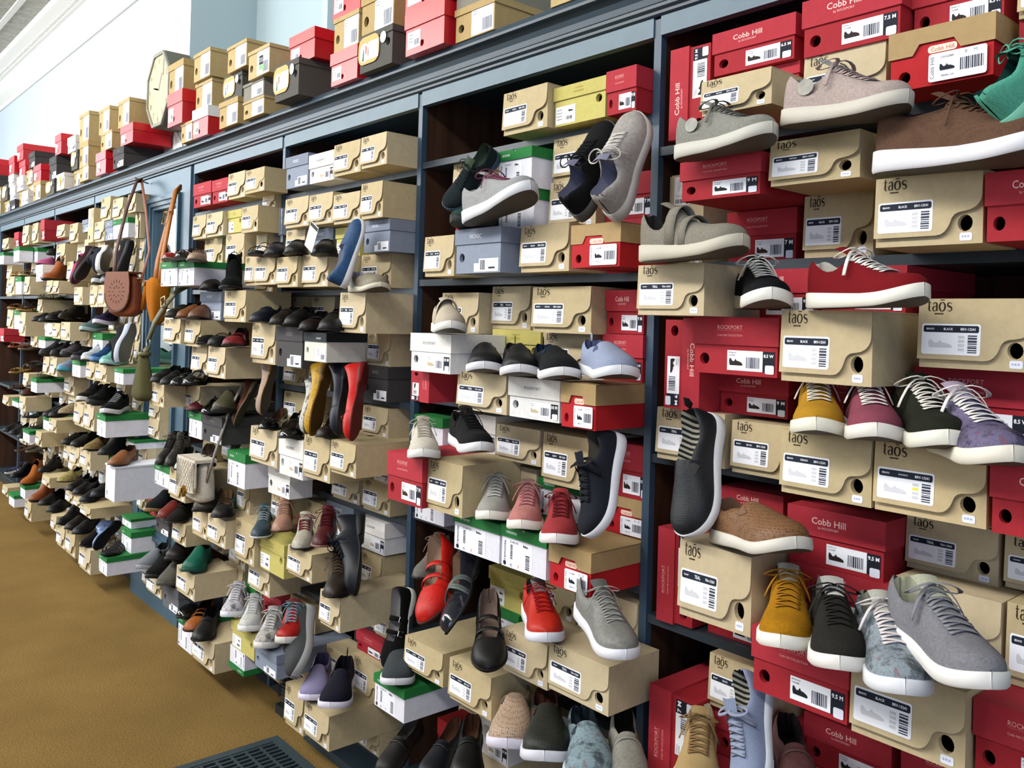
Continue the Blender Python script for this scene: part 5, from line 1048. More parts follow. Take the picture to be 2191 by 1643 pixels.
('W',2,'',-8.578,-8.368,.040,2.508,2.638,.310,0,'white shoebox on the cornice, second of its kind from the left'),
('W',3,'',-7.987,-7.777,.060,2.428,2.537,.310,0,'white shoebox on the cornice, fourth of its kind from the left'),
('R',0,'',-7.128,-7.011,.100,2.090,2.243,.310,0,'red shoebox with pale lid print, single layer, top shelf, second bay left of mirror'),
('H',1,'',-8.841,-8.631,.050,2.535,2.672,.310,0,'dark shoebox with tan label flap on the cornice, first of its kind from the left'),
('M',2,'',-7.401,-7.209,.200,.115,.203,.310,0,'white shoebox with green lid, single layer, bottom shelf, third bay left of mirror'),
('M',3,'',-4.987,-4.851,.100,.841,.888,.310,0,'white shoebox with green lid, uppermost layer, fifth shelf, front of the mirror'),
('T',0,'',-7.128,-6.953,.180,1.018,1.117,.310,0,'tan flap-front shoebox, first from left, second layer up, fourth shelf, second bay left of mirror'),
('M',1,'',-6.909,-6.702,.140,1.310,1.388,.310,0,'white shoebox with green lid, lowest layer, third shelf, second bay left of mirror'),
('T',2,'',-6.428,-6.265,.200,1.690,1.777,.310,0,'tan flap-front shoebox, third from left, lowest layer, second shelf, second bay left of mirror'),
('T',0,'',-5.604,-5.463,.200,.426,.477,.310,0,'tan flap-front shoebox, second from left, uppermost layer, bottom shelf, first bay left of mirror'),
('M',0,'',-7.128,-6.971,.180,.216,.309,.310,0,'white shoebox with green lid, second layer up, bottom shelf, second bay left of mirror'),
('V',1,'',-6.090,-5.962,.080,2.090,2.170,.310,0,'blue-grey lidded shoebox, single layer, top shelf, first bay left of mirror'),
('W',2,'',-8.600,-8.390,.050,2.638,2.740,.310,0,'white shoebox on the cornice, first of its kind from the left'),
('K',3,'',-8.130,-7.961,.080,2.090,2.212,.310,0,'red shoebox with slab-letter lid, single layer, top shelf, third bay left of mirror'),
('T',2,'',-8.581,-8.332,.080,2.090,2.182,.310,0,'tan flap-front shoebox, single layer, top shelf, fourth bay left of mirror'),
('T',0,'',-6.090,-5.995,.060,1.943,2.045,.310,0,'tan flap-front shoebox, fifth layer up, second shelf, first bay left of mirror'),
('T',1,'',-6.253,-6.116,.200,1.690,1.771,.310,0,'tan flap-front shoebox, fourth from left, lowest layer, second shelf, second bay left of mirror'),
('T',2,'',-7.111,-6.923,.140,1.310,1.386,.310,0,'tan flap-front shoebox, first from left, lowest layer, third shelf, second bay left of mirror'),
('R',0,'',-1.168,-.963,.030,2.089,2.140,.310,0,'red shoebox with pale lid print, second layer up, top shelf, rightmost bay'),
('Vs',1,'',-3.349,-3.333,.020,1.920,2.034,.310,0,'blue-grey lidded shoebox on its side, uppermost layer, second shelf, third bay from right'),
('T',2,'',-7.823,-7.632,.160,.115,.187,.310,0,'tan flap-front shoebox, single layer, bottom shelf, third bay left of mirror'),
('M',3,'',-7.608,-7.378,.160,.833,.888,.310,0,'white shoebox with green lid, uppermost layer, fifth shelf, third bay left of mirror'),
('T',1,'',-7.128,-6.989,.100,1.561,1.656,.310,0,'tan flap-front shoebox, uppermost layer, third shelf, second bay left of mirror'),
('T',2,'',-7.920,-7.710,.160,.817,.888,.310,0,'tan flap-front shoebox, uppermost layer, fifth shelf, third bay left of mirror'),
('D',2,'',-8.469,-8.259,.060,2.428,2.507,.310,0,'dark grey shoebox on the cornice, second of its kind from the left'),
('T',1,'',-5.908,-5.743,-.020,2.133,2.252,.310,0,'tan flap-front shoebox, first from left, single layer, top shelf, first bay left of mirror'),
('Vs',0,'',-3.435,-3.386,.000,1.920,2.035,.310,0,'blue-grey lidded shoebox on its side, third layer up, second shelf, bay right of the mirror'),
('R',1,'',-8.181,-7.971,.160,1.311,1.421,.154,0,'red shoebox with pale lid print, lowest layer, third shelf, third bay left of mirror'),
('R',2,'',-1.530,-1.379,-.010,1.717,1.854,.310,0,'red shoebox with pale lid print, lowest layer, second shelf, second bay from right'),
('M',3,'',-8.630,-8.420,.100,1.963,2.065,.310,0,'white shoebox with green lid, uppermost layer, second shelf, fourth bay left of mirror'),
('T',0,'',-2.825,-2.647,.030,.520,.680,.310,0,'tan flap-front shoebox, second from left, lowest layer, fifth shelf, third bay from right'),
('T',1,'',-3.075,-2.891,.030,.115,.274,.310,0,'tan flap-front shoebox, second from left, lowest layer, bottom shelf, third bay from right'),
('T',2,'',-1.351,-1.248,-.040,1.735,1.820,.310,0,'tan flap-front shoebox, first from left, lowest layer, second shelf, rightmost bay'),
('R',3,'',-1.144,-.964,.010,.550,.651,.310,0,'red shoebox with pale lid print, first from left, lowest layer, fifth shelf, rightmost bay'),
('T',1,'',-2.326,-2.171,.020,1.056,1.165,.310,0,'tan flap-front shoebox, first from left, second layer up, fourth shelf, second bay from right'),
('T',2,'',-1.592,-1.399,-.010,.356,.475,.310,0,'tan flap-front shoebox, fourth layer up, bottom shelf, second bay from right'),
('T',0,'',-2.629,-2.463,.030,.115,.191,.310,0,'tan flap-front shoebox, fourth from left, lowest layer, bottom shelf, third bay from right'),
('T',1,'',-2.646,-2.510,.010,.520,.646,.310,0,'tan flap-front shoebox, third from left, lowest layer, fifth shelf, third bay from right'),
('T',2,'',-2.757,-2.601,.030,1.306,1.432,.310,0,'tan flap-front shoebox, third from left, lowest layer, third shelf, third bay from right'),
('T',0,'',-3.773,-3.571,.030,.254,.388,.310,0,'tan flap-front shoebox, second from left, second layer up, bottom shelf, bay right of the mirror'),
('T',1,'',-1.979,-1.821,.020,.227,.338,.310,0,'tan flap-front shoebox, second from left, second layer up, bottom shelf, second bay from right'),
('T',2,'',-3.655,-3.439,.030,.930,1.048,.310,0,'tan flap-front shoebox, second from left, lowest layer, fourth shelf, bay right of the mirror'),
('T',0,'',-2.510,-2.381,.030,.520,.599,.310,0,'tan flap-front shoebox, fourth from left, lowest layer, fifth shelf, third bay from right'),
('T',1,'',-3.722,-3.560,.030,.478,.638,.310,0,'tan flap-front shoebox, first from left, uppermost layer, bottom shelf, bay right of the mirror'),
('R',2,'',-.963,-.776,-.050,.550,.686,.310,0,'red shoebox with pale lid print, second from left, lowest layer, fifth shelf, rightmost bay'),
('T',0,'',-4.215,-4.024,.030,.115,.273,.310,0,'tan flap-front shoebox, first from left, lowest layer, bottom shelf, bay right of the mirror'),
('T',1,'',-4.110,-3.908,.030,.654,.796,.310,0,'tan flap-front shoebox, first from left, third layer up, fifth shelf, bay right of the mirror'),
('R',1,'',-3.728,-3.549,-.030,1.703,1.846,.310,0,'red shoebox with pale lid print, lowest layer, second shelf, bay right of the mirror'),
('T',0,'',-2.125,-1.980,.030,.198,.280,.310,0,'tan flap-front shoebox, first from left, second layer up, bottom shelf, second bay from right'),
('T',1,'',-2.541,-2.381,.030,1.028,1.078,.310,0,'tan flap-front shoebox, third from left, second layer up, fourth shelf, third bay from right'),
('T',2,'',-3.539,-3.376,.030,1.681,1.806,.310,0,'tan flap-front shoebox, uppermost layer, third shelf, bay right of the mirror'),
('T',0,'',-3.570,-3.424,.030,.238,.340,.310,0,'tan flap-front shoebox, third from left, second layer up, bottom shelf, bay right of the mirror'),
('T',1,'',-3.974,-3.791,.030,1.325,1.451,.310,0,'tan flap-front shoebox, first from left, lowest layer, third shelf, bay right of the mirror'),
('T',2,'',-3.349,-3.204,.030,.115,.178,.310,0,'tan flap-front shoebox, first from left, lowest layer, bottom shelf, third bay from right'),
('T',0,'',-3.505,-3.376,.030,.453,.553,.310,0,'tan flap-front shoebox, second from left, uppermost layer, bottom shelf, bay right of the mirror'),
('T',1,'',-3.505,-3.376,.030,.554,.654,.310,0,'tan flap-front shoebox, second from left, second layer up, fifth shelf, bay right of the mirror'),
('T',2,'',-3.838,-3.686,.030,.930,1.041,.310,0,'tan flap-front shoebox, first from left, lowest layer, fourth shelf, bay right of the mirror'),
('T',0,'',-4.068,-3.889,.030,.981,1.073,.310,0,'tan flap-front shoebox, second layer up, fourth shelf, bay right of the mirror'),
('T',1,'',-3.539,-3.435,.030,1.806,1.931,.310,0,'tan flap-front shoebox, third from left, second layer up, second shelf, bay right of the mirror'),
('T',2,'',-4.068,-3.903,.030,.888,.980,.310,0,'tan flap-front shoebox, uppermost layer, fifth shelf, bay right of the mirror'),
('T',0,'',-5.717,-5.511,.030,.500,.660,.310,0,'tan flap-front shoebox, third from left, lowest layer, fifth shelf, first bay left of mirror'),
('T',1,'',-4.131,-3.958,.030,.500,.568,.310,0,'tan flap-front shoebox, first from left, lowest layer, fifth shelf, bay right of the mirror'),
('X',0,'',-4.795,-4.630,.030,.500,.614,.310,0,'glossy red shoebox, lowest layer, fifth shelf, front of the mirror'),
('T',0,'',-3.958,-3.798,.030,.500,.556,.310,0,'tan flap-front shoebox, second from left, lowest layer, fifth shelf, bay right of the mirror'),
('T',1,'',-4.068,-3.937,.030,1.073,1.165,.310,0,'tan flap-front shoebox, third layer up, fourth shelf, bay right of the mirror'),
('T',2,'',-4.862,-4.715,.030,.115,.218,.310,0,'tan flap-front shoebox, lowest layer, bottom shelf, front of the mirror'),
('T',0,'',-5.423,-5.253,.030,1.053,1.189,.310,0,'tan flap-front shoebox, third from left, second layer up, fourth shelf, first bay left of mirror'),
('T',1,'',-5.609,-5.444,.030,1.452,1.610,.310,0,'tan flap-front shoebox, first from left, third layer up, third shelf, first bay left of mirror'),
('T',2,'',-5.372,-5.175,.030,.251,.335,.310,0,'tan flap-front shoebox, fourth from left, second layer up, bottom shelf, first bay left of mirror'),
('T',0,'',-5.372,-5.175,.030,.336,.420,.310,0,'tan flap-front shoebox, third from left, third layer up, bottom shelf, first bay left of mirror'),
('T',1,'',-4.836,-4.678,.030,.910,1.009,.310,0,'tan flap-front shoebox, lowest layer, fourth shelf, front of the mirror'),
('T',2,'',-5.910,-5.719,.030,.910,1.041,.310,0,'tan flap-front shoebox, first from left, lowest layer, fourth shelf, first bay left of mirror'),
('T',0,'',-4.836,-4.678,.030,1.010,1.108,.310,0,'tan flap-front shoebox, second from left, second layer up, fourth shelf, front of the mirror'),
('T',1,'',-5.866,-5.705,.030,.261,.403,.310,0,'tan flap-front shoebox, second from left, second layer up, bottom shelf, first bay left of mirror'),
('T',2,'',-5.910,-5.719,.030,1.042,1.173,.310,0,'tan flap-front shoebox, first from left, second layer up, fourth shelf, first bay left of mirror'),
('T',0,'',-4.836,-4.678,.030,1.109,1.207,.310,0,'tan flap-front shoebox, second from left, third layer up, fourth shelf, front of the mirror'),
('T',1,'',-5.941,-5.776,.030,.500,.645,.310,0,'tan flap-front shoebox, second from left, lowest layer, fifth shelf, first bay left of mirror'),
('T',2,'',-4.987,-4.851,.030,.500,.614,.310,0,'tan flap-front shoebox, lowest layer, fifth shelf, front of the mirror'),
('T',0,'',-4.987,-4.851,.030,.614,.727,.310,0,'tan flap-front shoebox, second layer up, fifth shelf, front of the mirror'),
('T',1,'',-4.987,-4.851,.030,.728,.841,.310,0,'tan flap-front shoebox, third layer up, fifth shelf, front of the mirror'),
('T',2,'',-6.479,-6.231,.030,.910,1.016,.310,0,'tan flap-front shoebox, third from left, lowest layer, fourth shelf, second bay left of mirror'),
('T',0,'',-5.882,-5.672,.030,1.795,1.899,.310,0,'tan flap-front shoebox, second from left, second layer up, second shelf, first bay left of mirror'),
('T',1,'',-7.005,-6.795,.030,.500,.639,.310,0,'tan flap-front shoebox, second from left, lowest layer, fifth shelf, second bay left of mirror'),
('T',2,'',-5.718,-5.552,.030,1.042,1.157,.310,0,'tan flap-front shoebox, second from left, second layer up, fourth shelf, first bay left of mirror'),
('T',0,'',-5.882,-5.672,.030,1.690,1.795,.310,0,'tan flap-front shoebox, second from left, lowest layer, second shelf, first bay left of mirror'),
('T',1,'',-6.377,-6.180,.030,1.906,2.035,.310,0,'tan flap-front shoebox, second from left, third layer up, second shelf, second bay left of mirror'),
('T',2,'',-5.718,-5.552,.030,1.157,1.272,.310,0,'tan flap-front shoebox, first from left, third layer up, fourth shelf, first bay left of mirror'),
('T',0,'',-3.489,-3.376,.030,2.040,2.091,.310,0,'tan flap-front shoebox, uppermost layer, second shelf, bay right of the mirror'),
('T',1,'',-6.377,-6.180,.030,1.778,1.906,.310,0,'tan flap-front shoebox, second layer up, second shelf, second bay left of mirror'),
('T',2,'',-5.119,-4.960,.030,1.030,1.114,.310,0,'tan flap-front shoebox, first from left, second layer up, fourth shelf, front of the mirror'),
('T',0,'',-6.467,-6.266,.030,.115,.213,.310,0,'tan flap-front shoebox, third from left, lowest layer, bottom shelf, second bay left of mirror'),
('T',1,'',-6.467,-6.266,.030,.214,.311,.310,0,'tan flap-front shoebox, second layer up, bottom shelf, second bay left of mirror'),
('T',2,'',-5.119,-4.960,.030,1.115,1.199,.310,0,'tan flap-front shoebox, first from left, third layer up, fourth shelf, front of the mirror'),
('T',0,'',-5.394,-5.244,.030,1.288,1.393,.310,0,'tan flap-front shoebox, first from left, uppermost layer, fourth shelf, first bay left of mirror'),
('T',1,'',-6.467,-6.266,.030,.312,.410,.310,0,'tan flap-front shoebox, second from left, third layer up, bottom shelf, second bay left of mirror'),
('T',2,'',-5.394,-5.244,.030,1.394,1.499,.310,0,'tan flap-front shoebox, third from left, second layer up, third shelf, first bay left of mirror'),
('T',0,'',-6.688,-6.527,.030,.500,.646,.310,0,'tan flap-front shoebox, third from left, lowest layer, fifth shelf, second bay left of mirror'),
('T',1,'',-5.394,-5.244,.030,1.500,1.605,.310,0,'tan flap-front shoebox, second from left, third layer up, third shelf, first bay left of mirror'),
('T',2,'',-5.484,-5.319,.030,1.823,1.914,.310,0,'tan flap-front shoebox, third layer up, second shelf, first bay left of mirror'),
('T',0,'',-5.484,-5.319,.030,1.731,1.822,.310,0,'tan flap-front shoebox, third from left, lowest layer, second shelf, first bay left of mirror'),
('T',1,'',-5.279,-5.145,.030,.500,.586,.310,0,'tan flap-front shoebox, fourth from left, lowest layer, fifth shelf, first bay left of mirror'),
('T',2,'',-5.279,-5.145,.030,.586,.671,.310,0,'tan flap-front shoebox, second from left, second layer up, fifth shelf, first bay left of mirror'),
('T',0,'',-5.604,-5.463,.030,.261,.343,.310,0,'tan flap-front shoebox, third from left, second layer up, bottom shelf, first bay left of mirror'),
('T',1,'',-5.604,-5.463,.030,.344,.426,.310,0,'tan flap-front shoebox, second from left, third layer up, bottom shelf, first bay left of mirror'),
('T',2,'',-7.608,-7.378,.030,.500,.611,.310,0,'tan flap-front shoebox, second from left, lowest layer, fifth shelf, third bay left of mirror'),
('T',0,'',-5.078,-4.998,.030,1.864,1.996,.310,0,'tan flap-front shoebox, second layer up, second shelf, front of the mirror'),
('G',2,'',-6.538,-6.383,.030,2.428,2.547,.310,0,'plain brown shoebox on the cornice, eighth of its kind from the left'),
('X',0,'',-8.293,-8.062,.030,2.686,2.823,.310,0,'glossy red shoebox on the cornice, fourth of its kind from the left'),
('T',0,'',-5.078,-4.998,.030,1.731,1.863,.310,0,'tan flap-front shoebox, lowest layer, second shelf, front of the mirror'),
('T',1,'',-7.608,-7.378,.030,.612,.722,.310,0,'tan flap-front shoebox, second from left, second layer up, fifth shelf, third bay left of mirror'),
('T',2,'',-5.737,-5.609,.030,1.503,1.618,.310,0,'tan flap-front shoebox, fourth layer up, third shelf, first bay left of mirror'),
('T',0,'',-7.608,-7.378,.030,.723,.833,.310,0,'tan flap-front shoebox, second from left, third layer up, fifth shelf, third bay left of mirror'),
('G',2,'',-8.254,-8.025,.030,2.428,2.565,.310,0,'plain brown shoebox on the cornice, fourth of its kind from the left'),
('T',2,'',-6.550,-6.345,.030,1.310,1.404,.310,0,'tan flap-front shoebox, second from left, lowest layer, third shelf, second bay left of mirror'),
('T',0,'',-6.427,-6.263,.030,.500,.596,.310,0,'tan flap-front shoebox, fourth from left, lowest layer, fifth shelf, second bay left of mirror'),
('T',1,'',-6.716,-6.539,.030,.910,1.016,.310,0,'tan flap-front shoebox, second from left, lowest layer, fourth shelf, second bay left of mirror'),
('T',2,'',-5.249,-5.145,.030,1.903,2.009,.310,0,'tan flap-front shoebox, fourth from left, fourth layer up, second shelf, first bay left of mirror'),
('T',0,'',-6.427,-6.263,.030,.596,.692,.310,0,'tan flap-front shoebox, second from left, second layer up, fifth shelf, second bay left of mirror'),
('T',1,'',-5.249,-5.145,.030,1.797,1.902,.310,0,'tan flap-front shoebox, third from left, second layer up, second shelf, first bay left of mirror'),
('T',2,'',-6.244,-6.116,.030,1.272,1.399,.310,0,'tan flap-front shoebox, uppermost layer, fourth shelf, second bay left of mirror'),
('T',0,'',-6.427,-6.263,.030,.692,.788,.310,0,'tan flap-front shoebox, second from left, third layer up, fifth shelf, second bay left of mirror'),
('T',1,'',-5.244,-5.145,.030,1.690,1.796,.310,0,'tan flap-front shoebox, fourth from left, lowest layer, second shelf, first bay left of mirror'),
('T',2,'',-6.090,-5.974,.030,.262,.371,.310,0,'tan flap-front shoebox, first from left, second layer up, bottom shelf, first bay left of mirror'),
('T',0,'',-7.422,-7.230,.030,1.310,1.431,.310,0,'tan flap-front shoebox, second from left, lowest layer, third shelf, third bay left of mirror'),
('T',1,'',-6.090,-5.974,.030,.371,.480,.310,0,'tan flap-front shoebox, first from left, third layer up, bottom shelf, first bay left of mirror'),
('T',2,'',-6.090,-5.974,.030,.480,.589,.310,0,'tan flap-front shoebox, first from left, lowest layer, fifth shelf, first bay left of mirror'),
('T',0,'',-5.235,-5.145,.030,1.288,1.394,.310,0,'tan flap-front shoebox, second from left, uppermost layer, fourth shelf, first bay left of mirror'),
('T',1,'',-7.711,-7.501,.030,1.828,1.947,.310,0,'tan flap-front shoebox, second layer up, second shelf, third bay left of mirror'),
('T',2,'',-6.090,-5.974,.030,.589,.698,.310,0,'tan flap-front shoebox, first from left, second layer up, fifth shelf, first bay left of mirror'),
('T',0,'',-7.640,-7.438,.030,1.310,1.429,.310,0,'tan flap-front shoebox, first from left, lowest layer, third shelf, third bay left of mirror'),
('T',1,'',-5.235,-5.145,.030,1.395,1.501,.310,0,'tan flap-front shoebox, fourth from left, second layer up, third shelf, first bay left of mirror'),
('T',2,'',-6.090,-5.974,.030,.698,.806,.310,0,'tan flap-front shoebox, fourth layer up, fifth shelf, first bay left of mirror'),
('T',0,'',-5.235,-5.145,.030,1.501,1.607,.310,0,'tan flap-front shoebox, third from left, third layer up, third shelf, first bay left of mirror'),
('T',1,'',-6.084,-5.906,.030,1.690,1.768,.310,0,'tan flap-front shoebox, first from left, lowest layer, second shelf, first bay left of mirror'),
('T',2,'',-7.920,-7.710,.030,.500,.606,.310,0,'tan flap-front shoebox, first from left, lowest layer, fifth shelf, third bay left of mirror'),
('T',0,'',-6.859,-6.653,.030,1.690,1.779,.310,0,'tan flap-front shoebox, second from left, lowest layer, second shelf, second bay left of mirror'),
('T',1,'',-7.920,-7.710,.030,.606,.711,.310,0,'tan flap-front shoebox, first from left, second layer up, fifth shelf, third bay left of mirror'),
('T',2,'',-7.920,-7.710,.030,.712,.817,.310,0,'tan flap-front shoebox, first from left, third layer up, fifth shelf, third bay left of mirror'),
('T',0,'',-5.119,-5.036,.030,1.310,1.411,.310,0,'tan flap-front shoebox, lowest layer, third shelf, front of the mirror'),
('T',1,'',-7.128,-6.971,.030,.115,.216,.310,0,'tan flap-front shoebox, first from left, lowest layer, bottom shelf, second bay left of mirror'),
('T',2,'',-5.877,-5.670,.030,1.310,1.363,.310,0,'tan flap-front shoebox, lowest layer, third shelf, first bay left of mirror'),
('T',0,'',-5.119,-5.036,.030,1.412,1.513,.310,0,'tan flap-front shoebox, second layer up, third shelf, front of the mirror'),
('T',1,'',-5.119,-5.036,.030,1.513,1.614,.310,0,'tan flap-front shoebox, third layer up, third shelf, front of the mirror'),
('T',2,'',-8.630,-8.420,.030,1.827,1.962,.310,0,'tan flap-front shoebox, second layer up, second shelf, fourth bay left of mirror'),
('T',0,'',-8.630,-8.420,.030,1.690,1.826,.310,0,'tan flap-front shoebox, lowest layer, second shelf, fourth bay left of mirror'),
('G',2,'',-8.841,-8.631,.030,2.428,2.535,.310,0,'plain brown shoebox on the cornice, third of its kind from the left'),
('T',2,'',-7.128,-6.953,.030,.943,1.018,.310,0,'tan flap-front shoebox, first from left, lowest layer, fourth shelf, second bay left of mirror'),
('G',0,'',-7.961,-7.746,.020,2.537,2.592,.310,0,'plain brown shoebox on the cornice, sixth of its kind from the left'),
('T',1,'',-7.128,-7.031,.030,.310,.415,.310,0,'tan flap-front shoebox, first from left, third layer up, bottom shelf, second bay left of mirror'),
('T',2,'',-7.128,-7.031,.030,.416,.522,.310,0,'tan flap-front shoebox, first from left, uppermost layer, bottom shelf, second bay left of mirror'),
('T',0,'',-7.128,-7.031,.030,.522,.628,.310,0,'tan flap-front shoebox, first from left, lowest layer, fifth shelf, second bay left of mirror'),
('T',1,'',-7.128,-7.031,.030,.628,.734,.310,0,'tan flap-front shoebox, first from left, second layer up, fifth shelf, second bay left of mirror'),
('T',2,'',-7.128,-7.031,.030,.735,.840,.310,0,'tan flap-front shoebox, fourth layer up, fifth shelf, second bay left of mirror'),
('T',0,'',-6.090,-5.995,.030,1.893,1.943,.310,0,'tan flap-front shoebox, first from left, fourth layer up, second shelf, first bay left of mirror'),
('G',2,'',-9.186,-8.976,.040,2.557,2.685,.310,0,'plain brown shoebox on the cornice, second of its kind from the left'),
('G',3,'',-9.186,-8.976,.040,2.428,2.557,.310,0,'plain brown shoebox on the cornice, first of its kind from the left'),
('X',0,'',-9.204,-8.994,.060,2.792,2.938,.330,0,'glossy red shoebox on the cornice, first of its kind from the left'),
('D',3,'',-9.186,-8.976,.060,2.685,2.791,.310,0,'dark grey shoebox on the cornice, first of its kind from the left'),
('T',2,'',-2.125,-1.980,.030,.115,.197,.310,0,'tan flap-front shoebox, first from left, lowest layer, bottom shelf, second bay from right'),
('T',0,'',-1.979,-1.821,.020,.115,.226,.310,0,'tan flap-front shoebox, second from left, lowest layer, bottom shelf, second bay from right'),
('T',1,'',-1.592,-1.399,-.010,.115,.235,.310,0,'tan flap-front shoebox, third from left, lowest layer, bottom shelf, second bay from right'),
('T',2,'',-1.592,-1.399,-.010,.235,.355,.310,0,'tan flap-front shoebox, third from left, second layer up, bottom shelf, second bay from right'),
('R',0,'',-.740,-.589,-.010,.550,.634,.310,0,'red shoebox with pale lid print, third from left, lowest layer, fifth shelf, rightmost bay'),
('R',1,'',-.740,-.589,-.010,.635,.719,.310,0,'red shoebox with pale lid print, second from left, second layer up, fifth shelf, rightmost bay'),
]
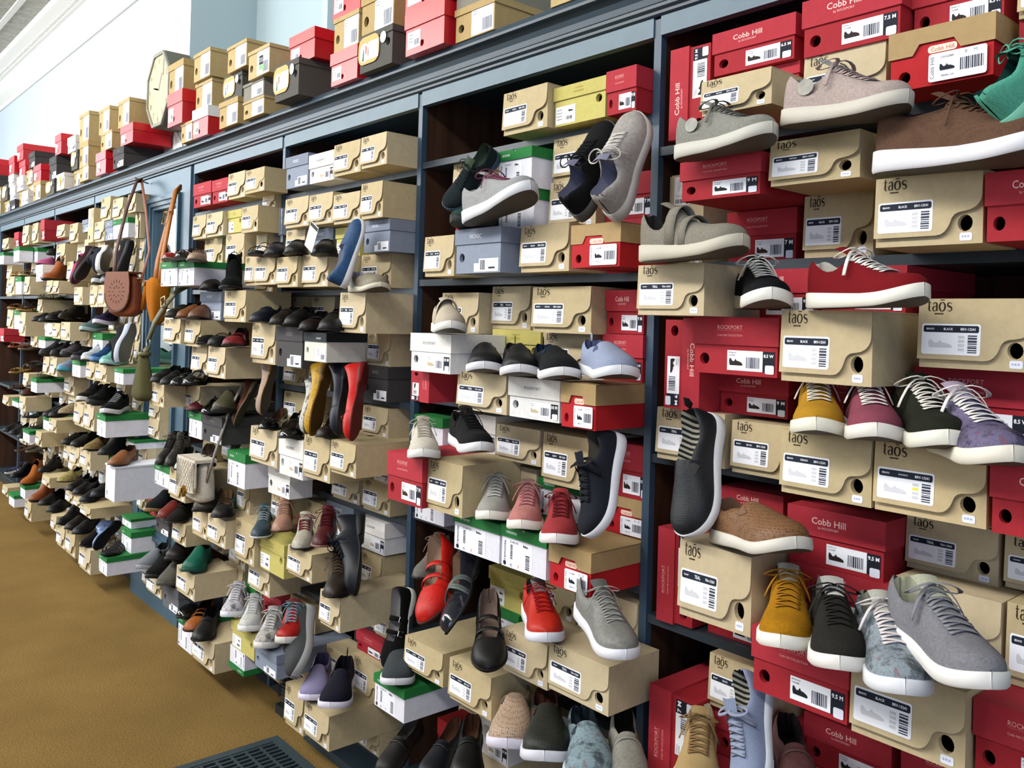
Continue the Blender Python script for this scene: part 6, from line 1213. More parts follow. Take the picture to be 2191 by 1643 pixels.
SHOES = [
('SN',(-1.138,-.190,1.929),(-.890,-.240,1.929),(.000,.000,1.000),.253,'8f8e88 c9c7be 77766f a8a7a0','suede',1,'grey suede sneaker with round side emblem on a red box','display shoes on the shoeboxes'),
('SN',(-.898,-.180,1.964),(-.644,-.240,1.940),(.000,.000,1.000),.262,'b3a39d cbc6bb b8a49f 9aa0a4','suede',1,'dusty pink suede sneaker with round side emblem','display shoes on the shoeboxes'),
('SR',(-.481,-.244,1.884),(-.417,-.136,2.053),(-.574,-.819,.000),.210,'4f9c86 6fb09c 4f9c86 1e4a44','knit',1,'mint green mesh shoe cut off by the right picture edge','display shoes on the shoeboxes'),
('SR',(-.726,-.162,1.858),(-.436,-.238,1.842),(.000,.000,1.000),.300,'5f4536 e6e8ee 5f4536 3e2c26','knit',1,'brown mesh sneaker with thick white sole and thin laces','display shoes on the shoeboxes'),
('SJ',(-1.182,-.240,1.716),(-.925,-.270,1.723),(.000,.000,1.000),.258,'8a857a c7c2b2 8a857a 3c3a38','suede',1,'grey cut-out sneaker with rippled cream sole and cross straps','display shoes on the shoeboxes'),
('SN',(-1.058,-.057,1.626),(-.881,-.240,1.626),(.000,.000,1.000),.255,'16191f e8e6df ecebe4 8a8880','canvas',1,'black canvas sneaker with white laces','display shoes on the shoeboxes'),
('SN',(-.840,-.170,1.625),(-.605,-.250,1.630),(.000,.000,1.000),.248,'7a0f18 eceadf f0efe8 d8d4c8','canvas',1,'dark red sneaker with white laces seen from the side','display shoes on the shoeboxes'),
('SN',(-.911,-.025,1.400),(-.781,-.250,1.400),(.000,.000,1.000),.260,'b98a24 ecead9 e8dfcf 8a6a30','canvas',1,'mustard sneaker with loose cream laces tied in a bow','display shoes on the shoeboxes'),
('SN',(-.815,-.032,1.402),(-.674,-.250,1.402),(.000,.000,1.000),.260,'8c4658 e8e4dc ece4de 9a7a78','canvas',1,'rose pink sneaker with cream laces','display shoes on the shoeboxes'),
('SN',(-.728,-.037,1.402),(-.562,-.250,1.402),(.000,.000,1.000),.270,'2f3524 e8e6da eae4da 90886c','canvas',1,'olive green sneaker with cream laces and large bow','display shoes on the shoeboxes'),
('SN',(-.663,-.079,1.391),(-.465,-.270,1.391),(.000,.000,1.000),.275,'6d6484 ece6d8 ece8e4 b8a8c0','floral',1,'purple floral sneaker with white laces near the picture edge','display shoes on the shoeboxes'),
('SO',(-1.135,-.040,1.390),(-1.103,-.150,1.145),(-.139,-.990,.000),.270,'222a33 d6d8dc 222a33 4a4c4a','perf',1,'charcoal slip-on standing heel up with striped insole','display shoes on the shoeboxes'),
('SO',(-1.090,-.080,1.137),(-.835,-.210,1.177),(.000,.000,1.000),.288,'86603f ddd9cf 86603f 8d6b56','perf',1,'tan perforated leather slip-on with white sole','display shoes on the shoeboxes'),
('SN',(-.946,-.042,1.022),(-.820,-.280,1.022),(.000,.000,1.000),.270,'ad7816 efede4 a9731a c9c8b8','suede',1,'mustard suede sneaker with matching laces','display shoes on the shoeboxes'),
('SN',(-.848,-.074,1.027),(-.701,-.300,1.027),(.000,.000,1.000),.270,'3e3c38 eceae4 35342f dcdcd8','suede',1,'charcoal sneaker with matching laces beside the mustard one','display shoes on the shoeboxes'),
('SN',(-.757,-.090,1.027),(-.591,-.310,1.027),(.000,.000,1.000),.275,'8b97a0 e8ebf2 ded6d6 c7cbbd','floral',1,'white sneaker with blue and red leaf pattern','display shoes on the shoeboxes'),
('SN',(-.683,-.140,1.079),(-.469,-.320,1.079),(.000,.000,1.000),.280,'83838a ecebe9 85868e ccd0b8','suede',1,'grey canvas sneaker with grey laces in the lower right corner','display shoes on the shoeboxes'),
('SN',(-.972,-.080,.885),(-.921,-.200,.704),(-.105,-.995,.000),.223,'8f9bb8 d8dce4 8f98b0 4c4e44','canvas',1,'pale blue lace-up sneaker hanging toe down, striped lining','display shoes on the shoeboxes'),
('SN',(-1.152,-.040,.679),(-1.014,-.260,.679),(.000,.000,1.000),.260,'b59a6a d8d4c8 8a6c48 cbbfa8','canvas',1,'tan sneaker with brown laces at the bottom edge','display shoes on the shoeboxes'),
('LO',(-.972,-.003,.730),(-.818,-.200,.730),(.000,.000,1.000),.250,'5a3a3a 2a2020 5a3a3a 2a2020','leather',1,'plum shoe half hidden at the bottom edge','display shoes on the shoeboxes'),
('SN',(-1.857,-.083,2.051),(-1.943,-.187,1.890),(.259,-.966,.000),.210,'24343a 2f4a58 2a3a3e 4c5a4a','knit',1,'dark teal sneaker tipped on its toe beside a green-lidded box','display shoes on the shoeboxes'),
('SR',(-1.915,.050,1.843),(-1.906,-.200,1.843),(.000,.000,1.000),.250,'2c4540 2a3230 2c4540 5a5058','knit',1,'dark green knitted shoe behind the blue-grey box','display shoes on the shoeboxes'),
('SN',(-1.860,-.180,1.843),(-1.576,-.210,1.894),(.000,.000,1.000),.290,'9a9c9e dcdfe4 8e4a62 b0b2b4','knit',1,'grey hiking shoe with coral details and bungee laces','display shoes on the shoeboxes'),
('SN',(-1.427,-.180,1.826),(-1.436,-.070,2.060),(.105,-.995,.000),.259,'15171a 4a4a46 15171a 787a90','knit',1,'black knitted sneaker leaning toe up','display shoes on the shoeboxes'),
('SN',(-1.306,-.190,1.816),(-1.339,-.080,2.064),(.139,-.990,.000),.273,'a6a19c b3b0aa c4c0ba 8e8fa6','leather',1,'light grey leather sneaker leaning toe up with perforated toe','display shoes on the shoeboxes'),
('SV',(-2.093,-.092,1.551),(-1.873,-.220,1.551),(.000,.000,1.000),.255,'c9bda9 e6e4e0 b8aa94 4a4440','canvas',1,'beige strap shoe on the white box','display shoes on the shoeboxes'),
('SO',(-1.956,-.040,1.448),(-1.751,-.200,1.448),(.000,.000,1.000),.260,'22262c dfe0e6 22262c 28324c','leather',1,'black shoe with navy knitted collar','display shoes on the shoeboxes'),
('SO',(-1.815,-.040,1.448),(-1.610,-.200,1.448),(.000,.000,1.000),.260,'24272a dfe0e6 24272a 3c3a38','leather',1,'black shoe with cream band and ribbed collar','display shoes on the shoeboxes'),
('SO',(-1.676,-.062,1.450),(-1.456,-.200,1.450),(.000,.000,1.000),.260,'22272a e6e8ea 22272a 16304c','canvas',1,'black canvas slip-on with dark blue heel','display shoes on the shoeboxes'),
('SO',(-1.483,-.080,1.465),(-1.258,-.220,1.465),(.000,.000,1.000),.265,'9aa6c2 e4e8ee 9aa6c2 5f6c96','canvas',1,'pale blue slip-on with white sole','display shoes on the shoeboxes'),
('SN',(-2.138,-.120,1.200),(-1.931,-.260,1.200),(.000,.000,1.000),.250,'cfc9bc e4e4e2 c4bdae b8b0a0','knit',1,'cream knitted sneaker with thin laces','display shoes on the shoeboxes'),
('SN',(-1.944,-.134,1.244),(-1.707,-.240,1.244),(.000,.000,1.000),.260,'1a1c1e e6e8ea 1a1c1e 2a2a2a','knit',1,'black sneaker with red tag on its tongue','display shoes on the shoeboxes'),
('SN',(-1.890,-.023,1.065),(-1.713,-.200,1.065),(.000,.000,1.000),.250,'a4a49e e6e4da d8d6d0 8a8c88','canvas',1,'silver grey sneaker with white laces and bow','display shoes on the shoeboxes'),
('SN',(-1.760,-.017,1.065),(-1.589,-.200,1.065),(.000,.000,1.000),.250,'c07f7b e9e5da d0888a a08078','suede',1,'salmon pink sneaker with wide laces','display shoes on the shoeboxes'),
('SN',(-1.618,-.034,1.063),(-1.444,-.220,1.063),(.000,.000,1.000),.255,'a3383c eee8e6 7a2428 8a3a3a','canvas',1,'brick red sneaker with red laces','display shoes on the shoeboxes'),
('SN',(-1.389,-.060,1.321),(-1.361,-.170,1.094),(-.242,-.970,.000),.254,'2b303f dcdee6 23262e 5a544c','canvas',1,'navy sneaker standing heel up on a kraft-lidded box','display shoes on the shoeboxes'),
('OX',(-2.179,.017,.837),(-2.039,-.190,.837),(.000,.000,1.000),.250,'6f6e68 26262a 8a887e 5a5854','suede',1,'grey suede oxford with trailing laces','display shoes on the shoeboxes'),
('MJ',(-2.076,-.037,.894),(-1.905,-.243,.758),(.407,-.914,.000),.300,'c41a10 3a1410 c41a10 a88a74','leather',1,'bright red flat with crossed straps standing heel up','display shoes on the shoeboxes'),
('MX',(-1.954,-.027,.881),(-1.788,-.253,.773),(.139,-.990,.000),.300,'2e3340 1c1e22 5a6462 8a6a50','patent',1,'shiny dark flat with silver crossed straps standing heel up','display shoes on the shoeboxes'),
('MJ',(-1.812,-.109,.807),(-1.632,-.260,.722),(.000,.000,1.000),.250,'1b1a19 0f0f0f 1b1a19 8a7468','leather',1,'black leather strap shoe with buckled toe','display shoes on the shoeboxes'),
('MJ',(-2.217,-.080,.749),(-2.182,-.180,.533),(.139,-.990,.000),.240,'141416 b8b8b4 141416 8c8a8a','suede',1,'black strap shoe with white sole standing heel up','display shoes on the shoeboxes'),
('SO',(-2.264,-.093,.533),(-2.061,-.240,.533),(.000,.000,1.000),.250,'3b4044 dcdde4 3b4044 55565a','knit',1,'dark grey slip-on on the green and white box','display shoes on the shoeboxes'),
('SN',(-1.679,-.071,.827),(-1.466,-.220,.827),(.000,.000,1.000),.260,'bf2716 e0e2ec a3161c 807c7c','leather',1,'bright red sneaker with open lacing and white sole','display shoes on the shoeboxes'),
('SN',(-1.425,-.144,.910),(-1.188,-.260,.882),(.000,.000,1.000),.265,'80807c e6e8f2 9a9a94 6c6c6a','leather',1,'metallic grey sneaker with loose laces and white sole','display shoes on the shoeboxes'),
('SO',(-1.726,-.072,.545),(-1.519,-.288,.576),(.000,.000,1.000),.300,'b99f86 d6d2e2 b99f86 6f645c','perf',1,'beige perforated slip-on pointing down','display shoes on the shoeboxes'),
('SO',(-1.601,-.087,.564),(-1.387,-.293,.601),(.000,.000,1.000),.300,'2e3226 d6d8e2 2e3226 5a3226','perf',1,'olive black perforated slip-on pointing down','display shoes on the shoeboxes'),
('SO',(-1.469,-.091,.564),(-1.250,-.289,.611),(.000,.000,1.000),.300,'8296a0 ccd4da 8296a0 3c4a54','floral',1,'blue camouflage slip-on at the bottom edge','display shoes on the shoeboxes'),
('LO',(-1.364,-.063,.623),(-1.187,-.240,.623),(.000,.000,1.000),.250,'8c8a80 5a5850 8c8a80 2c2a26','leather',1,'silver grey shoe heel beside the upright at the bottom','display shoes on the shoeboxes'),
('LO',(-2.212,-.040,.309),(-2.129,-.240,.260),(.000,.000,1.000),.222,'23221f 101010 23221f 5a5850','leather',1,'black leather loafer leftmost of the three at the bottom edge','display shoes on the shoeboxes'),
('LO',(-2.010,-.040,.364),(-1.914,-.240,.336),(.000,.000,1.000),.224,'1a1e28 101010 1a1e28 5c3a28','leather',1,'navy black loafer in the middle at the bottom edge','display shoes on the shoeboxes'),
('LO',(-1.921,-.063,.402),(-1.745,-.240,.402),(.000,.000,1.000),.250,'1b1b19 101010 1b1b19 5c3a28','leather',1,'black shoe behind the beige perforated slip-on','display shoes on the shoeboxes'),
('SA',(-3.295,-.092,1.811),(-3.098,-.230,1.811),(.000,.000,1.000),.240,'2a2624 161616 2a2624 a0483c','leather',1,'dark bronze strap sandal with red insole','display shoes on the shoeboxes'),
('LO',(-3.164,-.105,1.802),(-2.947,-.230,1.802),(.000,.000,1.000),.250,'1c2230 0e0e10 1c2230 1c1c1c','leather',1,'navy black slip-on left of the tagged shoes','display shoes on the shoeboxes'),
('LO',(-3.001,-.098,1.802),(-2.789,-.230,1.802),(.000,.000,1.000),.250,'1a1a1c 0e0e10 1a1a1c 1c1c1c','leather',1,'black slip-on behind the paper tag','display shoes on the shoeboxes'),
('LO',(-2.798,-.087,1.792),(-2.587,-.230,1.792),(.000,.000,1.000),.255,'1f1b18 0e0e0c 1f1b18 1c1c1c','leather',1,'dark brown slip-on with a paper tag hanging beside it','display shoes on the shoeboxes'),
('PF',(-2.436,-.220,1.679),(-2.478,-.130,1.901),(-.208,-.978,.000),.243,'24507e c4c4c6 24507e 9c9cb0','perf',1,'metallic blue perforated flat standing toe up','display shoes on the shoeboxes'),
('PF',(-2.507,-.148,1.669),(-2.262,-.200,1.669),(.000,.000,1.000),.250,'8d8672 cfcab8 8d8672 b8b6c4','perf',1,'pale gold perforated flat with white sole','display shoes on the shoeboxes'),
('LO',(-3.265,-.056,1.558),(-3.085,-.230,1.558),(.000,.000,1.000),.250,'18243a 101014 18243a 101010','leather',1,'navy leather loafer leftmost of five above the upright','display shoes on the shoeboxes'),
('LO',(-3.112,-.046,1.551),(-2.933,-.220,1.551),(.000,.000,1.000),.250,'2a1f17 100e0c 2a1f17 101010','leather',1,'dark brown loafer right of the navy loafer','display shoes on the shoeboxes'),
('LO',(-2.997,-.050,1.551),(-2.814,-.220,1.551),(.000,.000,1.000),.250,'131315 0c0c0e 131315 101010','leather',1,'black loafer in the middle of five','display shoes on the shoeboxes'),
('MJ',(-2.884,-.053,1.535),(-2.698,-.220,1.535),(.000,.000,1.000),.250,'2c1b13 100e0c 2c1b13 101010','leather',1,'dark brown strap shoe with reddish toe','display shoes on the shoeboxes'),
('LO',(-2.717,-.076,1.541),(-2.515,-.240,1.541),(.000,.000,1.000),.260,'17140f 0c0c0a 17140f 101010','leather',1,'large black loafer rightmost of five beside the tan box','display shoes on the shoeboxes'),
('FL',(-3.249,-.060,1.404),(-3.143,-.160,1.207),(-.809,-.588,.000),.245,'b49c92 a88a5c b49c92 4a3228','suede',1,'blush ballet flat with small bow standing heel up','display shoes on the shoeboxes'),
('FL',(-3.194,-.046,1.159),(-3.014,-.220,1.159),(.000,.000,1.000),.250,'0e0f16 0a0a0c 0e0f16 6c4c34','patent',1,'black patent ballet flat below the blush one','display shoes on the shoeboxes'),
('LO',(-3.015,-.073,1.149),(-2.813,-.220,1.149),(.000,.000,1.000),.250,'10110f 0a0a0a 10110f 101010','patent',1,'glossy black loafer beside the patent flat','display shoes on the shoeboxes'),
('FL',(-2.857,-.070,1.363),(-2.746,-.180,1.182),(-.866,-.500,.000),.239,'c9c8c2 8a8478 c9c8c2 2c1e18','floral',1,'white patterned flat behind the yellow flat','display shoes on the shoeboxes'),
('FL',(-2.773,-.080,1.424),(-2.657,-.200,1.185),(-.829,-.559,.000),.291,'c79a1d 6a4a18 c79a1d 4a2a1c','perf',1,'yellow speckled ballet flat standing heel up','display shoes on the shoeboxes'),
('FL',(-2.735,-.069,1.186),(-2.543,-.230,1.186),(.000,.000,1.000),.250,'2a1a18 141010 2a1a18 5c4a3c','leather',1,'dark brown leather flat in front of the yellow flat','display shoes on the shoeboxes'),
('FL',(-2.641,-.075,1.433),(-2.482,-.195,1.209),(-.766,-.643,.000),.300,'161c38 101018 161c38 4c2c24','leather',1,'navy ballet flat standing heel up','display shoes on the shoeboxes'),
('FL',(-2.508,-.090,1.435),(-2.376,-.210,1.204),(-.788,-.616,.000),.292,'c41410 6a1410 c41410 5c4a3c','leather',1,'bright red ballet flat standing heel up','display shoes on the shoeboxes'),
('OX',(-3.264,-.074,.746),(-3.054,-.210,.746),(.000,.000,1.000),.250,'33454e d0d0cc 9aa6aa 6a7274','leather',1,'teal grey oxford with pale laces','display shoes on the shoeboxes'),
('OX',(-3.108,-.068,.799),(-2.896,-.200,.799),(.000,.000,1.000),.250,'a87e6a 4a3028 b08c78 7a8494','leather',1,'rose tan oxford with laces in a bow','display shoes on the shoeboxes'),
('OX',(-2.909,-.084,.781),(-2.700,-.220,.781),(.000,.000,1.000),.250,'b6b0a0 2c2c28 7a141c 8a7a70','leather',1,'cream and red two-tone oxford','display shoes on the shoeboxes'),
('OX',(-2.732,-.087,.831),(-2.521,-.240,.831),(.000,.000,1.000),.260,'4c1218 8a6a60 4c1218 2c1416','leather',1,'burgundy oxford with matching laces','display shoes on the shoeboxes'),
('OX',(-2.524,-.070,.921),(-2.337,-.200,.726),(-.559,-.829,.000),.300,'141b2c 0c1018 141b2c 6a5a44','leather',1,'large navy leather shoe standing heel up','display shoes on the shoeboxes'),
('OX',(-2.595,-.122,.710),(-2.375,-.270,.710),(.000,.000,1.000),.265,'40352a 1a1612 5a4a38 3a3028','leather',1,'brown leather oxford on the big tan box','display shoes on the shoeboxes'),
('SN',(-3.522,-.057,.372),(-3.317,-.200,.372),(.000,.000,1.000),.250,'c6c4cc dedfea d6d6dc aaaab0','floral',1,'white floral sneaker leftmost of the white row','display shoes on the shoeboxes'),
('SN',(-3.331,-.070,.372),(-3.124,-.210,.372),(.000,.000,1.000),.250,'c6c8c6 dcdedc d2d4d2 aaacaa','leather',1,'plain white leather sneaker second in the row','display shoes on the shoeboxes'),
('SN',(-3.146,-.074,.368),(-2.939,-.230,.368),(.000,.000,1.000),.260,'b7b5b0 d6d4d0 cfcfcf aaa8a4','floral',1,'white marbled sneaker third in the row','display shoes on the shoeboxes'),
('SN',(-2.936,-.101,.455),(-2.723,-.250,.455),(.000,.000,1.000),.260,'a81a16 cfcbc4 7aa6ba 6a2a2a','leather',1,'red sneaker with blue patterned laces','display shoes on the shoeboxes'),
('SR',(-2.861,-.070,.516),(-2.640,-.220,.373),(.139,-.990,.000),.303,'45474a 8c8c8e 45474a 2a2a2c','knit',1,'grey wool slip-on with grey sole standing heel up','display shoes on the shoeboxes'),
('SO',(-2.774,-.070,.308),(-2.576,-.230,.308),(.000,.000,1.000),.255,'8a84a8 dcd6ea 8a84a8 4a4468','knit',1,'lavender knitted slip-on with white sole','display shoes on the shoeboxes'),
('SO',(-2.589,-.086,.355),(-2.389,-.260,.355),(.000,.000,1.000),.265,'1e1e34 dcd8ea 1e1e34 16162a','knit',1,'navy knitted slip-on with tall white toe sole','display shoes on the shoeboxes'),
('FL',(-3.942,-.197,1.809),(-3.737,-.340,1.809),(.000,.000,1.000),.250,'8c1416 8c8070 8c1416 5c3834','patent',1,'red patent flat leftmost above the green-lidded boxes','display shoes on the shoeboxes'),
('FL',(-3.791,-.200,1.809),(-3.583,-.340,1.809),(.000,.000,1.000),.250,'15161a 3c3a36 15161a 4a3430','patent',1,'black patent flat between the red and the tan flat','display shoes on the shoeboxes'),
('FL',(-3.650,-.223,1.796),(-3.429,-.340,1.796),(.000,.000,1.000),.250,'a08672 8c7a68 a08672 6c5850','leather',1,'tan leather flat on the green-lidded boxes','display shoes on the shoeboxes'),
('LO',(-3.748,-.115,1.684),(-3.532,-.240,1.684),(.000,.000,1.000),.250,'2c241f 121212 2c241f 5c5048','leather',1,'dark brown loafer left of the buckled ankle boot','display shoes on the shoeboxes'),
('BO',(-3.542,-.115,1.684),(-3.325,-.240,1.684),(.000,.000,1.000),.250,'141a18 0c0c0c 141a18 141414','suede',1,'black suede ankle boot with silver buckle','display shoes on the shoeboxes'),
('LO',(-4.003,-.113,1.562),(-3.826,-.290,1.562),(.000,.000,1.000),.250,'262a20 141412 262a20 141412','leather',1,'olive black loafer beside the olive strap','display shoes on the shoeboxes'),
('LO',(-3.866,-.116,1.562),(-3.686,-.290,1.562),(.000,.000,1.000),.250,'7c4a24 5a3414 7c4a24 2a1a10','leather',1,'caramel brown leather loafer','display shoes on the shoeboxes'),
('LO',(-3.794,-.123,1.562),(-3.591,-.270,1.562),(.000,.000,1.000),.250,'6c4634 3a2218 6c4634 2a1a10','leather',1,'reddish brown loafer against the blue-grey box','display shoes on the shoeboxes'),
('LO',(-3.766,-.093,1.454),(-3.563,-.240,1.454),(.000,.000,1.000),.250,'1c1c1e 101010 1c1c1e 101010','suede',1,'black suede shoe left of the red strap shoe','display shoes on the shoeboxes'),
('MJ',(-3.649,-.104,1.454),(-3.440,-.240,1.454),(.000,.000,1.000),.250,'151517 101010 151517 101010','leather',1,'black leather shoe directly left of the red strap shoe','display shoes on the shoeboxes'),
('MJ',(-3.473,-.103,1.459),(-3.271,-.250,1.459),(.000,.000,1.000),.250,'7c1c22 3c1014 7c1c22 2a1012','leather',1,'dark red leather strap shoe with cut-outs','display shoes on the shoeboxes'),
('LO',(-4.104,-.143,1.271),(-3.931,-.310,1.271),(.000,.000,1.000),.240,'131315 0c0c0c 131315 101010','leather',1,'black shoe leftmost beside the olive bag','display shoes on the shoeboxes'),
('LO',(-3.979,-.143,1.269),(-3.807,-.310,1.269),(.000,.000,1.000),.240,'151517 0c0c0c 151517 101010','leather',1,'black shoe second beside the olive bag','display shoes on the shoeboxes'),
('MJ',(-3.919,-.123,1.269),(-3.733,-.290,1.269),(.000,.000,1.000),.250,'141517 0c0c0c 141517 101010','patent',1,'glossy black strap shoe third beside the olive bag','display shoes on the shoeboxes'),
('LO',(-3.773,-.129,1.284),(-3.582,-.290,1.284),(.000,.000,1.000),.250,'141517 0c0c0c 141517 101010','patent',1,'glossy black shoe rightmost of four beside the olive bag','display shoes on the shoeboxes'),
('MJ',(-3.921,-.043,1.156),(-3.735,-.210,1.156),(.000,.000,1.000),.250,'5c1a26 2a1014 5c1a26 2a1014','leather',1,'burgundy strap shoe beneath the boxes','display shoes on the shoeboxes'),
('LO',(-3.749,-.073,1.162),(-3.547,-.220,1.162),(.000,.000,1.000),.250,'15130f 0c0c0a 15130f 101010','patent',1,'glossy black shoe beside the olive clog','display shoes on the shoeboxes'),
('CL',(-3.593,-.083,1.182),(-3.390,-.230,1.182),(.000,.000,1.000),.250,'4a4632 1e1c14 4a4632 1c1a12','leather',1,'olive brown leather clog','display shoes on the shoeboxes'),
('FL',(-3.455,-.042,1.302),(-3.399,-.158,1.135),(-.643,-.766,.000),.210,'6c3a2c 8a7a60 6c3a2c 4a3428','leather',1,'reddish brown shoe standing heel up under the shelf','display shoes on the shoeboxes'),
('OX',(-4.157,-.106,.957),(-3.986,-.260,.891),(.000,.000,1.000),.240,'2c2824 141210 3c3834 141210','leather',1,'dark bronze lace-up leftmost above the tan boxes','display shoes on the shoeboxes'),
('OX',(-4.037,-.112,.970),(-3.861,-.260,.904),(.000,.000,1.000),.240,'3a342c 1c1814 4a443c 141210','leather',1,'brown lace-up beside the white strap shoe','display shoes on the shoeboxes'),
('MJ',(-3.951,-.133,.904),(-3.730,-.250,.904),(.000,.000,1.000),.250,'c6c8cc 1a1a1c c6c8cc 1a1a1c','leather',1,'white leather strap shoe with black sole','display shoes on the shoeboxes'),
('MJ',(-3.758,-.115,.942),(-3.542,-.240,.942),(.000,.000,1.000),.250,'243040 141a22 243040 8a6a50','leather',1,'dark blue peep-toe strap shoe','display shoes on the shoeboxes'),
('FL',(-3.542,-.022,1.157),(-3.449,-.138,1.009),(-.500,-.866,.000),.210,'24201c 141210 24201c 4a4238','leather',1,'dark shoe hanging beside the dark grey box','display shoes on the shoeboxes'),
('CL',(-4.255,-.083,.657),(-4.078,-.260,.657),(.000,.000,1.000),.250,'22242a 7a5a34 22242a 141414','suede',1,'black shoe with gum sole beside the mirror','display shoes on the shoeboxes'),
('LO',(-4.137,-.083,.657),(-3.964,-.250,.657),(.000,.000,1.000),.240,'7a2a24 7a2a20 7a2a24 1c1210','leather',1,'brick red shoe next to the gum-soled one','display shoes on the shoeboxes'),
('LO',(-4.024,-.096,.656),(-3.840,-.250,.656),(.000,.000,1.000),.240,'2c2824 3a342c 2c2824 1c1210','suede',1,'dark brown suede shoe next to the red one','display shoes on the shoeboxes'),
('CL',(-3.735,-.086,.754),(-3.538,-.240,.754),(.000,.000,1.000),.250,'4c4236 1c1812 4c4236 2a2018','leather',1,'taupe leather clog under the quilted bag','display shoes on the shoeboxes'),
('MJ',(-3.527,-.125,.779),(-3.311,-.250,.779),(.000,.000,1.000),.250,'1c1a1a 101010 1c1a1a 8a6a4a','leather',1,'black pleated peep-toe shoe','display shoes on the shoeboxes'),
('SO',(-4.352,-.083,.371),(-4.175,-.260,.371),(.000,.000,1.000),.250,'7c8086 8c8e92 7c8086 2c2e32','suede',1,'pale grey suede shoe at the foot of the mirror','display shoes on the shoeboxes'),
('SO',(-4.194,-.109,.371),(-4.002,-.270,.371),(.000,.000,1.000),.250,'1c1c1c 121212 1c1c1c 1c1c1c','suede',1,'black suede shoe in front of the pale grey one','display shoes on the shoeboxes'),
('CL',(-4.097,-.073,.468),(-3.895,-.220,.468),(.000,.000,1.000),.250,'2a2220 121010 2a2220 141010','leather',1,'dark brown clog left of the green clog','display shoes on the shoeboxes'),
('CL',(-3.839,-.086,.481),(-3.642,-.240,.481),(.000,.000,1.000),.250,'12624e 0e4a3c 12624e 0c2a22','leather',1,'emerald green leather clog','display shoes on the shoeboxes'),
('SO',(-4.078,-.107,.369),(-3.868,-.260,.369),(.000,.000,1.000),.260,'5a5850 4a4840 5a5850 3a3832','knit',1,'taupe grey wool shoe in front of the brown clog','display shoes on the shoeboxes'),
('MJ',(-3.960,-.071,.257),(-3.747,-.220,.257),(.000,.000,1.000),.260,'141816 0c0e0c 141816 101010','patent',1,'glossy black strap shoe left of the perforated tan shoe','display shoes on the shoeboxes'),
('MJ',(-3.815,-.073,.241),(-3.616,-.240,.241),(.000,.000,1.000),.260,'a85c22 3c2412 201814 3c2412','perf',1,'tan perforated shoe with black strap','display shoes on the shoeboxes'),
('LO',(-3.700,-.101,.241),(-3.487,-.250,.241),(.000,.000,1.000),.260,'191a18 0c0c0c 191a18 101010','leather',1,'black leather shoe right of the perforated tan shoe','display shoes on the shoeboxes'),
('LO',(-7.041,.039,1.899),(-6.874,-.160,1.899),(.000,.000,1.000),.260,'b85a8a 121212 b85a8a 402030','knit',0,'pink loafer on second shelf down, second bay left of mirror','display shoes on the shoeboxes'),
('BO',(-7.125,.107,1.981),(-6.944,-.080,1.981),(.000,.000,1.000),.260,'141c1c 0c0c0c 141c1c 101010','leather',0,'black ankle boot on second shelf down, second bay left of mirror','display shoes on the shoeboxes'),
('BO',(-6.704,-.013,1.780),(-6.496,-.200,1.780),(.000,.000,1.000),.280,'9c5226 141414 9c5226 2a1a10','leather',0,'tan orange ankle boot on second shelf down, second bay left of mirror','display shoes on the shoeboxes'),
('SN',(-5.811,-.100,1.933),(-5.812,-.180,1.745),(-.866,-.500,.000),.204,'a83a6c 4a1430 a83a6c 2a1420','knit',0,'pink sneaker on second shelf down, first bay left of mirror','display shoes on the shoeboxes'),
('SN',(-5.651,-.090,1.970),(-5.630,-.200,1.764),(-.766,-.643,.000),.235,'3a1420 1a0c10 3a1420 1a0c10','knit',0,'dark red sneaker on second shelf down, first bay left of mirror','display shoes on the shoeboxes'),
('SN',(-5.398,-.093,1.955),(-5.149,-.197,1.824),(-.866,-.500,.000),.300,'1c2238 d8dade 1c2238 1a1c28','knit',0,'navy sneaker on second shelf down, first bay left of mirror','display shoes on the shoeboxes'),
('SN',(-5.102,-.060,1.986),(-5.074,-.120,1.784),(-.766,-.643,.000),.213,'2c2e34 1c1e24 2c2e34 14161a','knit',0,'navy sneaker on second shelf down, front of the mirror','display shoes on the shoeboxes'),
('SN',(-5.413,-.040,1.734),(-5.239,-.220,1.734),(.000,.000,1.000),.250,'3a3c40 b8babc 3a3c40 1a1a1a','knit',0,'charcoal sneaker on second shelf down, first bay left of mirror','display shoes on the shoeboxes'),
('SN',(-5.237,-.043,1.733),(-5.060,-.220,1.733),(.000,.000,1.000),.250,'222426 8a8c90 b0b2b4 1a1a1a','leather',0,'black sneaker on second shelf down, front of the mirror','display shoes on the shoeboxes'),
('SA',(-7.684,-.033,1.831),(-7.499,-.200,1.831),(.000,.000,1.000),.250,'b8742c a8884a b8742c 5a3a1c','leather',0,'tan orange sandal on second shelf down, third bay left of mirror','display shoes on the shoeboxes'),
('SA',(-7.445,-.023,1.826),(-7.259,-.190,1.826),(.000,.000,1.000),.250,'7a6a54 a89468 7a6a54 3a2e20','leather',0,'beige sandal on second shelf down, third bay left of mirror','display shoes on the shoeboxes'),
('SA',(-7.645,-.040,1.578),(-7.471,-.220,1.578),(.000,.000,1.000),.250,'8c5c34 9c6c3c 8c5c34 3a281c','leather',0,'brown sandal on third shelf down, third bay left of mirror','display shoes on the shoeboxes'),
('SA',(-7.339,-.043,1.564),(-7.149,-.220,1.564),(.000,.000,1.000),.260,'34343a 9a7444 34343a 2a2420','leather',0,'charcoal sandal on third shelf down, third bay left of mirror','display shoes on the shoeboxes'),
('SA',(-6.891,-.000,1.655),(-6.717,-.180,1.655),(.000,.000,1.000),.250,'6a6446 4a4834 6a6446 c8c4b0','leather',0,'olive beige sandal on third shelf down, second bay left of mirror','display shoes on the shoeboxes'),
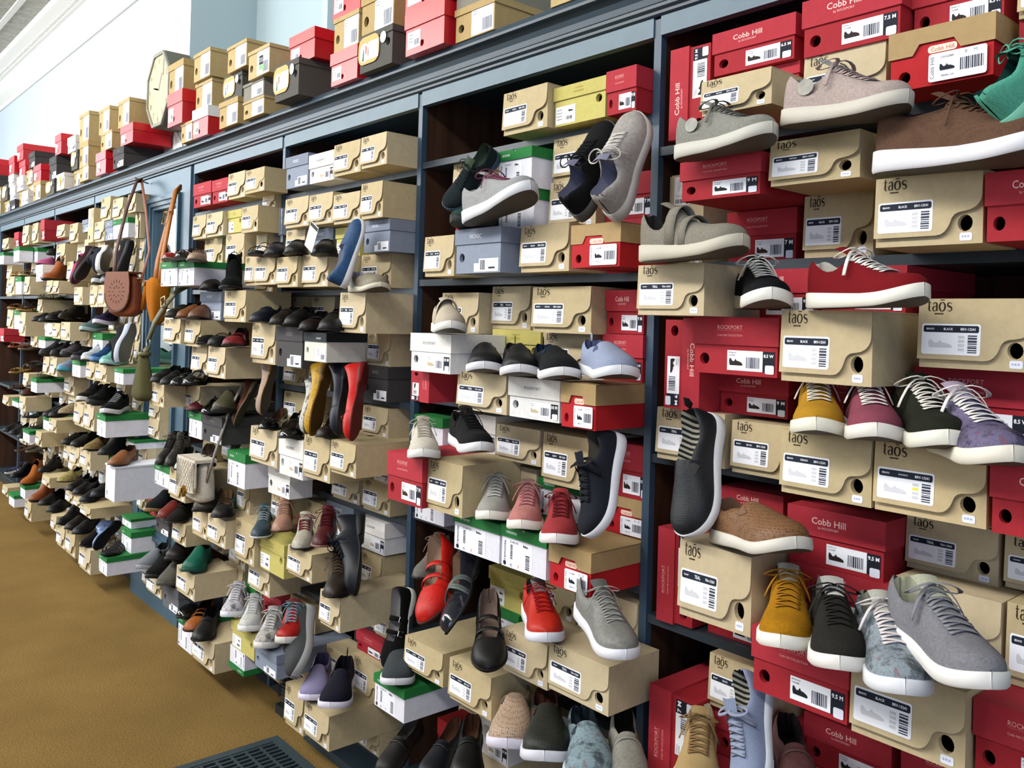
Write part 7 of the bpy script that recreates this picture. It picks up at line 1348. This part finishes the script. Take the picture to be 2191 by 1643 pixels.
('LO',(-6.838,-.034,1.498),(-6.671,-.220,1.498),(.000,.000,1.000),.250,'1c1c20 0c0c0c 1c1c20 101010','leather',0,'black loafer, first from left, on third shelf down, second bay left of mirror','display shoes on the shoeboxes'),
('LO',(-6.655,-.037,1.496),(-6.484,-.220,1.496),(.000,.000,1.000),.250,'141416 0c0c0c 141416 101010','leather',0,'black loafer, second from left, on third shelf down, second bay left of mirror','display shoes on the shoeboxes'),
('LO',(-6.455,-.040,1.517),(-6.281,-.220,1.517),(.000,.000,1.000),.250,'222022 141214 222022 101010','leather',0,'black loafer, third from left, on third shelf down, second bay left of mirror','display shoes on the shoeboxes'),
('OX',(-6.157,-.036,1.531),(-5.973,-.220,1.531),(.000,.000,1.000),.260,'2c261c 181410 2c261c 101010','leather',0,'dark brown lace-up on third shelf down, first bay left of mirror','display shoes on the shoeboxes'),
('SN',(-5.786,-.000,1.455),(-5.612,-.180,1.455),(.000,.000,1.000),.250,'5a7274 96acac 6c8486 2a3434','knit',0,'aqua sneaker on third shelf down, first bay left of mirror','display shoes on the shoeboxes'),
('SN',(-5.514,-.000,1.503),(-5.340,-.180,1.503),(.000,.000,1.000),.250,'2c2648 c8c6d8 3c3658 1a1628','knit',0,'navy sneaker on third shelf down, first bay left of mirror','display shoes on the shoeboxes'),
('SN',(-4.972,-.076,1.516),(-4.768,-.194,1.330),(-.866,-.500,.000),.300,'1c1a1e b4bcd0 1c1a1e 101014','knit',0,'black sneaker on third shelf down, front of the mirror','display shoes on the shoeboxes'),
('SN',(-6.683,-.011,1.267),(-6.519,-.200,1.267),(.000,.000,1.000),.250,'3a3c40 2c2c30 4a4c50 1a1a1a','leather',0,'charcoal sneaker on fourth shelf down, second bay left of mirror','display shoes on the shoeboxes'),
('SN',(-6.383,-.014,1.275),(-6.216,-.200,1.275),(.000,.000,1.000),.250,'1c1c1e 121214 2c2c2e 101010','leather',0,'black sneaker on fourth shelf down, second bay left of mirror','display shoes on the shoeboxes'),
('SN',(-6.175,-.010,1.286),(-6.001,-.190,1.286),(.000,.000,1.000),.250,'5a545a 3a363c 6a646a 2a2a2a','knit',0,'grey sneaker on fourth shelf down, first bay left of mirror','display shoes on the shoeboxes'),
('SN',(-5.871,-.020,1.278),(-5.698,-.200,1.278),(.000,.000,1.000),.250,'262428 4a444a 363438 1a1a1a','knit',0,'black sneaker, first from left, on fourth shelf down, first bay left of mirror','display shoes on the shoeboxes'),
('SN',(-5.571,-.040,1.291),(-5.398,-.220,1.291),(.000,.000,1.000),.250,'bcc4cc d6dade c0c8d0 6a7278','knit',0,'white sneaker on third shelf down, first bay left of mirror','display shoes on the shoeboxes'),
('SN',(-5.425,-.033,1.291),(-5.248,-.210,1.291),(.000,.000,1.000),.250,'1c4270 4a7ab0 2c5280 10203a','knit',0,'blue sneaker on third shelf down, first bay left of mirror','display shoes on the shoeboxes'),
('SN',(-5.140,-.069,1.291),(-4.944,-.240,1.291),(.000,.000,1.000),.260,'74b4ac a4d4cc 84c4bc 3a5c58','knit',0,'aqua sneaker on third shelf down, front of the mirror','display shoes on the shoeboxes'),
('SN',(-6.294,-.006,1.185),(-6.100,-.180,1.185),(.000,.000,1.000),.260,'8c9cb4 4aa0b8 a0b0c4 3a4450','knit',0,'blue sneaker on fourth shelf down, first bay left of mirror','display shoes on the shoeboxes'),
('SA',(-7.045,-.030,1.171),(-6.862,-.200,1.171),(.000,.000,1.000),.250,'4a4648 3c3a34 4a4648 1a1a1a','leather',0,'grey sandal on fourth shelf down, second bay left of mirror','display shoes on the shoeboxes'),
('SA',(-6.761,-.040,1.114),(-6.556,-.200,1.114),(.000,.000,1.000),.260,'b8b4a8 4a4a34 b8b4a8 5a5a44','leather',0,'pale grey sandal on fourth shelf down, second bay left of mirror','display shoes on the shoeboxes'),
('SA',(-7.618,-.030,1.088),(-7.436,-.200,1.088),(.000,.000,1.000),.250,'c89a2c 8c6a34 c89a2c 4a3a1c','leather',0,'mustard sandal on fourth shelf down, third bay left of mirror','display shoes on the shoeboxes'),
('SA',(-7.738,-.010,.958),(-7.555,-.180,.958),(.000,.000,1.000),.250,'6a3c24 4a2a18 6a3c24 2a1a10','leather',0,'brown sandal on fourth shelf down, third bay left of mirror','display shoes on the shoeboxes'),
('LO',(-7.325,-.013,.946),(-7.139,-.180,.946),(.000,.000,1.000),.250,'4a2c20 2a1a14 4a2c20 1a1210','leather',0,'dark brown loafer on fourth shelf down, second bay left of mirror','display shoes on the shoeboxes'),
('LO',(-7.148,-.016,1.021),(-6.960,-.180,1.021),(.000,.000,1.000),.250,'2a2220 1a1614 2a2220 121010','leather',0,'black loafer, first from left, on fourth shelf down, second bay left of mirror','display shoes on the shoeboxes'),
('SA',(-7.681,-.030,1.281),(-7.498,-.200,1.281),(.000,.000,1.000),.250,'b85c34 8a4424 b85c34 4a2418','leather',0,'tan orange sandal on fourth shelf down, third bay left of mirror','display shoes on the shoeboxes'),
('SA',(-7.331,-.033,1.278),(-7.145,-.200,1.278),(.000,.000,1.000),.250,'5a5044 6a5a40 5a5044 2a241c','leather',0,'beige sandal on fourth shelf down, third bay left of mirror','display shoes on the shoeboxes'),
('SN',(-5.569,-.053,1.055),(-5.388,-.240,1.055),(.000,.000,1.000),.260,'1a1a1a cacaca 1a1a1a 101010','canvas',0,'black sneaker, second from left, on fourth shelf down, first bay left of mirror','display shoes on the shoeboxes'),
('SN',(-5.364,-.056,1.055),(-5.180,-.240,1.055),(.000,.000,1.000),.260,'161618 3a3a3a 161618 101010','canvas',0,'black sneaker, third from left, on fourth shelf down, first bay left of mirror','display shoes on the shoeboxes'),
('SN',(-5.072,-.080,1.033),(-4.863,-.250,1.033),(.000,.000,1.000),.270,'101416 cfcfd4 a8acae 101010','canvas',0,'black sneaker on fourth shelf down, front of the mirror','display shoes on the shoeboxes'),
('LO',(-6.460,-.040,.877),(-6.286,-.220,.877),(.000,.000,1.000),.250,'141414 0c0c0c 141414 101010','leather',0,'black loafer on fifth shelf down, second bay left of mirror','display shoes on the shoeboxes'),
('LO',(-6.302,-.040,.891),(-6.128,-.220,.891),(.000,.000,1.000),.250,'181616 0c0c0c 181616 101010','leather',0,'black loafer, second from left, on fourth shelf down, second bay left of mirror','display shoes on the shoeboxes'),
('LO',(-6.030,-.059,.937),(-5.833,-.230,.937),(.000,.000,1.000),.260,'a08c6c 141414 a08c6c 1a1a1a','floral',0,'patterned loafer on fourth shelf down, first bay left of mirror','display shoes on the shoeboxes'),
('SA',(-7.128,-.020,.798),(-6.955,-.200,.798),(.000,.000,1.000),.250,'3a6878 1a2c34 3a6878 101c20','leather',0,'aqua sandal on fifth shelf down, second bay left of mirror','display shoes on the shoeboxes'),
('SA',(-6.892,-.036,.749),(-6.699,-.210,.749),(.000,.000,1.000),.260,'4a4c30 34361e 4a4c30 1c1e12','leather',0,'dark olive sandal on fifth shelf down, second bay left of mirror','display shoes on the shoeboxes'),
('LO',(-7.913,-.000,.609),(-7.739,-.180,.609),(.000,.000,1.000),.250,'141414 0c0c0c 141414 101010','leather',0,'black loafer, first from left, on fifth shelf down, third bay left of mirror','display shoes on the shoeboxes'),
('LO',(-7.678,-.003,.614),(-7.501,-.180,.614),(.000,.000,1.000),.250,'18181a 0c0c0c 18181a 101010','leather',0,'black loafer, second from left, on fifth shelf down, third bay left of mirror','display shoes on the shoeboxes'),
('LO',(-7.392,-.006,.618),(-7.212,-.180,.618),(.000,.000,1.000),.250,'141416 0c0c0c 141416 101010','leather',0,'black loafer, third from left, on fifth shelf down, third bay left of mirror','display shoes on the shoeboxes'),
('LO',(-6.048,-.014,.744),(-5.881,-.200,.744),(.000,.000,1.000),.250,'161616 0c0c0c 161616 101010','leather',0,'black loafer, first from left, on fifth shelf down, first bay left of mirror','display shoes on the shoeboxes'),
('LO',(-5.757,-.037,.770),(-5.586,-.220,.770),(.000,.000,1.000),.250,'1a1818 0c0c0c 1a1818 101010','leather',0,'black loafer, third from left, on fifth shelf down, first bay left of mirror','display shoes on the shoeboxes'),
('LO',(-5.402,-.063,.795),(-5.225,-.240,.795),(.000,.000,1.000),.250,'8a7448 141414 8a7448 1a1a1a','floral',0,'patterned loafer, second from left, on fifth shelf down, first bay left of mirror','display shoes on the shoeboxes'),
('BO',(-5.183,-.053,.795),(-5.011,-.220,.795),(.000,.000,1.000),.240,'1c2022 101010 1c2022 101010','leather',0,'black ankle boot on fifth shelf down, front of the mirror','display shoes on the shoeboxes'),
('LO',(-4.839,-.106,.798),(-4.637,-.270,.798),(.000,.000,1.000),.260,'8c5630 6a4222 8c5630 3a2414','leather',0,'brown loafer on fifth shelf down, front of the mirror','display shoes on the shoeboxes'),
('OX',(-6.641,-.020,.481),(-6.467,-.200,.481),(.000,.000,1.000),.250,'15191c 0c0c0c 15191c 101010','leather',0,'black lace-up on fifth shelf down, second bay left of mirror','display shoes on the shoeboxes'),
('LO',(-6.125,-.020,.496),(-5.951,-.200,.496),(.000,.000,1.000),.250,'a89c60 141414 a89c60 1a1a1a','floral',0,'patterned loafer, first from left, on fifth shelf down, first bay left of mirror','display shoes on the shoeboxes'),
('LO',(-5.906,-.020,.481),(-5.732,-.200,.481),(.000,.000,1.000),.250,'141416 0c0c0c 141416 101010','leather',0,'black loafer, second from left, on fifth shelf down, first bay left of mirror','display shoes on the shoeboxes'),
('LO',(-5.759,-.020,.481),(-5.586,-.200,.481),(.000,.000,1.000),.250,'161618 0c0c0c 161618 101010','leather',0,'black loafer, fourth from left, on fifth shelf down, first bay left of mirror','display shoes on the shoeboxes'),
('LO',(-5.523,-.043,.481),(-5.347,-.220,.481),(.000,.000,1.000),.250,'181a24 0c0c0c 181a24 101010','leather',0,'black loafer, fifth from left, on fifth shelf down, first bay left of mirror','display shoes on the shoeboxes'),
('LO',(-5.237,-.073,.562),(-5.052,-.240,.562),(.000,.000,1.000),.250,'141416 0c0c0c 3a3a3c 101010','leather',0,'black loafer on fifth shelf down, front of the mirror','display shoes on the shoeboxes'),
('OX',(-7.594,-.000,.296),(-7.420,-.180,.296),(.000,.000,1.000),.250,'151a20 0c0c0c 151a20 101010','leather',0,'black lace-up on bottom shelf, third bay left of mirror','display shoes on the shoeboxes'),
('BO',(-7.182,-.020,.313),(-6.999,-.190,.313),(.000,.000,1.000),.250,'a8602c 5a3418 a8602c 3a2414','suede',0,'tan orange ankle boot on bottom shelf, second bay left of mirror','display shoes on the shoeboxes'),
('BO',(-6.860,-.019,.249),(-6.673,-.200,.249),(.000,.000,1.000),.260,'8c4a28 2a1a14 8c4a28 2a1a14','leather',0,'brown ankle boot on bottom shelf, second bay left of mirror','display shoes on the shoeboxes'),
('LO',(-6.593,-.016,.268),(-6.409,-.200,.268),(.000,.000,1.000),.260,'18181a 0c0c0c 18181a 101010','leather',0,'black loafer, first from left, on bottom shelf, second bay left of mirror','display shoes on the shoeboxes'),
('LO',(-6.366,-.016,.265),(-6.182,-.200,.265),(.000,.000,1.000),.260,'141416 0c0c0c 141416 101010','leather',0,'black loafer, second from left, on bottom shelf, second bay left of mirror','display shoes on the shoeboxes'),
('OX',(-6.043,-.036,.251),(-5.859,-.220,.251),(.000,.000,1.000),.260,'161a20 0c0c0c 161a20 101010','leather',0,'black lace-up on bottom shelf, first bay left of mirror','display shoes on the shoeboxes'),
('LO',(-5.829,-.039,.264),(-5.642,-.220,.264),(.000,.000,1.000),.260,'241c18 141010 241c18 101010','leather',0,'black loafer, first from left, on bottom shelf, first bay left of mirror','display shoes on the shoeboxes'),
('LO',(-5.626,-.053,.278),(-5.435,-.230,.278),(.000,.000,1.000),.260,'1c1e26 0c0c0c 1c1e26 101010','leather',0,'black loafer, second from left, on bottom shelf, first bay left of mirror','display shoes on the shoeboxes'),
('LO',(-5.414,-.066,.254),(-5.221,-.240,.254),(.000,.000,1.000),.260,'131315 0c0c0c 131315 101010','suede',0,'black loafer, third from left, on bottom shelf, first bay left of mirror','display shoes on the shoeboxes'),
('SA',(-4.939,-.100,.316),(-4.734,-.260,.316),(.000,.000,1.000),.260,'1a1c1e 0c0c0c 1a1c1e 3a3c3e','leather',0,'black sandal on bottom shelf, front of the mirror','display shoes on the shoeboxes'),
('BO',(-5.219,-.042,.376),(-5.136,-.198,.261),(-.940,-.342,.000),.210,'1c3a78 101420 1c3a78 101420','glitter',0,'blue ankle boot on bottom shelf, first bay left of mirror','display shoes on the shoeboxes'),
('SA',(-7.762,-.000,.299),(-7.589,-.180,.299),(.000,.000,1.000),.250,'3a3a78 a8a4a0 3a3a78 2a2a3a','leather',0,'blue sandal on bottom shelf, third bay left of mirror','display shoes on the shoeboxes'),
('SA',(-7.439,-.006,.515),(-7.259,-.180,.515),(.000,.000,1.000),.250,'6a4430 4a3020 6a4430 2a1a14','leather',0,'brown sandal on fifth shelf down, third bay left of mirror','display shoes on the shoeboxes'),
('SA',(-7.087,-.013,.556),(-6.901,-.180,.556),(.000,.000,1.000),.250,'9c8a68 5a5040 9c8a68 3a3428','leather',0,'beige sandal on fifth shelf down, second bay left of mirror','display shoes on the shoeboxes'),
]
# ------------------------------------------------------------------ the boxes (kind, variant, note, x0, x1, protrusion, z0, z1, depth, yaw, label)
for r in BOXES[:300]: place_box(*r)
rest_boxes(BOXES[300:], 'remaining small or half hidden shoeboxes deep in the shelves and far to the left')
# ------------------------------------------------------------------ the shoes (style, heel, toe, up, length, colours, material, detail, label, group)
for r in SHOES: place_shoe(*r)
